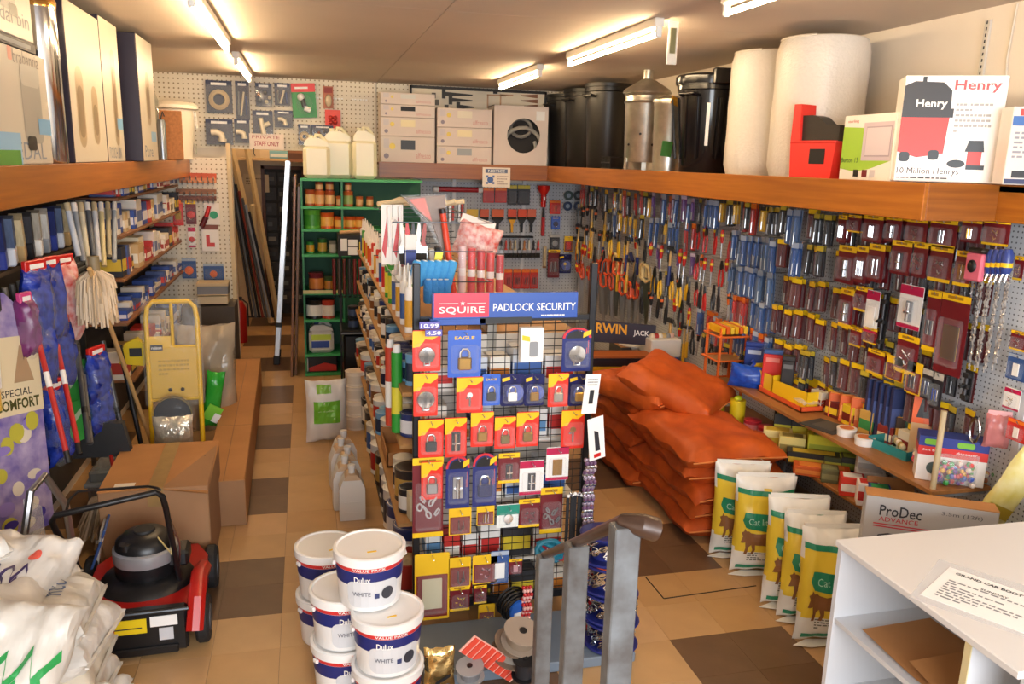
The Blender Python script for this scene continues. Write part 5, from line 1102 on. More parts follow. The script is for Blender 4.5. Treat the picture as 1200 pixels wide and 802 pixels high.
# ================================================================ cat litter bags
LW_, LY, LGN, LBR = mat('efece4', .3, bump=.15, bscale=9), mat('f0cf3e', .28, bump=.12, bscale=9), mat('1f8a66', .3), mat('8a5a30', .5)
CAT = [(-.62,-.30),(-.55,-.12),(-.60,-.02),(-.52,.02),(-.50,.10),(-.44,.03),(-.36,.04),(-.30,.0),(-.1,-.02),(.2,.02),(.42,0),(.55,-.12),(.62,-.34),(.56,-.34),(.5,-.2),(.44,-.26),(.46,-.5),(.4,-.66),(.3,-.66),(.34,-.5),(.28,-.34),(.02,-.34),(-.12,-.34),(-.1,-.48),(-.16,-.62),(-.26,-.62),(-.2,-.48),(-.26,-.34),(-.34,-.4),(-.38,-.62),(-.48,-.62),(-.44,-.44),(-.46,-.28),(-.54,-.3)]
def litter(px, pyb, pyt, wpx, rz, label, seed):
    p = at(px, pyb, Z=0); h = at(px, pyt, Y=p.y+.03).z; w = wpx*p.length/951; w = min(w, .34)
    t = thing('cat_litter_bag', label, 'bag', (p.x, p.y, h/2), (-.06, 0, rz), 'cat litter bags'); g = G()
    def mm(u, v):
        if abs(v) > .9 or abs(u) > .93: return LW_
        if v > .74: return LW_
        return LY if v > -.52 else LW_
    fn = bag(g, w, h, .15, mm, seed, 26, wr=.014); part('bag_body', g, t)
    S = lambda e: (lambda u, v: fn(u, v, -1)-Vector((0, e, 0)))
    part('green_band', decal(rect2d(-.95, .66, .95, .76), LGN, S(.003), .1), t); part('green_panel', decal(ngon2d([(-.72, .3), (.6, .28), (.66, -.04), (.1, -.08), (-.66, -.03), (-.78, .12)]), LGN, S(.003), .1), t)
    part('cat_silhouette', decal(ngon2d([(x*.95-.22, y*.75-.12) for x, y in CAT]), LBR, S(.004), .1), t); part('lettering', decal(fit2d('Cat litter', -.6, .06, .95, .13), mat('b8e0cc', .4), S(.005), .1), t)
    part('brown_oval', decal(circ2d(.5, .48, .22, 16, .07), mat('c89a50', .4), S(.003), .1), t); part('small_print', decal(shift(textlines(1.1, .2, 4, seed), -.55, -.74), mat('6a6a60', .5), S(.003), .2), t)
    part('green_foot', decal(rect2d(-.85, -.92, .85, -.84), LGN, S(.003), .1), t)
    part('top_seal', G().box((-w*.47, -.003, h/2-.012), (w*.47, .003, h/2+.012), LW_), t); part('bottom_flap', G().prism([(-w*.56, -.06), (-w*.3, -.075), (w*.46, -.03), (w*.46, 0), (-w*.3, 0)], -h/2+.002, -h/2+.006, LW_, 'Z'), t)
for a in [(862, 648, 541, 66, -.30, 'yellow cat litter bag farthest back, touching the orange sacks', 1), (888, 668, 556, 76, -.26, 'yellow cat litter bag second from the sacks, cat fully visible', 2), (925, 706, 581, 72, -.3, 'yellow cat litter bag in the middle of the row', 3), (944, 722, 600, 72, -.3, 'narrowly visible cat litter bag, second from the white counter', 4), (966, 748, 616, 80, -.22, 'nearest yellow cat litter bag beside the white counter', 5)]: litter(*a)
# ================================================================ white counter unit
WC = mat('d8dade', .3, var=.03, scale=3); X0, X1, Y0, Y1, H = 1.83, 3.02, 1.55, 2.33, .95
t = thing('counter_unit', 'white laminate counter with open shelves in the lower right corner', 'counter')
part('worktop', G().box((X0-.012, Y0-.012, H-.024), (X1, Y1+.005, H), mat('dedcda', .28), .003), t)
part('side_panel', G().box((X0, Y1-.02, 0), (X1, Y1, H-.024), WC), t); part('side_panel', G().box((X0, Y0+.16, 0), (X1, Y0+.18, H-.024), WC), t); part('back_panel', G().box((X0+.4, Y0+.18, 0), (X0+.415, Y1-.02, H-.024), WC), t)
for z in (.36, .65): part('shelf', G().box((X0+.004, Y0+.18, z-.018), (X0+.4, Y1-.02, z), WC), t)
part('base_shelf', G().box((X0+.004, Y0+.18, .06), (X0+.4, Y1-.02, .08), WC), t)
part('edge_band', G().box((X0-.001, Y0+.158, 0), (X0+.003, Y0+.182, H-.024), mat('d8c89a', .5)), t); part('front_panel', G().box((X0+.03, Y0, 0), (X1, Y0+.015, H-.024), WC), t)
g = G().add([(-.17, -.2, 0), (.16, -.2, 0), (.16, .0, .005), (-.17, .0, .005), (-.15, .24, .012), (.15, .24, .012)], [(0,1,2,3), (3,2,5,4)], CARD).add([(-.17, -.2, .004), (.16, -.2, .004), (.16, .0, .045), (-.17, .0, .045), (-.15, .24, .012)], [(0,1,2,3)], CARD)
one('cardboard_sheet', g, 'folded brown cardboard lying on the shelf inside the counter', 'cardboard', (X0+.2, 1.97, .653), .05)
a, b = at(1100, 690, Z=H), at(1200, 700, Z=H)
a, b, c = at(1124, 668, Z=H), at(1200, 694, Z=H), at(1172, 742, Z=H); e = b-a
t = thing('car_boot_flyer', 'white car boot sale flyer lying on the counter top', 'paper', (a.x-.03, a.y-.02, H+.0008), math.atan2(e.y, e.x))
part('paper', G().box((-.03, -.24, 0), (.27, .03, .0006), mat('f6f6f4', .5)), t); F = lambda u, v: (u, v, .0012)
part('headline', flat(fit2d('GRAND CAR BOOT SALE', .0, -.012, .25, .018, .03), INK, F), t); part('body_print', flat(shift(textlines(.24, .15, 8, 12), .0, -.21), mat('8a8a90', .6), F, flat(fit2d('SUNDAY', .09, -.06, .08, .012, .02), INK, F)), t)
one('plastic_sleeve', G().box((-.06, -.3, 0), (.3, .05, .0003), mat('f4f6fa', .1, alpha=.25)), 'clear plastic sleeve under the flyer on the counter', 'sleeve', (a.x-.02, a.y, H+.0002), math.atan2(e.y, e.x)+.08)
# grey box with big lettering behind the counter
a, b = at(1017, 572, Y=2.9), at(1172, 602, Y=2.62); L = math.hypot(b.x-a.x, b.y-a.y); h = min(a.z, b.z)
t = thing('grey_carton', 'grey carton with red underlined lettering behind the white counter', 'box', (a.x, a.y, 0), math.atan2(b.y-a.y, b.x-a.x)); part('carton_body', G().box((0, 0, 0), (L, .1, h), mat('b4b2b2', .5), .003), t)
part('top_edge', G().box((0, 0, h), (L, .1, h+.004), CARD), t); F = lambda u, v, e=.0012: (u, -e, h+v)
part('lettering', flat(fit2d('ProDec', .06, -.085, .17, .05, .012), INK, F), t); part('red_lettering', flat(fit2d('ADVANCE', .06, -.112, .16, .022, .01), mat('b83a48', .5), F), t)
part('red_rule', flat(rect2d(.04, -.128, .4, -.122), mat('c03a48', .5), F), t); part('red_rule', flat(rect2d(.04, -.14, .42, -.134), mat('c03a48', .5), F), t)
part('big_lettering', flat(fit2d('CLASSIC', .05, -.25, .5, .085, .03), mat('3a3a3e', .5), F), t); part('size_lettering', flat(fit2d('3.5m (12ft)', L-.22, -.05, .16, .022), mat('5a5a60', .5), F), t)
# dark green thing and yellow bag at the right edge
t = thing('green_bag', 'dark green plastic bag edge behind the counter at right', 'bag', (3.06, 2.3, .48)); g = G(); bag(g, .3, .95, .2, mat('16502f', .35, bump=.3, bscale=8), 9, 12, wr=.03); part('bag_body', g, t)
a = at(1186, 560, Y=2.78); t = thing('seed_bag', 'glossy yellow seed bag leaning at the right edge of the shelf', 'bag', (3.1, 2.84, .82), (.15, .35, -.5)); g = G(); bag(g, .14, .5, .07, mat('d8c458', .2, var=.5, scale=9, c2='e8e0b0'), 8, 12, wr=.012); part('bag_body', g, t); part('stripe', G().box((-.05, -.04, -.12), (.05, -.036, -.06), mat('a8902c', .4)), t)
# ================================================================ low shelf unit under the right pegboard
SX = 2.85; t = thing('low_shelf_unit', 'wooden two-tier shelf unit crowded with small goods under pegboard', 'shelving'); SW = mat('a8703c', .45, var=.25, scale=5, stretch=(6, .6, 6))
Z1, Z2 = .77, .49
part('shelf', G().box((SX, 3.02, Z1-.022), (PX-.01, 5.0, Z1), SW, .002), t); part('shelf', G().box((SX, 3.2, Z2-.022), (PX-.01, 5.3, Z2), SW, .002), t)
for y in (3.06, 4.0, 4.95): part('bracket', G().box((PX-.3, y-.01, Z1-.05), (PX-.01, y+.01, Z1-.022), GREYP), t); part('bracket', G().box((PX-.3, y+.2, Z2-.05), (PX-.01, y+.22, Z2-.022), GREYP), t)
part('dowel_post', G().lathe([(.014, Z1), (.014, 1.16)], PALEW, 12, Matrix.Translation((SX+.03, 3.05, 0))), t)
part('crate_line', G().box((SX+.05, 3.3, .0), (PX-.02, 5.2, .04), mat('5a5e66', .6)), t)
def gbox(px0, py0, px1, py1, z, c, c2, label, dep=.1, rz=-.55, name='small_carton', group='goods on the low shelves', rough=.5, deco=None):
    px = (px0+px1)/2; p = at(px, py1, Z=z); p = at(px, py1, X=3.09) if p.x > 3.09 else p; h = max(.015, at(px, py0, Y=p.y+dep*.5).z-z); w = (px1-px0)*p.length/951*1.15; h *= 1.1
    t = thing(name, label, 'box', (max(p.x, SX+.02)+.03, p.y+dep*.3, z+.0005), rz, group)
    part('carton_body', G().box((-w/2, -dep/2, 0), (w/2, dep/2, h), mat(c, rough), .003), t)
    part('printed_band', G().box((-w*.47, -dep/2-.001, h*.25), (w*.47, -dep/2+.001, h*.65), mat(c2, rough)), t); part('top_print', G().box((-w*.4, -dep*.35, h-.001), (w*.4, dep*.35, h+.0012), mat(c2, rough)), t)
    if deco: deco(t, w, dep, h)
    return t, w, h
# upper tier
def tray(px, py, z, L, W, h, c, ci, label, rz=0, flap=0):
    p = at(px, py, Z=z); p.x = max(2.95, min(p.x, 3.07)); t = thing('display_tray', label, 'tray', (p.x, p.y, z+.001), rz); m1, m2 = mat(c, .45), mat(ci, .6)
    part('base', G().box((-W/2, -L/2, 0), (W/2, L/2, .006), m2), t)
    for a, b in (((-W/2, -L/2, 0), (-W/2+.005, L/2, h)), ((W/2-.005, -L/2, 0), (W/2, L/2, h*1.3)), ((-W/2, -L/2, 0), (W/2, -L/2+.005, h)), ((-W/2, L/2-.005, 0), (W/2, L/2, h*1.2))): part('side', G().box(a, b, m1), t)
    if flap: part('lid_flap', G().box((-W/2, -L/2, 0), (W/2, L/2, .004), m2, 0, Matrix.Translation((W*.62, 0, h*1.3+.05)) @ Matrix.Rotation(-1.25, 4, 'Y')), t)
    return t
t = tray(925, 470, Z1, .5, .16, .035, 'e05a2c', 'e8d8c8', 'long flat white and orange cardboard tray along the shelf edge'); g = G(); bag(g, .3, .14, .07, CLEARW, 3, 8); part('cellophane_bag', g, t, (.02, -.1, .05), (PI/2, 0, 1.5))
tray(945, 455, Z1, .26, .19, .13, 'f0c828', 'efe6d8', 'open yellow cardboard display box with pale inside, farther one', 0, 1); tray(985, 470, Z1, .34, .19, .12, 'f2c61e', 'e8d8a0', 'wide open yellow display box in the middle of the shelf', .1)
for k in range(3): gbox(968+13*k, 463+3*k, 981+13*k, 488+2*k, Z1, 'd8642c', 'e89a50', 'small orange carton on upper tier, %s of three beside yellow box' % ['left', 'middle', 'right'][k], .05)
one('sandpaper_sheet', G().box((-.1, -.12, 0), (.1, .12, .004), mat('3c3a38', .8)).box((-.06, -.08, .004), (.09, .06, .008), mat('55504a', .8)), 'dark flat sheets lying at front of the upper tier', 'sheet', (2.94, 3.98, Z1+.001), .3)
for k in range(2):
    p = at(992+22*k, 506+4*k, X=2.96); t = thing('round_tub', 'white round tub with orange lid near shelf edge, %s one' % ('farther', 'nearer')[k], 'tub', (2.96, p.y, Z1+.001), 0, 'round tubs'); part('body', G().lathe([(.05, 0), (.053, .035)], WHITE, 24), t); part('lid', G().lathe([(.055, .035), (.055, .045), (0, .046)], mat('efe8e0', .4), 24), t); part('lid_label', G().lathe([(.04, .0462), (0, .0468)], mat('d8783c', .5), 20), t)
for k in range(5): gbox(1010+7*k, 450+3*k, 1022+7*k, 487+3*k, Z1, '24305c', '4a5a90', 'navy pack standing in row behind the tubs, %s from left' % ORD[k], .03, -.2)
for k in range(4): gbox(1027+6*k, 487+2*k, 1035+6*k, 504+2*k, Z1, ['2a2420', 'e0702c', 'e8d8c0', '3a2c24'][k], ['e8782c', 'efe0c0', '2a2a2a', 'd8a040'][k], 'tiny orange or black figure card before the navy packs, %s from left' % ORD[k], .02)
t = tray(1052, 530, Z1, .26, .17, .05, '2a8a8e', '8ac0b8', 'teal cardboard display box with raised lid near shelf front', .15, 1)
for k in range(6): part('keyring', G().ball((-.04+.02*k, -.06+.03*k, .05), (.018, .018, .022), mat(['d8c8a0', 'b89a50', 'e8e0d0', 'c8b080', '9a9a90', 'e0d0a0'][k], .4), 7, 5), t)
def sweets(px, py, w, h, label, n=60, seed=1):
    p = at(px, py, Z=Z1); t = thing('sweet_bag', label, 'bag', (max(p.x, 2.9)+.05, p.y, Z1+h/2), (0, 0, -.5), 'clear bags of coloured balls'); q = random.Random(seed)
    g = G()
    for i in range(n): g.ball((q.uniform(-.4, .4)*w, q.uniform(-.03, .03), q.uniform(-.42, .25)*h), q.uniform(.01, .015), mat(q.choice(['d83a2c', 'f0b420', '3a5ab8', 'e86a9a', '6a3a9a', '3aa04a', 'f0e0d0', 'e07a2c']), .35), 6, 4)
    o = part('coloured_balls', g, t); o['kind'] = 'stuff'; g = G(); bag(g, w, h, .09, mat('f4f6f8', .08, alpha=.2, spec=.9, bump=.3, bscale=20), seed, 10, wr=.012); part('clear_bag', g, t)
sweets(1072, 545, .12, .08, 'small clear bag of red and brown pieces at the shelf edge', 30, 4); sweets(1106, 570, .2, .16, 'large clear bag of coloured balls beside the wooden dowel', 90, 5); sweets(1146, 568, .13, .12, 'crumpled clear bag of pale pieces right of the dowel', 25, 7)
p = at(1128, 560, Z=Z1); t = thing('dispenser_carton', 'tall white carton with navy top and red band on upper tier', 'box', (3.04, 3.14, Z1+.001), -.62); w, d, h = .15, .06, .225
part('carton_body', G().box((-w, -d, 0), (w, d, h), mat('efe9e4', .4), .002), t); F = lambda u, v, e=.001: (u, -d-e, v)
part('navy_top', G().box((-w-.001, -d-.001, h*.78), (w+.001, d+.001, h+.001), mat('2a3a88', .4)), t); part('red_band', G().box((-w-.001, -d-.0012, h*.58), (w+.001, d+.0012, h*.78), mat('d2332e', .4)), t)
part('green_logo', flat(roundrect(-w*.85, h*.82, -w*.35, h*.95, .01), mat('7ab83a', .4), lay(F, .002)), t); part('green_logo', flat(roundrect(w*.1, h*.82, w*.6, h*.95, .01), mat('7ab83a', .4), lay(F, .002)), t); part('lettering', flat(fit2d('dust bag', -w*.9, h*.66, w*.5, h*.07), WHITE, lay(F, .002)), t); part('lettering', flat(fit2d('dispenser', w*.1, h*.66, w*.6, h*.07), WHITE, lay(F, .002)), t); part('picture', flat(circ2d(-w*.1, h*.32, h*.2), mat('a8384c', .4), F, flat(circ2d(-w*.5, h*.3, h*.14), mat('4a5a58', .4), F)), t)
t = thing('picture_board', 'leaning board with orange top and black animal shape behind the carton', 'card', (3.1, 3.42, Z1+.001), (-.12, 0, -.7)); part('board', G().box((-.05, -.004, 0), (.05, .004, .36), mat('d8b68a', .5)), t); part('orange_top', G().box((-.05, -.006, .19), (.05, -.004, .36), mat('e8642c', .5)), t); part('black_shape', flat(ngon2d([(-.03, .22), (.03, .22), (.035, .27), (.01, .3), (.015, .33), (-.01, .32), (-.02, .27)]), BLACK, lambda u, v: (u, -.007, v)), t)
t = thing('pink_bag', 'pink clear hanging bag above the white carton', 'bag', (3.13, 2.98, 1.07), -.6); g = G(); bag(g, .11, .17, .05, mat('c87a78', .2, alpha=.75, bump=.3, bscale=20), 5, 10); part('bag_body', g, t); part('header', G().box((-.05, -.003, .07), (.05, .003, .1), mat('d8a0a0', .4)), t)
# blue bag, yellow reels
p = at(886, 448, Z=Z1); t = thing('blue_net_bag', 'bright blue speckled bag at the far end of upper tier', 'bag', (2.93, 4.86, Z1+.07), (0, .1, -.5)); g = G(); bag(g, .26, .17, .12, mat('1f56c0', .3, var=.3, scale=30, c2='0f3a98'), 4, 12); part('bag_body', g, t); part('top_knot', G().tube([(0, 0, .07), (.02, 0, .1), (.0, 0, .12)], .012, BLUE, 7), t)
for k in range(2): p = at(869+18*k, 487+8*k, Z=Z2); t = thing('yellow_roll', 'yellow cylinder roll beside the orange sacks, %s one' % ('thinner left', 'thicker right')[k], 'roll', (2.87+.03*k, 5.12-.2*k, Z2+.001), 0, 'yellow rolls'); part('roll', G().lathe([(.04+.015*k, 0), (.04+.015*k, .17)], mat('e8cc1e', .45), 20), t); part('core', G().lathe([(.02, .17), (.02, .172), (.012, .172)], mat('c8a880', .6), 14), t); part('top_ribbon', G().ball((0, 0, .18), (.03, .02, .02), mat(['f0407a', 'c8e020'][k], .4)), t)
for k in range(3): stin(('t', .06, .08, 'b82838', 'd88a90', 'c05a60'), (2.92+.02*k, 4.74-.15*k, Z2+.001), 'flat red tin on the lower tier, %s from the yellow rolls' % ORD[k], 'red tins')
# lower tier cartons
for a in [(905,486,928,520,'2c2c2c','d8cc30','black and yellow glove carton, first on lower tier'), (926,488,950,524,'343436','e0d43a','black and yellow glove carton, second on lower tier'), (948,498,972,516,'c8402c','e07a4a','small red carton between black-yellow cartons'), (880,505,908,528,'e8d890','d8b83a','pale yellow carton at far left of lower tier'), (905,512,930,538,'d8c878','8a7a3a','dull yellow carton at the front of lower tier'), (950,512,1000,532,'d8d030','a8b030','flat yellow-green carton lying across lower tier'),
    (925,530,975,548,'1c1a1a','c8a82c','long black carton with yellow band at the shelf edge'), (932,546,985,560,'d05a20','e88a3a','long orange carton under the black one'), (965,534,985,552,'4a5030','c8c84a','dark green carton in the middle of lower tier'), (985,535,1005,554,'3a3c34','8a9a3a','dark carton with green stripe next to it'), (958,548,974,566,'6a6a48','8a8a60','olive grey carton at shelf edge'), (1005,530,1028,552,'ece8e2','b8b4b0','upper white carton in a pair on lower tier'), (1003,552,1030,572,'f0ece6','c8c4c0','lower white carton in a pair on lower tier'),
    (982,558,1004,582,'d83a2c','f0ece8','red and white carton near the counter, first'), (996,566,1016,594,'efe8e4','c8302c','white and red carton near the counter, second'), (1010,572,1030,602,'2a4a9a','3aa060','blue carton with green corner at lower tier end')]: gbox(*a[:4], Z2, *a[4:])
t = thing('cardboard_offcut', 'brown cardboard flap standing on lower tier beside the grey carton', 'cardboard', (2.98, 3.42, Z2), (-.4, 0, -.4)); part('flap', G().box((-.12, -.004, 0), (.12, .004, .17), CARD), t)
# ================================================================ tool stand and cases behind the sacks
a, b = at(690, 372, Y=6.3), at(757, 400, Y=6.3)
t = thing('tool_box_display', 'black and yellow cardboard toolbox display with big yellow lettering', 'display box', (2.6, 6.25, .0), -.12); w = .3
zt = at(720, 385, Y=6.25).z
part('pedestal', G().box((-w+.03, .0, 0), (w-.06, .3, zt-.42), mat('c8c4bc', .6)), t); part('tray_front', G().box((-w, -.02, zt-.42), (w, .3, zt-.26), mat('231f2e', .5)), t); part('yellow_stripe', G().box((-w-.002, -.023, zt-.39), (w+.002, -.019, zt-.33), mat('e8b820', .5)), t)
part('back_board', G().prism([(-w, zt-.16), (w, zt-.2), (w, zt-.02), (-w, zt+.03)], .2, .22, mat('2e2838', .5)), t); part('orange_lining', G().box((-w+.01, -.01, zt-.265), (w-.01, .2, zt-.24), mat('b8642c', .6)), t)
F = lambda u, v, e=.002: (u, .2-e, zt+v)
part('yellow_lettering', flat(([(x, y-.08*x) for x, y in fit2d('IRWIN', -.26, -.1, .3, .09, .03)[0]], fit2d('IRWIN', -.26, -.1, .3, .09, .03)[1]), mat('f0a820', .5), F), t); part('white_lettering', flat(([(x, y-.08*x) for x, y in fit2d('JACK', .1, -.11, .14, .06, .02)[0]], fit2d('JACK', .1, -.11, .14, .06, .02)[1]), WHITE, F), t)
p = at(748, 392, Y=6.8); t = thing('white_helmet', 'white plastic safety helmet behind the toolbox display', 'helmet', (p.x, 6.8, p.z-.09)); part('dome', G().ball((0, 0, .03), (.14, .17, .15), mat('e8e2dc', .3), 20, 12), t); part('brim', G().lathe([(.13, 0), (.18, .0), (.18, .008), (.13, .02)], mat('e0dad4', .3), 24), t)
t = thing('display_stack', 'grey carton stack under the white helmet', 'box', (p.x, 6.85, 0)); part('carton_body', G().box((-.2, -.15, 0), (.2, .15, p.z-.1), mat('4a4644', .7)), t); part('top_flap', G().box((-.2, -.15, p.z-.1), (.2, .15, p.z-.094), CARD), t)
t = thing('parts_bin', 'white and blue square bin of small parts behind the sacks', 'bin', at(779, 430, Y=6.3)); part('blue_base', G().box((-.13, 0, -.12), (.13, .25, .08), mat('2a62c0', .4), .008), t); part('white_top', G().box((-.14, -.01, .08), (.14, .26, .24), mat('e4e0da', .4), .008), t)
for k in range(6): part('small_part', G().ball((-.09+.036*k, .1, .25), (.03, .03, .03), mat(['d8c8b0', 'b8302c', 'e8e0d0', 'c8a870', '8a8a8a', 'd8b0a0'][k], .5), 7, 5), t)
t = thing('bin_pedestal', 'dark box carrying the white and blue parts bin', 'box', at(779, 430, Y=6.45)); zb = t.location.z; part('carton_body', G().box((-.15, -.1, -zb+.0), (.15, .15, -.125), mat('2c2a2c', .7)), t); part('edge', G().box((-.155, -.105, -.14), (.155, .155, -.126), BLACK), t)
# orange wire drill-bit stand
p = at(866, 470, Y=5.2); t = thing('orange_wire_stand', 'orange wire stand with ruler-like post and yellow-tipped bits', 'display stand', (2.98, 5.3, Z2)); OW = mat('e8702c', .4)
for x, y in ((-.1, -.1), (.1, -.1), (-.1, .1), (.1, .1)): part('post', G().box((x-.008, y-.008, 0), (x+.008, y+.008, .62), OW), t)
for k in range(3): part('shelf_ring', G().tube([(-.12, -.12, .2+.18*k), (.12, -.12, .2+.18*k), (.12, .12, .2+.18*k), (-.12, .12, .2+.18*k)], .008, OW, 6, True), t); part('shelf_plate', G().box((-.11, -.11, .19+.18*k), (.11, .11, .197+.18*k), mat('b88a58', .5)), t)
for k in range(6): part('bit_pack', G().box((-.1+.035*k, -.12, .58), (-.075+.035*k, .1, .63+.006*(k % 2)), mat(['f0b820', 'e86a20', 'f0c83a'][k % 3], .4), .003), t)
for px0, px1, c, c2, lb in ((868, 889, '1d3a8a', 'b8c4dc', 'blue drill bit case with pale lettering at the orange stand'), (890, 911, 'd0302c', 'e88a80', 'red case with blue top next to the drill bit case'), (912, 926, '2c2a2c', '6a6a6c', 'dark case right of the red case')):
    q = at((px0+px1)/2, 430, X=3.0); t = thing('bit_case', lb, 'case', (3.03, q.y, Z1+.02), -.6, 'cases at the orange stand'); w = (px1-px0)*q.length/951/2; h = .24; part('case_body', G().box((-w, -.03, -.0), (w, .03, h), mat(c, .35), .006), t); part('label', G().box((-w*.7, -.032, h*.78), (w*.7, -.03, h*.9), mat(c2, .4)), t); part('top', G().box((-w, -.03, h), (w, .03, h+.03), mat('3a5a98' if c == 'd0302c' else c, .35), .004), t)
# ================================================================ goods hanging on the right pegboard
RZ = -PI/2
hook6 = G().tube([(.11, 0, 0), (-.02, 0, -.006), (-.03, 0, .008)], .0028, STEEL, 5).mesh('hook')
def wcard(px0, py0, px1, py1, style, kind, body, label, n=1, X=3.06, group='cards on the right pegboard'):
    pm = (py0+py1)/2; ya, yb = at(px0, pm, X=X).y, at(px1, pm, X=X).y; w = round(max(.03, ya-yb), 2); xm = (px0+px1)/2
    z0, z1 = at(xm, py0, X=X).z, at(xm, py1, X=X).z; h = round(z0-z1, 2); y = (ya+yb)/2
    part('hook', hook6, pr, (X+.02, y, z0-.014))
    for k in range(n):
        inst(('c', w, h, style, kind, id(body)), card(w, h, style, kind, body), (X+.035*k, y, z0-.001*k), RZ, label if n == 1 else label + (', front', ', behind')[k], group)
for a in [
 (982,252,992,284,'mar','bars',STEEL,'maroon card under the fascia, first left of the wide yellow strip'), (994,252,1009,272,'marb','screws',STEEL,'short maroon card with yellow foot under the fascia'), (1012,252,1034,284,'mar','bars',STEEL,'maroon card of silver rods under the fascia'), (1038,253,1056,284,'mar','bolt',STEEL,'dark maroon bolt card under the fascia, before the yellow header'), (1062,256,1086,286,'marb','screws',DB,'maroon card with black ironwork and wide yellow foot'), (1089,257,1122,290,'marb','bars',GREYP,'maroon card with grey bars under the fascia corner'), (1127,257,1150,284,'mar','bars',BRASS,'maroon card with two brass bolts under the fascia'), (1152,257,1184,288,'marb','screws',BRASS,'maroon card with brass pieces farthest right under the fascia'),
 (982,288,1002,332,'mar','bolt',CHROME,'maroon card with long chrome strip, second row left'), (1003,288,1016,332,'mar','bars',CHROME,'maroon card with shiny vertical bars, second row'), (1017,286,1036,332,'mar','bars',mat('5a1018', .4),'plain maroon cards with yellow header, second row'), (1044,282,1068,322,'mar','bolt',DKSTEEL,'maroon card with round gate latch, second row'), (1070,284,1086,326,'mar','screws',DKSTEEL,'maroon card with dark hooks beside gate latch'), (1089,288,1116,332,'marb','screws',CHROME,'maroon card with scattered chrome fittings, second row'), (1119,294,1138,336,'marb','hinge',BRASS,'maroon card with brass hinge left of the pink padlock'),
 (984,338,1000,384,'marb','bolt',STEEL,'maroon and yellow card with steel bolt, third row left'), (1002,336,1016,366,'marb','screws',DKSTEEL,'small maroon card with dark pieces, third row'), (996,384,1010,406,'marb','screws',CHROME,'small maroon card with chrome screws, fourth row left'), (1014,340,1030,390,'white','plate',WHITE,'white card with faint print, third row'), (1053,334,1081,386,'white','bolt',GREYP,'white and red card with slanting grey lock'), (1084,340,1100,414,'marb','bars',DB,'tall maroon card with grey-black bars'), (1099,344,1132,442,'mar','plate',BRASS,'tall maroon card with brass finger plate'), (1050,392,1076,440,'marb','screws',WHITE,'maroon card with fanned white pieces, fourth row'), (1012,384,1028,404,'marb','screws',BRASS,'tiny yellow and maroon card below white card'),
 (1080,432,1094,470,'blk','bars',NAVY,'navy pack hanging below the finger plate, first'), (1092,436,1104,480,'blk','bars',BLUE,'blue pack hanging below the finger plate, second'), (1016,410,1036,440,'marb','screws',DB,'maroon card with yellow header above navy packs, first'), (1038,418,1060,446,'yellow','screws',BRASS,'yellow and red card above the navy packs, second'), (1062,424,1080,462,'yellow','bars',DB,'yellow and black card above the navy packs, third')]:
    wcard(*a, n=2 if (a[2]-a[0]) < 24 and a[4] in ('mar', 'marb') else 1)
# far-right panel cards
for a in [(1188,300,1200,330,'marb','screws',BRASS,'maroon card cut off by the right edge, upper'), (1184,388,1204,412,'marb','screws',STEEL,'maroon card cut off by the right edge, lower'), (1180,415,1204,446,'steelblue','plate',WHITE,'blue and white card at the right edge'), (1176,455,1196,480,'white','screws',BRASS,'white pack with brass screws at right edge'), (1180,492,1204,518,'red','plate',mat('efe4d8', .4),'orange and white pack at the right edge')]: wcard(*a, X=3.12)
# long black bolt and the small black lever
def longbolt(px0, py0, px1, py1, label):
    a, b = at(px0, py0, X=3.08), at(px1, py1, X=3.08); t = thing('door_bolt', label, 'bolt', (3.08, (a.y+b.y)/2, b.z), RZ); h = a.z-b.z
    part('plate', G().box((-.022, -.003, 0), (.022, .003, h), BLACKM), t); part('bar', G().tube([(0, -.012, .01), (0, -.012, h-.01)], .009, mat('4a4a4e', .4, .6), 10), t); part('knob', G().tube([(0, -.015, h*.55), (.0, -.05, h*.5)], .008, BLACKM, 8), t)
    for z in (.15, .5, .85): part('staple', G().box((-.02, -.022, h*z-.012), (.02, -.003, h*z+.012), BLACKM, .003), t)
longbolt(1026, 340, 1046, 415, 'long black tower bolt hanging near the white card'); longbolt(1128, 432, 1140, 474, 'short black bolt hanging below the chains')
# padlock packs with hanging chains
p = at(1146, 312, X=3.02); t = thing('padlock_pack', 'pink card pack with black heart-shaped lock on the right pegboard', 'padlock', (3.02, p.y, p.z), RZ); part('card', G().box((-.05, -.03, -.07), (.05, .0, .06), mat('d86a80', .35), .008), t); part('lock', G().ball((0, -.035, .0), (.025, .012, .03), BLACK, 12, 8), t); part('top_lock', G().box((-.045, -.035, .06), (.055, .01, .085), mat('2a2620', .35), .01), t)
for k in range(4):
    p = at(1164+6*k, 308, X=3.04); t = thing('chain_lock_pack', 'navy and yellow lock sleeve in the bunch beside pink pack, %s from left' % ORD[k], 'padlock', (3.03, p.y, p.z), RZ, 'bunch of chain locks'); part('sleeve', G().lathe([(.02, -.05), (.026, -.03), (.026, .035), (.016, .06), (0, .062)], mat('2c3f86', .3), 12), t); part('yellow_band', G().lathe([(.0265, -.02), (.0265, .0)], YEL, 12, cap=False), t); part('shackle', G().tube([(-.012, 0, -.05), (-.012, -.01, -.085), (.012, -.01, -.085), (.012, 0, -.05)], .005, CHROME, 6), t)
CHN = mat('c4c4c6', .3, .8)
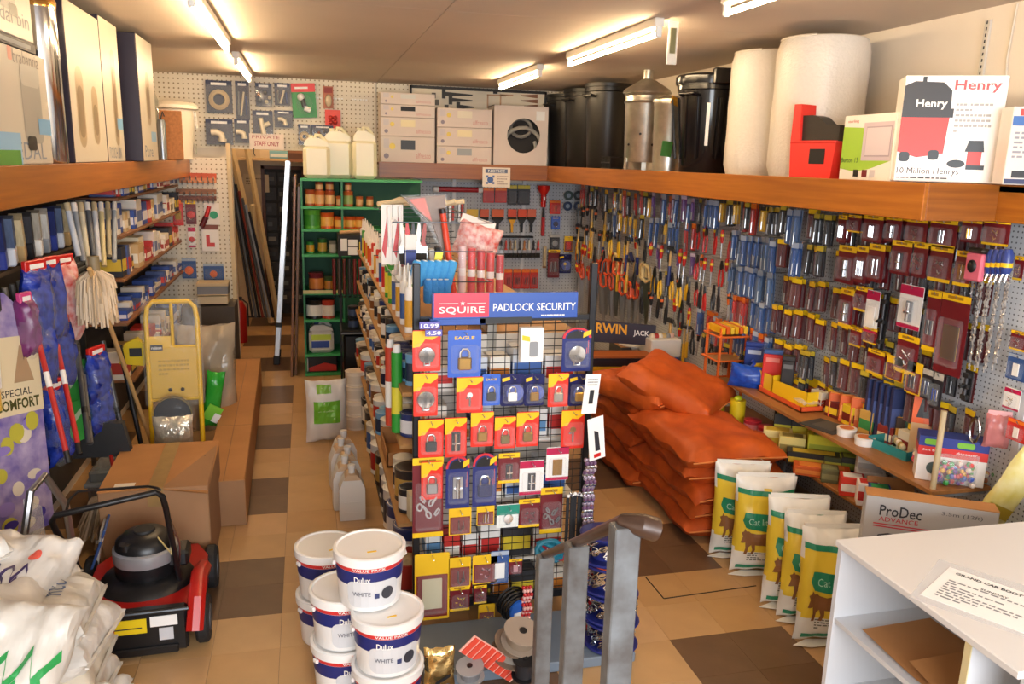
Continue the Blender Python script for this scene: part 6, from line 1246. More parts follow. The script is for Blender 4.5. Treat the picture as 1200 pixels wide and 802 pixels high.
for k in range(9):
    px = 1141+5.2*k; a, b = at(px, 326+2*(k % 3), X=3.08), at(px-8, [398, 402, 438, 440, 436, 442, 438, 440, 430][k], X=3.08); t = thing('hanging_chain', 'thin silver chain strand hanging on pegboard under the lock packs, %s from left' % ORD[k], 'chain', (3.08+.012*(k % 2), a.y, a.z), 0, 'silver chains')
    n = 44; h = a.z-b.z; part('strand', G().tube([(.002*math.sin(i), .003*math.cos(i*1.7), -h*i/n) for i in range(n)], [.0075 if i % 2 else .0035 for i in range(n)], CHN, 6), t); part('loop', G().tube([(.0, .008*math.cos(i*PI/4), .01+.01*math.sin(i*PI/4)) for i in range(8)], .0025, CHROME, 5, True), t)
p = at(1140, 505, X=3.05); t = thing('silver_hank', 'small hank of steel chain hanging above the dispenser carton', 'chain', (3.06, p.y, p.z+.06), RZ)
for k in range(4): part('loop', G().tube([(.03*math.cos(i*.6)+.01*k, -.01*k, -.05+.06*math.sin(i*.6)) for i in range(11)], .005, CHROME, 6, True), t)
# ---------------------------------------------------------------- tools by the dozen
def plier(c):
    def b():
        t = thing('pliers', 'x', 'pliers'); m = mat(c, .35)
        for s in (-1, 1): part('handle', G().tube([(s*.01, -.006, -.06), (s*.022, -.006, -.1), (s*.024, -.006, -.15), (s*.016, -.006, -.2)], [.006, .009, .009, .008], m, 7), t)
        part('jaw', G().prism([(-.014, -.07), (.014, -.07), (.017, -.045), (.006, 0), (-.006, 0), (-.017, -.045)], -.012, 0, DKSTEEL), t); return t
    return b
def driver(c, c2):
    def b():
        t = thing('screwdriver', 'x', 'screwdriver'); part('handle', G().lathe([(.008, 0), (.014, -.01), (.015, -.05), (.012, -.08), (.009, -.1)], mat(c, .3), 10), t); part('grip_band', G().lathe([(.0152, -.03), (.0156, -.05)], mat(c2, .4), 10, cap=False), t); part('shaft', G().lathe([(.0035, -.1), (.0035, -.22)], STEEL, 7), t); return t
    return b
def hammer(c):
    def b():
        t = thing('hammer', 'x', 'hammer'); part('head', G().box((-.055, -.014, -.03), (.04, .014, 0), DKSTEEL, .005).tube([(.04, 0, -.01), (.06, 0, -.02), (.075, 0, -.04)], .008, DKSTEEL, 7), t); part('handle', G().tube([(0, 0, -.03), (0, 0, -.14)], .009, mat('c8a468', .5), 8), t); part('grip', G().tube([(0, 0, -.14), (0, 0, -.28)], .013, mat(c, .4), 8), t); return t
    return b
def handsaw(c):
    def b():
        t = thing('hand_saw', 'x', 'saw'); part('blade', G().prism([(-.06, -.1), (.045, -.1), (.03, -.48), (-.0, -.48)], -.001, .001, STEEL), t); part('handle', G().tube([(-.05, 0, -.11), (-.055, 0, -.03), (-.02, 0, 0), (.035, 0, -.02), (.04, 0, -.11), (-.005, 0, -.13)], .014, mat(c, .4), 8, True), t); return t
    return b
def bitpack(c, c2, h=.22, w=.06):
    def b():
        t = thing('tool_pack', 'x', 'tool pack'); part('backing', sheet(w, h, mat(c, .35)), t); part('header', G().box((-w/2, -.003, -h*.16), (w/2, -.0016, 0), mat(c2, .4)), t)
        part('tool', G().tube([(0, -.008, -h*.22), (0, -.008, -h*.6)], .0075, mat(c, .3), 7).tube([(0, -.008, -h*.6), (0, -.008, -h*.93)], .004, STEEL, 6), t); part('clear_sleeve', G().box((-w*.42, -.018, -h*.97), (w*.42, -.001, -h*.2), CLEAR, .004), t); return t
    return b
KINDS = {'plr': ('c8201c', plier('c8201c'), 'red-handled pliers'), 'pld': ('x', plier('26262a'), 'black-handled pliers'), 'ply': ('x', plier('e8b81c'), 'yellow-handled pliers'), 'drr': ('x', driver('c0241e', 'e8c81e'), 'red and yellow screwdriver'), 'drb': ('x', driver('1e1e22', 'd8642c'), 'black and orange screwdriver'), 'dro': ('x', driver('e06a1c', '202024'), 'orange screwdriver'),
  'ham': ('x', hammer('1f2c6a'), 'blue-gripped hammer'), 'hay': ('x', hammer('d8a41c'), 'yellow-gripped hammer'), 'saw': ('x', handsaw('d8542c'), 'orange-handled saw'), 'sawc': ('x', handsaw('d8c08a'), 'wooden-handled saw'), 'bpb': ('x', bitpack('2f5a9e', 'a8b8d0'), 'blue carded tool'), 'bpg': ('x', bitpack('4a6a98', '8a98ac', .24), 'grey-blue carded chisel'), 'bpr': ('x', bitpack('b82a20', 'e87a20'), 'red carded tool'), 'bpy': ('x', bitpack('e0b420', '2a2a2a', .17), 'yellow carded tool'), 'bpk': ('x', bitpack('26252a', 'c8b43a', .19), 'black carded tool'), 'bpm': ('x', bitpack('5c1a1e', 'f0cc1e', .185, .085), 'small maroon card with yellow header'), 'bpp': ('x', bitpack('6a3a8a', 'd8c8e0', .18), 'purple carded tool')}
ROWS = [2.015, 1.80, 1.575, 1.355, 1.14, .945]
def zone(y, r):
    if y < 4.62: return ['bpm', 'bpm', 'bpm', 'bpk']
    if y < 4.85: return [['bpg', 'bpk', 'bpb'], ['bpb', 'bpb', 'bpm'], ['bpm', 'bpm', 'bpb'], ['bpm', 'bpb'], ['bpm', 'bpm', 'bpk'], ['bpm', 'bpr']][r]
    if y < 5.5: return [['bpy', 'bpk', 'bpr'], ['bpb', 'bpg', 'bpb'], ['bpb', 'bpg', 'bpg'], ['bpb', 'bpb', 'bpr'], ['bpb', 'bpg', 'bpr'], ['drb', 'bpk', 'bpy']][r]
    if y < 6.1: return [['bpb', 'bpy', 'bpk'], ['plr', 'plr', 'drr'], ['drr', 'plr', 'dro'], ['dro', 'plr', 'pld'], ['bpr', 'bpb', 'drr'], ['pld', 'drb', 'bpk']][r]
    if y < 7.0: return [['bpb', 'bpp', 'bpr'], ['bpy', 'bpr', 'bpb', 'bpk'], ['bpp', 'drr', 'bpk', 'ham'], ['pld', 'drb', 'ply', 'bpk'], ['drb', 'ply', 'pld', 'drr'], ['bpk', 'drr', 'hay']][r]
    if y < 8.0: return [['bpr', 'bpy', 'bpk'], ['bpr', 'bpb', 'bpk', 'bpy'], ['ham', 'pld', 'drr', 'ply'], ['sawc', 'pld', 'hay', 'drb'], ['saw', 'drr', 'pld'], ['pld', 'bpk']][r]
    return [['bpr', 'bpk', 'pld'], ['bpk', 'hay', 'drb'], ['hay', 'ham', 'drb'], ['saw', 'pld', 'drr'], ['saw', 'drr'], ['bpk']][r]
cnt = {}
RN = ['top', 'second', 'third', 'fourth', 'fifth', 'lowest']
for r, z in enumerate(ROWS):
    y = 3.15+.03*(r % 2); c = 0
    while y < 9.15:
        if r == 5 and y > 6.6: break
        kd = rnd.choice(zone(y, r)); n = 2 if 4.36 < y < 6 and kd[:2] == 'bp' else 1
        zz = z-rnd.uniform(0, .035); X = 3.08+rnd.uniform(-.03, .03) if y > 4.36 else 3.13
        if y < 7.6: part('hook', hook6, pr, (X+.02, y, zz+.002))
        for k in range(n):
            ow = inst(('w', kd), KINDS[kd][1], (X+.03*k, y+.004*k, zz), (rnd.uniform(-.05, .05), 0, RZ+rnd.uniform(-.25, .25)), KINDS[kd][2] + ', right pegboard %s row, %s hook from near end' % (RN[r], nth(c)) + ('' if n == 1 else (', front', ', behind')[k]), 'tools on the right pegboard')
            ow.scale = (1.22,)*3 if y > 6.2 else (1,)*3
        y += (.1 if kd == 'bpm' else .068 if kd[:2] == 'bp' else .085) + rnd.uniform(0, .02) + (.02 if y > 6.5 else 0); c += 1
# open yellow-topped cartons and small goods heaped along the pegboard foot
for k in range(12):
    y = 4.95-.16*k; c = [('6a1a1c', 'e8c428'), ('e8c428', '7a2018'), ('c8a050', '3a8a4a'), ('8a2c24', 'efe0c0'), ('d8d0c0', '8a2420')][k % 5]
    inst(('heap', k % 5), boxed(.1, .08, .1+.02*(k % 3), *c), (3.12, y, Z1+.001), RZ+.1*(k % 3), '%s carton at the back of the upper tier, %s from far end' % (['maroon', 'yellow', 'tan', 'red-brown', 'cream'][k % 5], ORD[k]), 'cartons at the back of the upper tier')
# ================================================================ goods on the grey back pegboard
YP = YB-.13
def cb(x, y): return 430+x/4.444, 200+y/4.444
def cr(x, y): return 620+x/5, 200+y/5
hookb = G().tube([(0, .06, 0), (0, -.03, -.004)], .003, STEEL, 5).mesh('hook')
def bcard(cf, x0, y0, x1, y1, style, kind, body, label):
    a, b = at(*cf(x0, y0), Y=YP), at(*cf(x1, y1), Y=YP); w, h = round(b.x-a.x, 2), round(a.z-b.z, 2)
    inst(('c', w, h, style, kind, id(body)), card(w, h, style, kind, body), ((a.x+b.x)/2, YP, min(a.z, 2.0)), 0, label, 'goods on the back pegboard'); part('hook', hookb, wb, ((a.x+b.x)/2, YP, min(a.z, 2.0)-.01))
bcard(cb, 605, 90, 662, 168, 'red', 'plate', RED, 'white-edged red card under the notice sign, left'); bcard(cb, 668, 90, 727, 168, 'red', 'plate', RED, 'white-edged red card under the notice sign, right')
for i, (x0, x1) in enumerate(((735, 780), (785, 848))): bcard(cb, x0, 75, x1, 180, 'blacky', 'plate', DB, 'black paint pad pack with yellow top, %s' % ('left', 'right')[i])
for a in [(955,155,1005,225,'red','bars',ORANGE,'red and orange card near the back right corner'), (960,238,1005,305,'blue','disc',NAVY,'blue card with round disc on the back pegboard'), (1145,185,1192,290,'blk','bars',DB,'dark pack on the grey back pegboard'), (955,332,1002,410,'blk','disc',GREYP,'grey disc pack on back pegboard'), (1030,342,1070,425,'yellow','plate',RED,'small yellow and red card on back pegboard'), (945,412,1000,556,'mar','bars',GREYP,'long brown card on the back pegboard'), (1000,436,1062,536,'galaxy','keys',YEL,'dark blue card with yellow knife on back pegboard')]: bcard(cb, *a)
for i, x in enumerate((600, 645, 715, 762, 806, 850)): bcard(cb, x, 512, x+40, 615, ['yellow', 'blk', 'red', 'red', 'red', 'red'][i], 'bars', [BRASS, GREYP, RED, DB, RED, DB][i], 'card in the row just above the blue header sign, %s from left' % ORD[i])
# dark shelf strip with paint brushes
def bigbrush(w, hc, lab):
    def b():
        t = thing('paint_brush', 'x', 'paint brush'); part('bristles', G().box((-w, -.012, -.09), (w, .012, -.03), mat('2a2218', .8)), t); part('label_sleeve', G().box((-w*1.02, -.014, -.06), (w*1.02, .014, .03), mat(lab, .4)), t); part('handle', G().prism([(-w*.9, -.09), (w*.9, -.09), (.015, -.14), (.012, -.24), (-.012, -.24), (-.015, -.14)], -.01, .01, mat(hc, .35)), t); return t
    return b
for i, (x, w, hc, lab) in enumerate(((545, .075, '1a2a6a', 'e0b82c'), (612, .05, '18181c', 'd85a2c'), (682, .07, '18181c', 'e0642c'), (757, .05, 'e8a81c', 'd04a2c'), (808, .05, '18181c', 'd8502c'), (858, .05, '18181c', 'd86a4c'))):
    q = at(*cb(x, 215), Y=YP); inst(('bb', i), bigbrush(w, hc, lab), (q.x, YP, q.z), 0, ['wide blue and yellow paint brush on back wall', 'black-handled brush right of the blue and yellow one', 'widest black-handled brush on the back wall', 'yellow-handled brush among the black ones', 'black-handled brush right of the yellow-handled one', 'black-handled brush farthest right in its row'][i], 'paint brushes on the back wall')
a, b = at(*cb(590, 340), Y=YP+.02), at(*cb(865, 340), Y=YP+.02); one('brush_rail', G().box((0, -.03, -.02), (b.x-a.x, .06, 0), BLACKM, .003), 'black rail under the row of large paint brushes', 'rail', a)
for k in range(13):
    q = at(*cb(605+24*k, 362), Y=YP); c = ['c8b48a', '3a3430', 'b8763a', 'd8cfc0', '2a2628', 'c83a2c', '8a6a4a'][k % 7]; inst(('sb', k % 7), brush(mat(c, .4), mat('201c1a', .8)), (q.x, YP, q.z), 0, '%s-handled small brush in the back wall brush row, %s from left' % (['straw', 'dark', 'tan', 'cream', 'black', 'red', 'brown'][k % 7], ORD[k]), 'small brushes on the back wall')
a, b = at(*cb(360, 80), Y=YP), at(*cb(592, 118), Y=YP); t = thing('red_roller_pole', 'long red wrapped pole lying horizontally under the back shelf', 'pole', (a.x, YP, (a.z+b.z)/2)); part('pole', G().tube([(0, 0, 0), (b.x-a.x, 0, .0)], .03, mat('b0242c', .3), 12), t); part('end_cap', G().tube([(-.03, 0, 0), (.03, 0, 0)], .034, WHITE, 12), t); part('end_cap', G().tube([(b.x-a.x-.03, 0, 0), (b.x-a.x+.02, 0, 0)], .034, WHITE, 12), t)
q = at(*cb(470, 160), Y=YP); t = thing('silver_brush_pack', 'bunch of silver and red packs under the red pole', 'hanging pack', (q.x, YP, q.z))
for k in range(6): part('pack', G().box((-.1+.035*k, -.03-.006*k, -.24+.02*(k % 3)), (-.075+.035*k, -.02, 0), [mat('c8c4c0', .25, .5), mat('c83a30', .4), CLEARW][k % 3]), t)
q = at(*cb(915, 100), Y=YP); t = thing('red_torch', 'red lantern torch hanging at the back pegboard upright', 'torch', (q.x, YP-.05, q.z)); part('lens_head', G().lathe([(.03, -.06), (.07, 0), (.075, .05), (0, .06)], mat('d0241c', .3), 20), t); part('body', G().lathe([(.03, -.2), (.032, -.06)], mat('c01e1a', .3), 16), t); part('switch', G().box((-.01, -.04, -.12), (.01, -.03, -.08), WHITE), t)
for i, (x, y) in enumerate(((1050, 130), (1100, 130), (1045, 185), (1100, 185))):
    q = at(*cb(x, y), Y=YP); t = thing('cutting_disc', 'dark round disc in a square of four on grey pegboard, %s' % ['upper left', 'upper right', 'lower left', 'lower right'][i], 'disc', (q.x, YP, q.z), (PI/2, 0, 0), 'cutting discs'); part('disc', G().lathe([(.055, 0), (.055, .008), (.02, .01)], mat(['3a4a48', '2c3a44', '2a3a5a', '3a4a6a'][i], .4), 24), t); part('label', G().lathe([(.035, .0085), (.02, .0105)], mat('8a98a8', .4), 20), t)
q = at(*cb(920, 200), Y=YP); t = thing('retractable_knife', 'red and black knife hanging left of the cutting discs', 'knife', (q.x, YP, q.z)); part('handle', G().box((-.02, -.015, -.32), (.02, .015, -.1), mat('b02428', .35), .006), t); part('tip', G().prism([(-.018, -.1), (.018, -.1), (.01, .03), (-.005, .03)], -.01, .01, BLACK), t)
q = at(*cb(928, 395), Y=YP); t = thing('wooden_float', 'pale wooden handle hanging on the pegboard upright', 'handle', (q.x, YP, q.z)); part('handle', G().box((-.018, -.012, -.24), (.018, .012, 0), PALEW, .005), t); part('end', G().box((-.02, -.014, -.26), (.02, .014, -.24), BROWNW), t)
q = at(*cb(1150, 345), Y=YP-.15)
for k in range(6):
    q = at(*cb(1095+16*k, 345+8*(k % 2)), Y=YP-.12); inst(('w', 'hay' if k % 2 else 'hob'), hammer('e07a1c' if not k % 2 else 'd8a41c'), (q.x, YP-.12, q.z), (0, .05*k, 0), '%s-gripped hammer hanging in the back right corner, %s from left' % (('orange', 'yellow')[k % 2], ORD[k]), 'hammers in the corner')
# curved cream hacksaw and long orange saws hanging in the corner
q = at(735, 315, X=3.08); t = thing('bow_saw', 'cream curved bow saw hanging in the corner above the toolbox display', 'saw', (3.08, q.y, q.z), RZ); part('bow', G().tube([(-.12, 0, -.2), (-.13, 0, 0), (-.06, 0, .12), (.06, 0, .16), (.12, 0, .1)], .014, mat('e4d8b4', .4), 8), t); part('blade', G().box((-.12, -.001, -.21), (.13, .001, -.19), STEEL, 0, Matrix.Rotation(-.6, 4, 'Y')), t); part('blue_grip', G().tube([(.06, 0, .16), (.13, 0, .09)], .02, NAVY, 8), t)
for k in range(6):
    a = at(700+6*k, 305, X=3.08); inst(('w', 'saw'), handsaw('d8542c'), (3.08, a.y, a.z), RZ+.3, 'orange-red handled saw in the bunch behind the right stand post, %s from left' % ORD[k], 'orange saws')
# ================================================================ left side of the shop
# backing board and shelves along the left wall
t = thing('wall_rack', 'dark perforated rack with slanted shelf edges along the left wall', 'shelving')
part('back_board', G().box((XL+.002, 3.2, .1), (XL+.03, 8.95, 2.14), mat('3a3634', .7, var=.3, scale=5)), t)
SE = mat('8a5a34', .5, var=.2, scale=5, stretch=(6, .6, 6))
LZ = (.62, 1.06, 1.37, 1.67, 1.93)
for z in LZ: part('shelf', G().box((XL+.03, 6.1 if z > .7 else 6.2, z-.02), (-1.25, 8.9, z), SE, .002), t)
for y in (6.15, 7.5, 8.85): part('upright', G().box((XL+.03, y-.015, .0), (XL+.06, y+.015, 2.12), DKSTEEL), t)
part('shelf', G().box((XL+.03, 4.0, 1.66), (-1.38, 6.0, 1.68), mat('5a4630', .6)), t)
LC = [('efe4d4', 'b03a30', 'cream and red'), ('2c4a9a', 'd8d4dc', 'blue and white'), ('b82c28', 'efe0d0', 'red and cream'), ('e0d8cc', '5a6a9a', 'pale'), ('2a2a34', 'd8b83a', 'black and yellow'), ('e8dcc0', '8a7a5a', 'cream'), ('c8a878', 'e8e0d0', 'tan'), ('4a5a8a', 'c83a34', 'slate blue')]
SN = ['lowest', 'second', 'third', 'fourth', 'top']
for s, z in enumerate(LZ):
    y = 6.2; k = 0
    while y < 8.8:
        w = rnd.choice((.07, .1, .14, .2)); h = rnd.choice((.1, .14, .18, .21)) if z < 1.9 else .08; c = LC[rnd.randrange(8)]
        if s == 1: c = LC[(1, 3, 1, 7)[k % 4]]; h = (.07, .1, .13)[k % 3]
        inst(('lc', w, h, c[0]), boxed(.16, w, h, c[0], c[1]), (-1.36+rnd.uniform(-.02, .02), y+w/2, z+.0005), 0, c[2] + ' carton on left wall rack, %s shelf, %s from near end' % (SN[s], nth(k)), 'cartons on the left wall rack'); y += w+rnd.uniform(.01, .03); k += 1
# brush heads along the upper near shelf
BH = [('8a8e94', 'd8d4cc'), ('2a3a8a', '1c2a6a'), ('c8ccd4', '5a6a8a'), ('b89a6a', 'd8c8a0'), ('1c1c20', '3a3a40'), ('e8e4dc', 'b8b0a0')]
for k in range(14):
    y = 4.05+.135*k; c = BH[k % 6]; t = thing('scrubbing_brush', '%s brush head on shelf below the left fascia, %s from near end' % (['grey and white', 'deep blue', 'silver-grey', 'straw', 'black', 'white'][k % 6], ORD[k]), 'brush', (-1.38, y, 1.81), (.35-.1*(k % 3), 0, .2), 'brush heads'); part('block', G().box((-.03, -.045, -.11), (.03, .045, -.02), mat(c[0], .4), .008), t); part('bristles', G().box((-.028, -.04, -.02), (.03, .04, .12), mat(c[1], .9, var=.5, scale=40, stretch=(1, 4, .2))), t)
# shovels / handles hanging in dark cluster at the edge
for k in range(5):
    y = 3.95+.1*k; t = thing('garden_handle', 'dark grey handle hanging at the left edge below brushes, %s from left' % ORD[k], 'handle', (-1.36, y, 1.62), (.08*k-.1, 0, 0), 'dark handles'); part('shaft', G().tube([(0, 0, 0), (0, 0, -.4)], .013, mat(['4a4644', '2a2826', '5a544c', '3a3634', '6a645c'][k], .5), 8), t); part('grip', G().tube([(0, 0, -.4), (0, .01, -.52)], .018, mat(['c8a040', '1c1c1c', '8a7a4a', 'c8b070', '2a2a2a'][k], .5), 8), t); part('tag', G().box((.016, -.025, -.42), (.018, .025, -.3), WHITE), t)
# wrapped blue and red mop refills, hung in two rows
BP = mat('2440b0', .22, var=.55, scale=22, c2='101c60', bump=.4, bscale=16); RP2 = mat('d0362c', .25, var=.5, scale=18, c2='f0d8d0', bump=.3, bscale=16)
def moppack(px, py, w, h, m, label, X=-1.28, head=RED, rx=0):
    p = at(px, py, X=X); t = thing('mop_pack', label, 'hanging pack', (X, p.y, p.z), (rx, 0, PI/2-.35), 'wrapped mop refills'); g = G(); bag(g, w, h, .11, m, int(px), 12, wr=.02); part('wrapped_head', g, t, (0, 0, -h/2)); part('header_card', G().box((-w*.4, -.012, -.03), (w*.4, .012, .03), head, .004), t); part('white_print', G().box((-w*.25, -.0145, -.01), (w*.25, -.012, .012), WHITE), t); part('wrap', G().ball((0, 0, -h*.55), (w*.5, .075, h*.5), CLEAR, 12, 8), t)
for a in [(40, 312, .19, .38, BP, 'blue wrapped mop refill, upper left of the mop packs'), (55, 308, .2, .42, BP, 'blue wrapped mop refill in the middle of upper mop packs'), (74, 305, .18, .46, RP2, 'red and white wrapped mop refill at right of upper mop packs'), (45, 376, .19, .34, BP, 'blue wrapped mop refill, lower row left'), (68, 378, .2, .36, BP, 'blue wrapped mop refill, lower row right'), (62, 452, .17, .42, BP, 'deep blue pack near the floor behind red handles'), (112, 412, .19, .3, BP, 'blue wrapped refill right of the black poles'), (116, 445, .2, .32, BP, 'lowest blue wrapped refill with silver bulge')]: moppack(*a[:6], X=-1.2 if a[0] > 100 else -1.28)
moppack(28, 350, .1, .28, mat('7a2a6a', .3, var=.5, scale=20), 'purple and pink small pack left of blue mops', head=mat('c8407a', .4)); moppack(84, 330, .1, .3, mat('d8d0cc', .3, var=.5, scale=16, c2='a83a34'), 'white and red striped pack beside the red mop pack', head=WHITE)
# green sheets (microfibre packs)
for k, (px, py) in enumerate(((86, 425), (88, 470))):
    p = at(px, py, X=-1.3); t = thing('cloth_pack', 'bright green cleaning cloth card, %s' % ('upper', 'lower')[k], 'hanging pack', (-1.3, p.y, p.z), PI/2-.4, 'green cloth cards'); part('card', G().box((-.09, -.004, -.24), (.09, .004, 0), mat('3aa84a', .4)), t); part('picture', flat(ngon2d([(-.06, -.1), (.07, -.03), (.075, -.06), (-.05, -.14)]), mat('bfe0c8', .4), lambda u, v: (u, -.005, v)), t)
# long handles
def pole(p0, p1, r, m, label, name='broom_handle', bands=(), group='long handles on the left', head=None):
    p0, p1 = Vector(p0), Vector(p1); t = thing(name, label, 'handle', p0, 0, group); d = p1-p0; part('shaft', G().tube([(0, 0, 0), d], r, m, 10), t)
    for a, b, mm in bands: part('band', G().tube([d*a, d*b], r*1.06, mm, 10), t)
    if head: head(t, d)
    return t
RH, WHH = mat('b0221e', .35), mat('e8e0d8', .4)
for k, (pa, pb) in enumerate((((50, 420), (80, 540)), ((70, 420), (93, 530)), ((124, 500), (136, 565)))):
    a, b = at(*pa, X=-1.22), at(*pb, X=-1.1); pole(b, a+(a-b)*.15, .0125, RH, ['red handle with white band, left of the pair at left wall', 'red handle with white band, right of the pair at left wall', 'red handle with white band standing behind the big carton'][k], bands=((.62, .75, WHH), (-.02, .08, BLACK)))
BLP = mat('7aa8d8', .35)
a, b = at(66, 400, X=-1.3), at(76, 520, X=-1.25); pole(b, a, .014, BLP, 'pale blue broom handle between the red ones')
for k, (pa, pb, c) in enumerate((((90, 405), (104, 520), '4a4a4c'), ((97, 440), (106, 520), '6a6a6c'), ((140, 405), (165, 520), '26262a'), ((120, 400), (146, 520), '55565a'))):
    a, b = at(*pa, X=-1.25), at(*pb, X=-1.15); pole(b, a, .016, mat(c, .35, .4), ['dark steel pole left of the blue refills', 'short grey steel pole beside dark pole', 'black rubber-sleeved pole next to the yellow trolley', 'grey pole between refills and the wooden mop stick'][k], bands=((.3, .36, BLACK),))
for k in range(8):
    a, b = at(78+8*k, 238, X=-1.3), at(92+6*k, 300+6*(k % 3), X=-1.25); pole(b, a, .016, mat(['b8bcc4', '8a8e94', 'd0c4a8', '5a5c60', 'c8c8cc', 'c8b88a', 'a89a7a', '9aa0a8'][k], .4), 'pole with pale sleeve upright below the left fascia, %s from left' % ORD[k], bands=((.85, 1.0, WHH if k % 2 else PALEW),))
# grey corrugated squeegee, black dustpans
p = at(98, 340, X=-1.26); t = thing('rubber_mat', 'grey ribbed rubber panel hanging left of the duster', 'mat', (-1.27, p.y, p.z), PI/2)
for k in range(10): part('rib', G().box((-.09, -.012, -.16+.034*k), (.09, .0, -.14+.034*k), mat('3c3e40', .6), .004), t)
part('panel', G().box((-.09, 0, -.18), (.09, .008, .2), mat('2c2e30', .6)), t)
# feather duster / string mop
a, b = at(112, 335, X=-1.12), at(178, 520, X=-1.12); d = b-a
t = thing('string_mop', 'cream shaggy mop on a wooden pole leaning by the trolley', 'mop', b); part('pole', G().tube([(0, 0, 0), a-b+(a-b)*.08], .013, mat('c8a068', .5), 10), t)
g = G(); q = random.Random(4)
for i in range(300):
    u = q.uniform(0, 2*PI); l = q.uniform(.12, .32); sx = q.uniform(.03, .1); e = a-b+Vector((0, 0, .1)); o = Vector((math.cos(u)*sx, math.sin(u)*sx*1.3, -l)); g.tube([e, e+o*.45+Vector((math.cos(u)*.04, math.sin(u)*.05, .0)), e+o], [.004, .008, .006], mat(['d8c0a0', 'e0caac', 'c8ae8c'][i % 3], .9), 4)
o = part('mop_head', g, t); o['kind'] = 'stuff'; part('clip', G().tube([a-b+Vector((0, 0, .08)), a-b+Vector((0, 0, .16))], .03, mat('8a7a5a', .5), 10), t)
# grey wallboxes: storage tub and floor mop heads near carton
t = thing('clear_tub', 'grey translucent plastic tubs stacked on the floor behind the mower handle', 'tub', (-1.17, 5.35, 0)); part('tub', G().box((-.2, -.15, 0), (.14, .15, .22), mat('7a828a', .2, alpha=.7), .015), t); part('inner_tub', G().box((-.19, -.14, .22), (.13, .14, .3), mat('8a949c', .2, alpha=.6), .015), t); part('rim', G().box((-.215, -.165, .2), (.155, .165, .225), mat('98a2aa', .25), .006), t)
t = thing('dust_pan', 'black dustpan standing behind the plastic tubs', 'dustpan', at(120, 515, X=-1.2)); part('pan', G().prism([(-.16, -.1), (.16, -.1), (.12, .1), (-.1, .12)], -.03, .03, mat('242426', .5)), t); part('handle', G().tube([(0, 0, .1), (0, .02, .3)], .015, BLACK, 8), t)
t = thing('cotton_mop_head', 'pale stringy mop head lying beside the big carton', 'mop', (-1.15, 4.85, 0)); g = G(); q = random.Random(9)
for i in range(160): u = q.uniform(0, 2*PI); r = q.uniform(.08, .2); g.tube([(0, 0, .3), (math.cos(u)*r*.6, math.sin(u)*r*.7, .26), (math.cos(u)*r, math.sin(u)*r*1.2, q.uniform(.02, .15))], .007, mat(['cdb79a', 'd8c6ac', 'b8a284'][i % 3], .9), 4)
o = part('strings', g, t); o['kind'] = 'stuff'; part('socket', G().lathe([(.03, .25), (.03, .36), (.015, .38)], mat('b8a078', .5), 12), t)
# ironing board cover carton
A, B = at(-20, 382, X=-1.2), at(50, 384, X=-1.2)
t = thing('ironing_board', 'tall flowered ironing board wrapped in card sleeve at left edge', 'ironing board', (-1.33, 3.9, .5), (-.1, .1, PI/4+.3)); IV = mat('5a4c98', .4, var=.8, scale=11, c2='b4a4c0')
w, h = .19, 1.12
part('board', G().prism([(-w, 0), (w, 0), (w, h*.72), (w*.7, h*.92), (w*.2, h), (-w*.2, h), (-w*.7, h*.92), (-w, h*.72)], -.02, .02, IV), t)
F = lambda u, v, e=.022: (u, -e, v)
part('card_sleeve', G().box((-w-.004, -.024, h*.5), (w+.004, .024, h*.82), mat('d8c8a4', .5)), t); part('lettering', flat(fit2d('SPECIAL', -w*.2, h*.575, w*.9, h*.03), INK, lay(F, .0255), flat(fit2d('COMFORT', -w*.4, h*.52, w*1.3, h*.045, .03), mat('4a4a20', .5), lay(F, .0255))), t); part('hand_slot', flat(roundrect(-w*.9, h*.68, -w*.2, h*.74, .02), INK, lay(F, .0255)), t); part('iron_picture', flat(ngon2d([(w*.2, h*.63), (w*.8, h*.63), (w*.55, h*.78), (w*.45, h*.78)]), mat('a88a68', .5), lay(F, .0255)), t)
q = G(); qq = random.Random(3)
for i in range(22): cx, cz = qq.uniform(-w*.8, w*.8), qq.uniform(.03, h*.47); part('flower_print', flat(circ2d(cx, cz, qq.uniform(.025, .05), 12, qq.uniform(.02, .045)), mat(['b8b040', '3a2c88', '8a78b8', 'd8ccb8'][i % 4], .4), lay(F, .0215+.0002*i)), t)
t = thing('steel_frame_board', 'rolled clear plastic and steel tube frame leaning at the left edge', 'frame', (-1.2, 3.55, .1)); part('tube', G().tube([(0, -.1, 0), (.02, -.05, .55), (.05, .0, .75), (.08, .1, .78), (.12, .2, .6), (.14, .25, 0)], .016, STEEL, 8), t); part('clear_sheet', G().prism([(-.1, 0), (.25, 0), (.2, .6), (.0, .72)], .02, .024, CLEARW, 'X'), t)
# folded boards between mower and carton
for k, (c, a) in enumerate((('3a5a98', .5), ('d8d4cc', .25), ('8a6a4c', -.1))): t = thing('leaning_board', ['blue and white folder leaning left of the big carton', 'white foam board leaning left of the big carton', 'brown cardboard leaning left of the big carton'][k], 'board', (-1.18+.05*k, 4.25+.06*k, 0), (0, a*.7, .1)); part('sheet', G().box((-.006, -.15, 0), (.006, .15, .42-.04*k), mat(c, .4), .002), t); part('edge_strip', G().box((-.007, -.15, .36-.04*k), (.007, .15, .38-.04*k), WHITE), t)
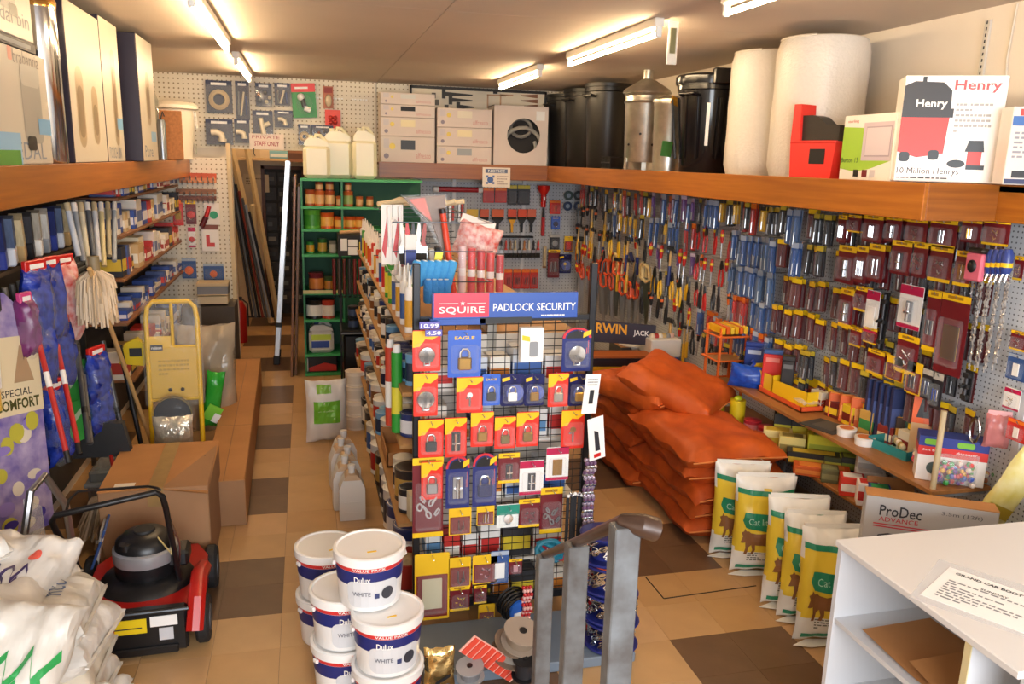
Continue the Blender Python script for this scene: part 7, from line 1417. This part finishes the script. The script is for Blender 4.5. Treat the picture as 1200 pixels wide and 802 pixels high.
# ================================================================ cartons
t = thing('big_carton', 'large brown cardboard box taped across the top beside the mower', 'box', (-.83, 4.68, 0), .02); w, d, h = .27, .36, .52
part('carton_body', G().box((-w, -d, 0), (w, d, h-.004), CARDSIDE, .006), t); part('top_flap', G().box((-w, -d-.004, h-.004), (-.002, d, h), CARD), t); part('top_flap', G().add([(.002, -d, h), (w, -d-.03, h-.035), (w+.006, d, h-.002), (.002, d, h)], [(0,1,2,3)], CARD).add([(.002, -d, h-.004), (w, -d-.03, h-.039), (w+.006, d, h-.006), (.002, d, h-.004)], [(3,2,1,0)], CARD), t)
part('tape', G().box((-.03, -d-.006, h+.0005), (.05, d, h+.002), TAPE).box((-.03, -d-.0065, h-.1), (.05, -d-.0045, h), TAPE), t); part('shipping_label', G().box((-.2, -d+.03, h+.0005), (-.1, -d+.1, h+.0018), mat('e8e0d0', .5)), t)
part('handwriting', flat(fit2d('HEX', .12, .1, .1, .07), mat('5a3a24', .6), lambda u, v: (u, v, h-.004)), t)
t = thing('long_carton', 'long narrow brown carton lying along the left aisle', 'box', (-.57, 6.5, 0), .02); w, d, h = .125, 1.58, .3
part('carton_body', G().box((-w, -d, 0), (w, d, h), CARD, .006), t); part('end_panel', G().box((-w+.002, -d-.003, .004), (w-.002, -d, h-.004), CARDSIDE), t); part('seam', G().box((-.002, -d, h), (.002, d, h+.001), BROWNW), t); part('fold_line', G().box((-w, -.5, h), (w, -.496, h+.001), BROWNW), t)
# ================================================================ lawn mower
t = thing('lawn_mower', 'red and black petrol lawn mower with warning labels in left aisle', 'lawn mower', (-.80, 3.92, 0), .03); MR = mat('b81e18', .3); MB = mat('161618', .35)
part('deck', G().prism([(-.22, -.3), (.2, -.3), (.26, -.2), (.26, .2), (.2, .34), (-.18, .34), (-.26, .2), (-.26, -.2)], .09, .215, MR, 'Z'), t)
part('deck_top', G().lathe([(.22, .215), (.2, .245), (.14, .265), (0, .265)], MB, 24), t)
part('rear_flap', G().box((-.22, -.345, .02), (.21, -.29, .235), MB, .012), t); part('flap_rod', G().tube([(-.22, -.35, .23), (.22, -.35, .23)], .009, DKSTEEL, 8), t); part('yellow_warning_label', G().box((-.17, -.348, .13), (.04, -.345, .2), mat('e8c81c', .4)).box((-.15, -.3495, .155), (.02, -.348, .16), INK).box((-.1, -.3495, .14), (-.093, -.348, .19), RED), t); part('white_label', G().box((.055, -.348, .155), (.17, -.345, .205), WHITE), t); part('grey_label', G().box((.09, -.348, .085), (.15, -.345, .145), mat('c8c8cc', .5)), t); part('rear_bumper', G().box((-.21, -.36, .02), (.17, -.34, .06), MB, .006), t)
e = part('engine', G().lathe([(.13, .25), (.14, .27), (.14, .33)], MB, 28), t); part('silver_shroud', G().lathe([(.142, .33), (.146, .34), (.146, .39), (.135, .4)], mat('b4b6ba', .3, .5), 28), e); part('engine_cover', G().lathe([(.135, .4), (.13, .43), (.09, .465), (.04, .47), (0, .47)], MB, 28), e); part('recoil_cap', G().lathe([(.05, .47), (.045, .48), (0, .48)], BLACKM, 20), e); part('fuel_cap', G().lathe([(.03, .42), (.03, .45), (0, .452)], BLACK, 16, Matrix.Translation((-.07, -.09, 0))), e); part('silencer', G().box((.1, -.08, .3), (.2, .06, .38), DKSTEEL, .015), e)
for x in (-.3, .27):
    for y in (-.24, .27):
        wv_ = part('wheel', G().lathe([(.05, -.028), (.1, -.03), (.112, -.018), (.112, .018), (.1, .03), (.05, .028)], mat('1c1c1e', .7, bump=.3, bscale=40), 24, Matrix.Translation((x, y, .112)) @ Matrix.Rotation(PI/2, 4, 'Y')), t); part('hub', G().lathe([(.06, -.034), (.06, .034)], mat('4a4a4e', .5), 18, Matrix.Translation((x, y, .112)) @ Matrix.Rotation(PI/2, 4, 'Y')), wv_)
part('wheel_guard', G().tube([(.24, -.36, .12), (.25, -.3, .24), (.25, -.15, .28), (.25, .05, .22)], .04, MR, 8), t)
L0 = Vector(t.location)
A, B = at(53, 606, Y=3.5)-L0, at(187, 576, Y=3.56)-L0; C, D = at(113, 702, Y=3.85)-L0, at(212, 692, Y=3.85)-L0
def rc(*pts): return [tuple(p) for p in pts]
up = (A+B)*.5
part('handle_bar', G().tube(rc(C, A+(C-A)*.15, A+(C-A)*.05+(B-A)*.01, A+(B-A)*.06, A+(B-A)*.5, B+(A-B)*.06, B+(D-B)*.05-(B-A)*.01, B+(D-B)*.15, D), .0135, BLACK, 10), t)
A2, B2 = at(75, 600, Y=3.6)-L0, at(185, 575, Y=3.62)-L0; A3, B3 = at(82, 576, Y=3.7)-L0, at(180, 570, Y=3.7)-L0
part('brake_bail', G().tube(rc(A2, A3+(A2-A3)*.4, A3+(B3-A3)*.08, A3+(B3-A3)*.5, B3+(A3-B3)*.08, B2+(B3-B2)*.4, B2), .006, BLACK, 8), t)
part('control_cable', G().tube(rc(B+(D-B)*.2, B+(D-B)*.5+Vector((.03, 0, 0)), D+Vector((-.02, .1, .0))), .005, STEEL, 6), t); part('recoil_cord', G().tube(rc(B+(D-B)*.35, B+(D-B)*.6+Vector((-.01, -.01, 0)), Vector((.06, -.05, .46))), .004, mat('c8b880', .5), 6), t)
for P_ in (C, D): part('handle_knob', G().ball(tuple(P_), .022, BLACK, 10, 6), t)
# ================================================================ white sacks in the lower left corner
PB = [mat('d2cec6', .35, bump=.6, bscale=14, stretch=(1, .4, 1)), mat('ccc2b0', .4, bump=.5, bscale=10), mat('d6d2cc', .32, bump=.6, bscale=15, stretch=(1, .4, 1))]
def psack(c, rot, w, L, th, seed, label, deco=None):
    t = thing('white_sack', label, 'sack', c, rot, 'white sacks in the lower left'); g = G(); fn = bag(g, w, L, th, PB[seed % 3], seed, 24, wr=.03, p=5, ears=.0, ex=.42); me = g.mesh('sack_body'); R = Matrix.Rotation(-PI/2, 4, 'X'); me.transform(R); part('sack_body', me, t)
    S = lambda e: (lambda u, v: R @ (fn(u, v, 1)+Vector((0, e, 0))))
    S2 = lambda e: (lambda u, v: R @ (fn(u, v, -1)-Vector((0, e, 0))))
    part('sewn_edge', G().box((-w*.46, -L*.505, -.004), (w*.46, -L*.48, .004), PB[0]), t)
    if deco: deco(t, S2)
def squig(cx, cy, s, n, seed):
    q = random.Random(seed); P = [(cx+s*(-1+2*i/n), cy+s*.45*math.sin(i*2.1+seed)*q.uniform(.5, 1)) for i in range(n+1)]; w = s*.09
    return [(x, y+w) for x, y in P]+[(x+w*.6, y-w) for x, y in P], [(i, i+1, n+2+i, n+1+i) for i in range(n)]
def dA(t, S): part('purple_script', decal(squig(.05, -.1, .55, 12, 3), mat('3a2c5a', .5), S(.004), .12, decal(squig(.0, -.4, .5, 10, 5), mat('3a2c5a', .5), S(.004), .12)), t); part('red_dot', decal(circ2d(.5, .3, .12), mat('e06050', .5), S(.004), .1), t)
def dB(t, S): part('green_lettering', decal(squig(.2, .1, .7, 9, 2), mat('2a9a50', .45), S(.004), .1, decal(squig(.15, -.25, .6, 8, 4), mat('2a9a50', .45), S(.004), .1)), t)
def dC(t, S): part('swirl_emblem', decal(circ2d(.55, -.3, .14, 16, .2), mat('2a3480', .5), S(.004), .1), t); part('teal_swirl', decal(circ2d(.5, -.42, .09, 14, .13), mat('3aa0a8', .5), S(.006), .1), t); part('lettering', decal(fit2d('mco', -.35, -.62, .55, .22), mat('5a6a8a', .5), S(.004), .1), t)
for k in range(6): psack((-1.0-.012*k+.02*math.sin(k*2), 2.95+.02*k, .08+.1*k), (.1, .12, PI/2+.1*math.sin(k*3)), .5, .52+.0*k, .17, 40+k, 'white sack in the corner stack with swirl emblem, %s from floor' % ORD[k], dC if k in (3, 5) else None)
for k in range(6): psack((-1.25+.01*k, 3.05, .08+.115*k), (.12, .1, PI/2+.08*math.sin(k)), .55, .55, .18, 60+k, 'white sack in the rear left stack, %s from floor' % ORD[k])
psack((-1.12, 3.1, .69), (.3, .1, -.3), .38, .44, .15, 71, 'white sack with purple script and red dot on top of the stack', dA)
psack((-.95, 2.56, .62), (.8, .15, -.15), .32, .5, .14, 75, 'white sack with green lettering sliding off towards the camera', dB)
psack((-1.33, 3.2, .82), (.3, -.1, .5), .34, .4, .13, 78, 'cream sack corner at the left edge, above the others')
psack((-.93, 2.7, .26), (.5, .2, -.25), .36, .5, .14, 81, 'white sack leaning at the front right of the stack')
# ================================================================ yellow sack truck with wrapped parts
YM = mat('e8bc18', .35); t = thing('sack_truck', 'yellow tubular sack truck wrapped in plastic against the left rack', 'hand truck', (-.93, 5.85, 0), (-.1, 0, .06)); w = .165
part('frame', G().tube([(-w, 0, .02), (-w, 0, 1.12), (-w*.93, 0, 1.2), (-w*.7, 0, 1.24), (w*.7, 0, 1.24), (w*.93, 0, 1.2), (w, 0, 1.12), (w, 0, .02)], .017, YM, 10), t); part('centre_bar', G().tube([(0, 0, .85), (0, 0, 1.24)], .012, YM, 8), t)
for z in (.55, .92): part('crossbar', G().tube([(-w, 0, z), (w, 0, z)], .013, YM, 8), t)
pp = part('yellow_panel', G().box((-w+.012, -.014, .56), (w-.012, -.002, .92), mat('dcb01c', .4), .004), t); part('top_tab', G().box((-w+.01, -.014, .92), (-.01, -.004, 1.0), YM), pp); part('black_label', G().box((-w+.02, -.016, .9), (-w+.1, -.014, .94), BLACK), pp); part('label_lettering', flat(fit2d('rolson', -w+.027, .91, .065, .02, .02), WHITE, lambda u, v: (u, -.017, v)), pp); part('panel_print', flat(shift(textlines(.2, .12, 4, 6), -.1, .72), mat('b89414', .5), lambda u, v: (u, -.0155, v)), pp)
for x in (-.03, .05): part('bolt', G().ball((x, -.018, .62), .014, DKSTEEL, 8, 6), t)
part('toe_plate', G().box((-w, -.2, .0), (w, 0, .012), YM), t)
for s in (-1, 1): part('wheel', G().lathe([(.04, -.02), (.1, -.022), (.1, .022), (.04, .02)], BLACKM, 20, Matrix.Translation((s*(w+.02), .08, .1)) @ Matrix.Rotation(PI/2, 4, 'Y')), t)
part('plastic_wrap', G().box((-w-.03, -.03, .5), (w+.03, .03, 1.26), mat('f0ece4', .12, alpha=.1, spec=.9, bump=.5, bscale=12), .02), t)
t = thing('foil_wrapped_wheels', 'silver foil and bubble wrapped parts on the yellow truck', 'package', (-.93, 5.74, .02)); g = G(); bag(g, .26, .34, .14, mat('e8e4d4', .16, .5, bump=.8, bscale=22), 6, 14, wr=.02); part('foil_lump', g, t, (0, -.04, .3)); part('black_wheel', G().lathe([(.05, -.03), (.12, -.03), (.12, .03), (.05, .03)], mat('3a3c40', .25), 24, Matrix.Translation((0, 0, .47)) @ Matrix.Rotation(PI/2, 4, 'X')), t); part('clear_wrap', G().ball((0, 0, .47), (.14, .06, .14), CLEAR, 16, 10), t)
t = thing('polythene_bundle', 'loose clear polythene wrapped bundle behind the yellow truck', 'package', (-.8, 6.6, 0)); g = G(); bag(g, .45, .9, .3, mat('c8b8a0', .15, alpha=.55, bump=.7, bscale=9), 12, 14, wr=.05); part('polythene', g, t, (0, 0, .5)); part('inner_dark', G().ball((0, .05, .6), (.12, .08, .2), mat('3a3a44', .5), 12, 8), t); part('inner_roll', G().tube([(-.05, .0, .1), (-.02, 0, .8)], .05, mat('8a6a4c', .6), 10), t)
t = thing('green_pack', 'green plastic pack with white label beside the sack truck', 'package', (-.72, 6.2, .45), (.1, .15, .2)); g = G(); bag(g, .13, .45, .1, mat('2a9a30', .25, bump=.5, bscale=14), 3, 12, wr=.015); part('pack_body', g, t); part('lime_card', G().box((-.02, -.07, -.14), (.09, -.065, -.02), mat('7ac83a', .4), 0, Matrix.Rotation(.4, 4, 'Y')), t); part('white_label', G().box((.05, -.072, -.14), (.1, -.067, -.07), WHITE, 0, Matrix.Rotation(.4, 4, 'Y')), t)
t = thing('yellow_spool', 'yellow plastic tool with black print behind the trolley', 'tool', at(158, 412, X=-1.2)); part('body', G().prism([(-.1, -.08), (.06, -.1), (.1, .02), (.02, .1), (-.06, .06)], -.03, .03, mat('e0c424', .4)), t); part('print', G().box((-.03, -.033, -.03), (.05, -.03, .03), INK), t)
# ================================================================ hook board with L plates
YH = 8.93
def hb(x, y): return 100+x/4.718, 200+y/4.718
hkh = G().tube([(0, .05, 0), (0, -.03, -.004)], .003, STEEL, 5).mesh('hook')
def lcard(x0, y0, x1, y1, style, kind, body, label):
    a, b = at(*hb(x0, y0), Y=YH), at(*hb(x1, y1), Y=YH); w, h = round(b.x-a.x, 2), round(a.z-b.z, 2); inst(('c', w, h, style, kind, id(body)), card(w, h, style, kind, body), ((a.x+b.x)/2, YH, a.z), 0, label, 'cards on the hook board'); part('hook', hkh, pl, ((a.x+b.x)/2, YH, a.z-.01))
for a in [(478,155,546,302,'red','plate',BRASS,'red card with brassy hanger on the hook board'), (552,165,616,296,'mar','disc',RED,'dark red ring pack on the hook board'), (566,312,612,425,'white','disc',RED,'small white pack with red wheel left of the L plate'), (530,485,618,596,'steelblue','disc',ORANGE,'blue card with orange reflector, left of two'), (650,515,768,608,'steelblue','disc',ORANGE,'blue card with orange reflector, right of two')]: lcard(*a)
a, b = at(*hb(640, 300), Y=YH), at(*hb(742, 445), Y=YH); w, h = b.x-a.x, a.z-b.z
t = thing('learner_plate', 'white learner plate with red letter L on the hook board', 'sign', (a.x, YH, b.z)); part('plate', G().box((0, -.002, 0), (w, .002, h*.82), mat('f0e8e0', .4)), t); part('header', G().box((0, -.003, h*.82), (w, .003, h), mat('7a3a24', .4)), t); part('letter', flat(ngon2d([(w*.25, h*.16), (w*.75, h*.16), (w*.75, h*.32), (w*.47, h*.32), (w*.47, h*.62), (w*.25, h*.62)]), mat('cc3a38', .4), lambda u, v: (u, -.0032, v)), t)
q = at(*hb(668, 245), Y=YH); t = thing('red_grip_tool', 'red and black gripping tool with green disc on white card', 'tool', (q.x, YH, q.z)); part('card', G().box((-.02, .004, -.1), (.13, .008, .12), mat('efe6dc', .5)), t); part('grip', G().tube([(-.05, -.01, -.12), (.0, -.01, -.02)], .028, mat('5a1418', .4), 10).tube([(.0, -.01, -.02), (.035, -.01, .09)], .022, mat('d0302c', .35), 10), t); part('green_disc', G().lathe([(.04, 0), (.04, .01)], mat('2a9a6a', .4), 16, Matrix.Translation((.075, .0, -.0)) @ Matrix.Rotation(PI/2, 4, 'X')), t)
for k, (y, c) in enumerate(((30, 'c8542c'), (55, 'd88a5a'), (118, '8a5a3a'), (155, '6a3a2c'))):
    a, b = at(*hb(500+20*(k % 2), y), Y=YH), at(*hb(725, y+14), Y=YH); t = thing('hook_rail', 'wooden rail with hooks at the top of hook board, %s down' % ORD[k], 'rail', (a.x, YH, b.z), 0, 'hook rails'); L = b.x-a.x; part('rail', G().box((0, -.01, 0), (L, .02, .05), mat(c, .5), .003), t)
    for i in range(7): part('rail_hook', G().tube([(L*(i+.5)/7, -.012, .02), (L*(i+.5)/7, -.03, -.02), (L*(i+.5)/7, -.035, 0)], .005, STEEL, 5), t)
for k in range(2):
    q = at(*hb(705, 655+50*k), Y=8.6); t = thing('metal_tray_carton', ['grey open carton on the goods below hook board', 'tan carton under the grey one below hook board'][k], 'box', (q.x, 8.62, q.z-.05)); part('carton_body', G().box((-.14, -.1, 0), (.15, .12, .08 if k else .1), mat(['7a7a7e', 'c8b898'][k], .5), .003), t); part('lid_rim', G().box((-.145, -.105, .09), (.155, .125, .1 if k else .12), mat('c8b088', .5)), t)
g = G().box((-.25, -.2, 0), (.25, .25, at(*hb(705, 720), Y=8.6).z-.04), mat('4a4440', .7)); one('carton_pile', g, 'dark pile of goods at the foot of the hook board', 'box', (-.985, 8.66, 0))
t = thing('goods_heap', 'dark wrapped bundle on the floor before the hook board', 'bundle', (-.95, 7.7, 0)); g = G(); bag(g, .5, .75, .4, mat('4c4a52', .4, var=.6, scale=8, c2='8a7a68', bump=.6, bscale=8), 15, 12, wr=.05); part('wrapped_bundle', g, t, (0, 0, .36)); part('tie', G().tube([(-.2, -.19, .3), (0, -.21, .32), (.2, -.19, .3)], .008, BLACK, 6), t)
# ================================================================ passage: timber, extinguisher, dark stockroom
for k, (p0, p1, r) in enumerate((((270, 168), (318, 378), .04), ((289, 172), (326, 376), .035), ((283, 240), (292, 345), .03), ((296, 240), (300, 330), .03))):
    Yp = 10.9-.5*(k > 1); a, b = at(*p0, Y=Yp), at(*p1, Y=Yp+.3); b.z = max(.02, b.z); g = G().tube([b-b, a-b], r, mat('d2b88a', .6, var=.15, scale=6), 4, smooth=False); one('timber_length', g, 'pale timber length leaning in the passage, %s' % ['thick one at left', 'slimmer one beside thick one', 'short upright at the panel edge', 'second short upright'][k], 'timber', b, 0, 'timber in the passage')
for k in range(7):
    a, b = at(268+4*k, 200+8*k, Y=10.3), at(296+4*k, 372, Y=10.5); b.z = max(.03, b.z); pole(b, a, .016, mat(['3a3a3c', '6a7076', '1c1c20', '8a3a2c', '55585c', '9aa0a8', '2a2a30'][k], .4, .4), 'dark metal bar leaning in the passage corner, %s from left' % ORD[k], 'metal_bar', group='bars in the passage')
t = thing('fire_extinguisher', 'red fire extinguisher on the passage floor', 'fire extinguisher', at(281, 378, Y=10.2)); t.location.z = 0; part('cylinder', G().lathe([(.08, 0), (.085, .02), (.085, .42), (.05, .5), (.025, .52)], mat('a81a16', .3), 20), t); part('valve', G().box((-.03, -.02, .52), (.04, .02, .56), BLACK, .004), t); part('hose', G().tube([(.03, 0, .54), (.1, -.02, .48), (.1, -.02, .2)], .01, BLACK, 7), t)
t = thing('stock_cabinet', 'dark cabinet of small drawers seen through the far doorway', 'cabinet', (-.31, 12.06, 0)); part('cabinet_body', G().box((-.27, .0, 0), (.27, .3, 2.2), mat('17130f', .6)), t); q = random.Random(6)
for i in range(3):
    for j in range(9):
        x = -.25+.17*i; z = .15+.21*j; dwr = part('drawer', G().box((x, -.02, z), (x+.155, 0, z+.18), mat('201a16', .5), .004), t); part('paper_label', G().box((x+.02, -.023, z+.06), (x+q.uniform(.06, .13), -.02, z+.12), mat(q.choice(['6a6a66', '4a4c50', '8a8478', '3a3a3c']), .6)), dwr)
struct('wall_stockroom', G().box((-1.1, 12.45, 0), (.5, 12.55, CEIL), mat('3a3028', .8)))
for k, (x0, y0, x1, y1, c, c2, lb) in enumerate(((590, 422, 662, 500, 'e0d4c4', 'd04030', 'white and red carton on the passage ledge'), (515, 518, 612, 562, '7ab0c0', 'e0e4e0', 'pale blue carton on ledge above the doorway'), (612, 500, 690, 580, '8a5c3c', '5a3a28', 'brown carton on ledge above the doorway'))):
    a, b = at(200+x0/4.454, 60+y0/4.454, Y=11.2), at(200+x1/4.454, 60+y1/4.454, Y=11.2); inst(('ledge', k), boxed(b.x-a.x, .25, a.z-b.z, c, c2), ((a.x+b.x)/2, 11.3, b.z), 0, lb)
q = at(345, 190, Y=11.2); one('ledge_shelf', G().box((-.9, -.15, -.03), (.3, .55, 0), mat('c8a878', .6)), 'wooden ledge shelf across the passage above the doorway', 'shelf', (0, 11.33, at(330, 186, Y=11.2).z-.0))
t = thing('wall_notice', 'cream notice with faint print on the passage wall', 'notice', at(299, 215, Y=11.86)); part('paper', G().box((-.15, .02, -.12), (.18, .03, .12), mat('dcc8a4', .6)), t); part('print', flat(shift(textlines(.26, .1, 3, 2), -.12, -.02), mat('8a7458', .6), lambda u, v: (u, .018, v)), t)
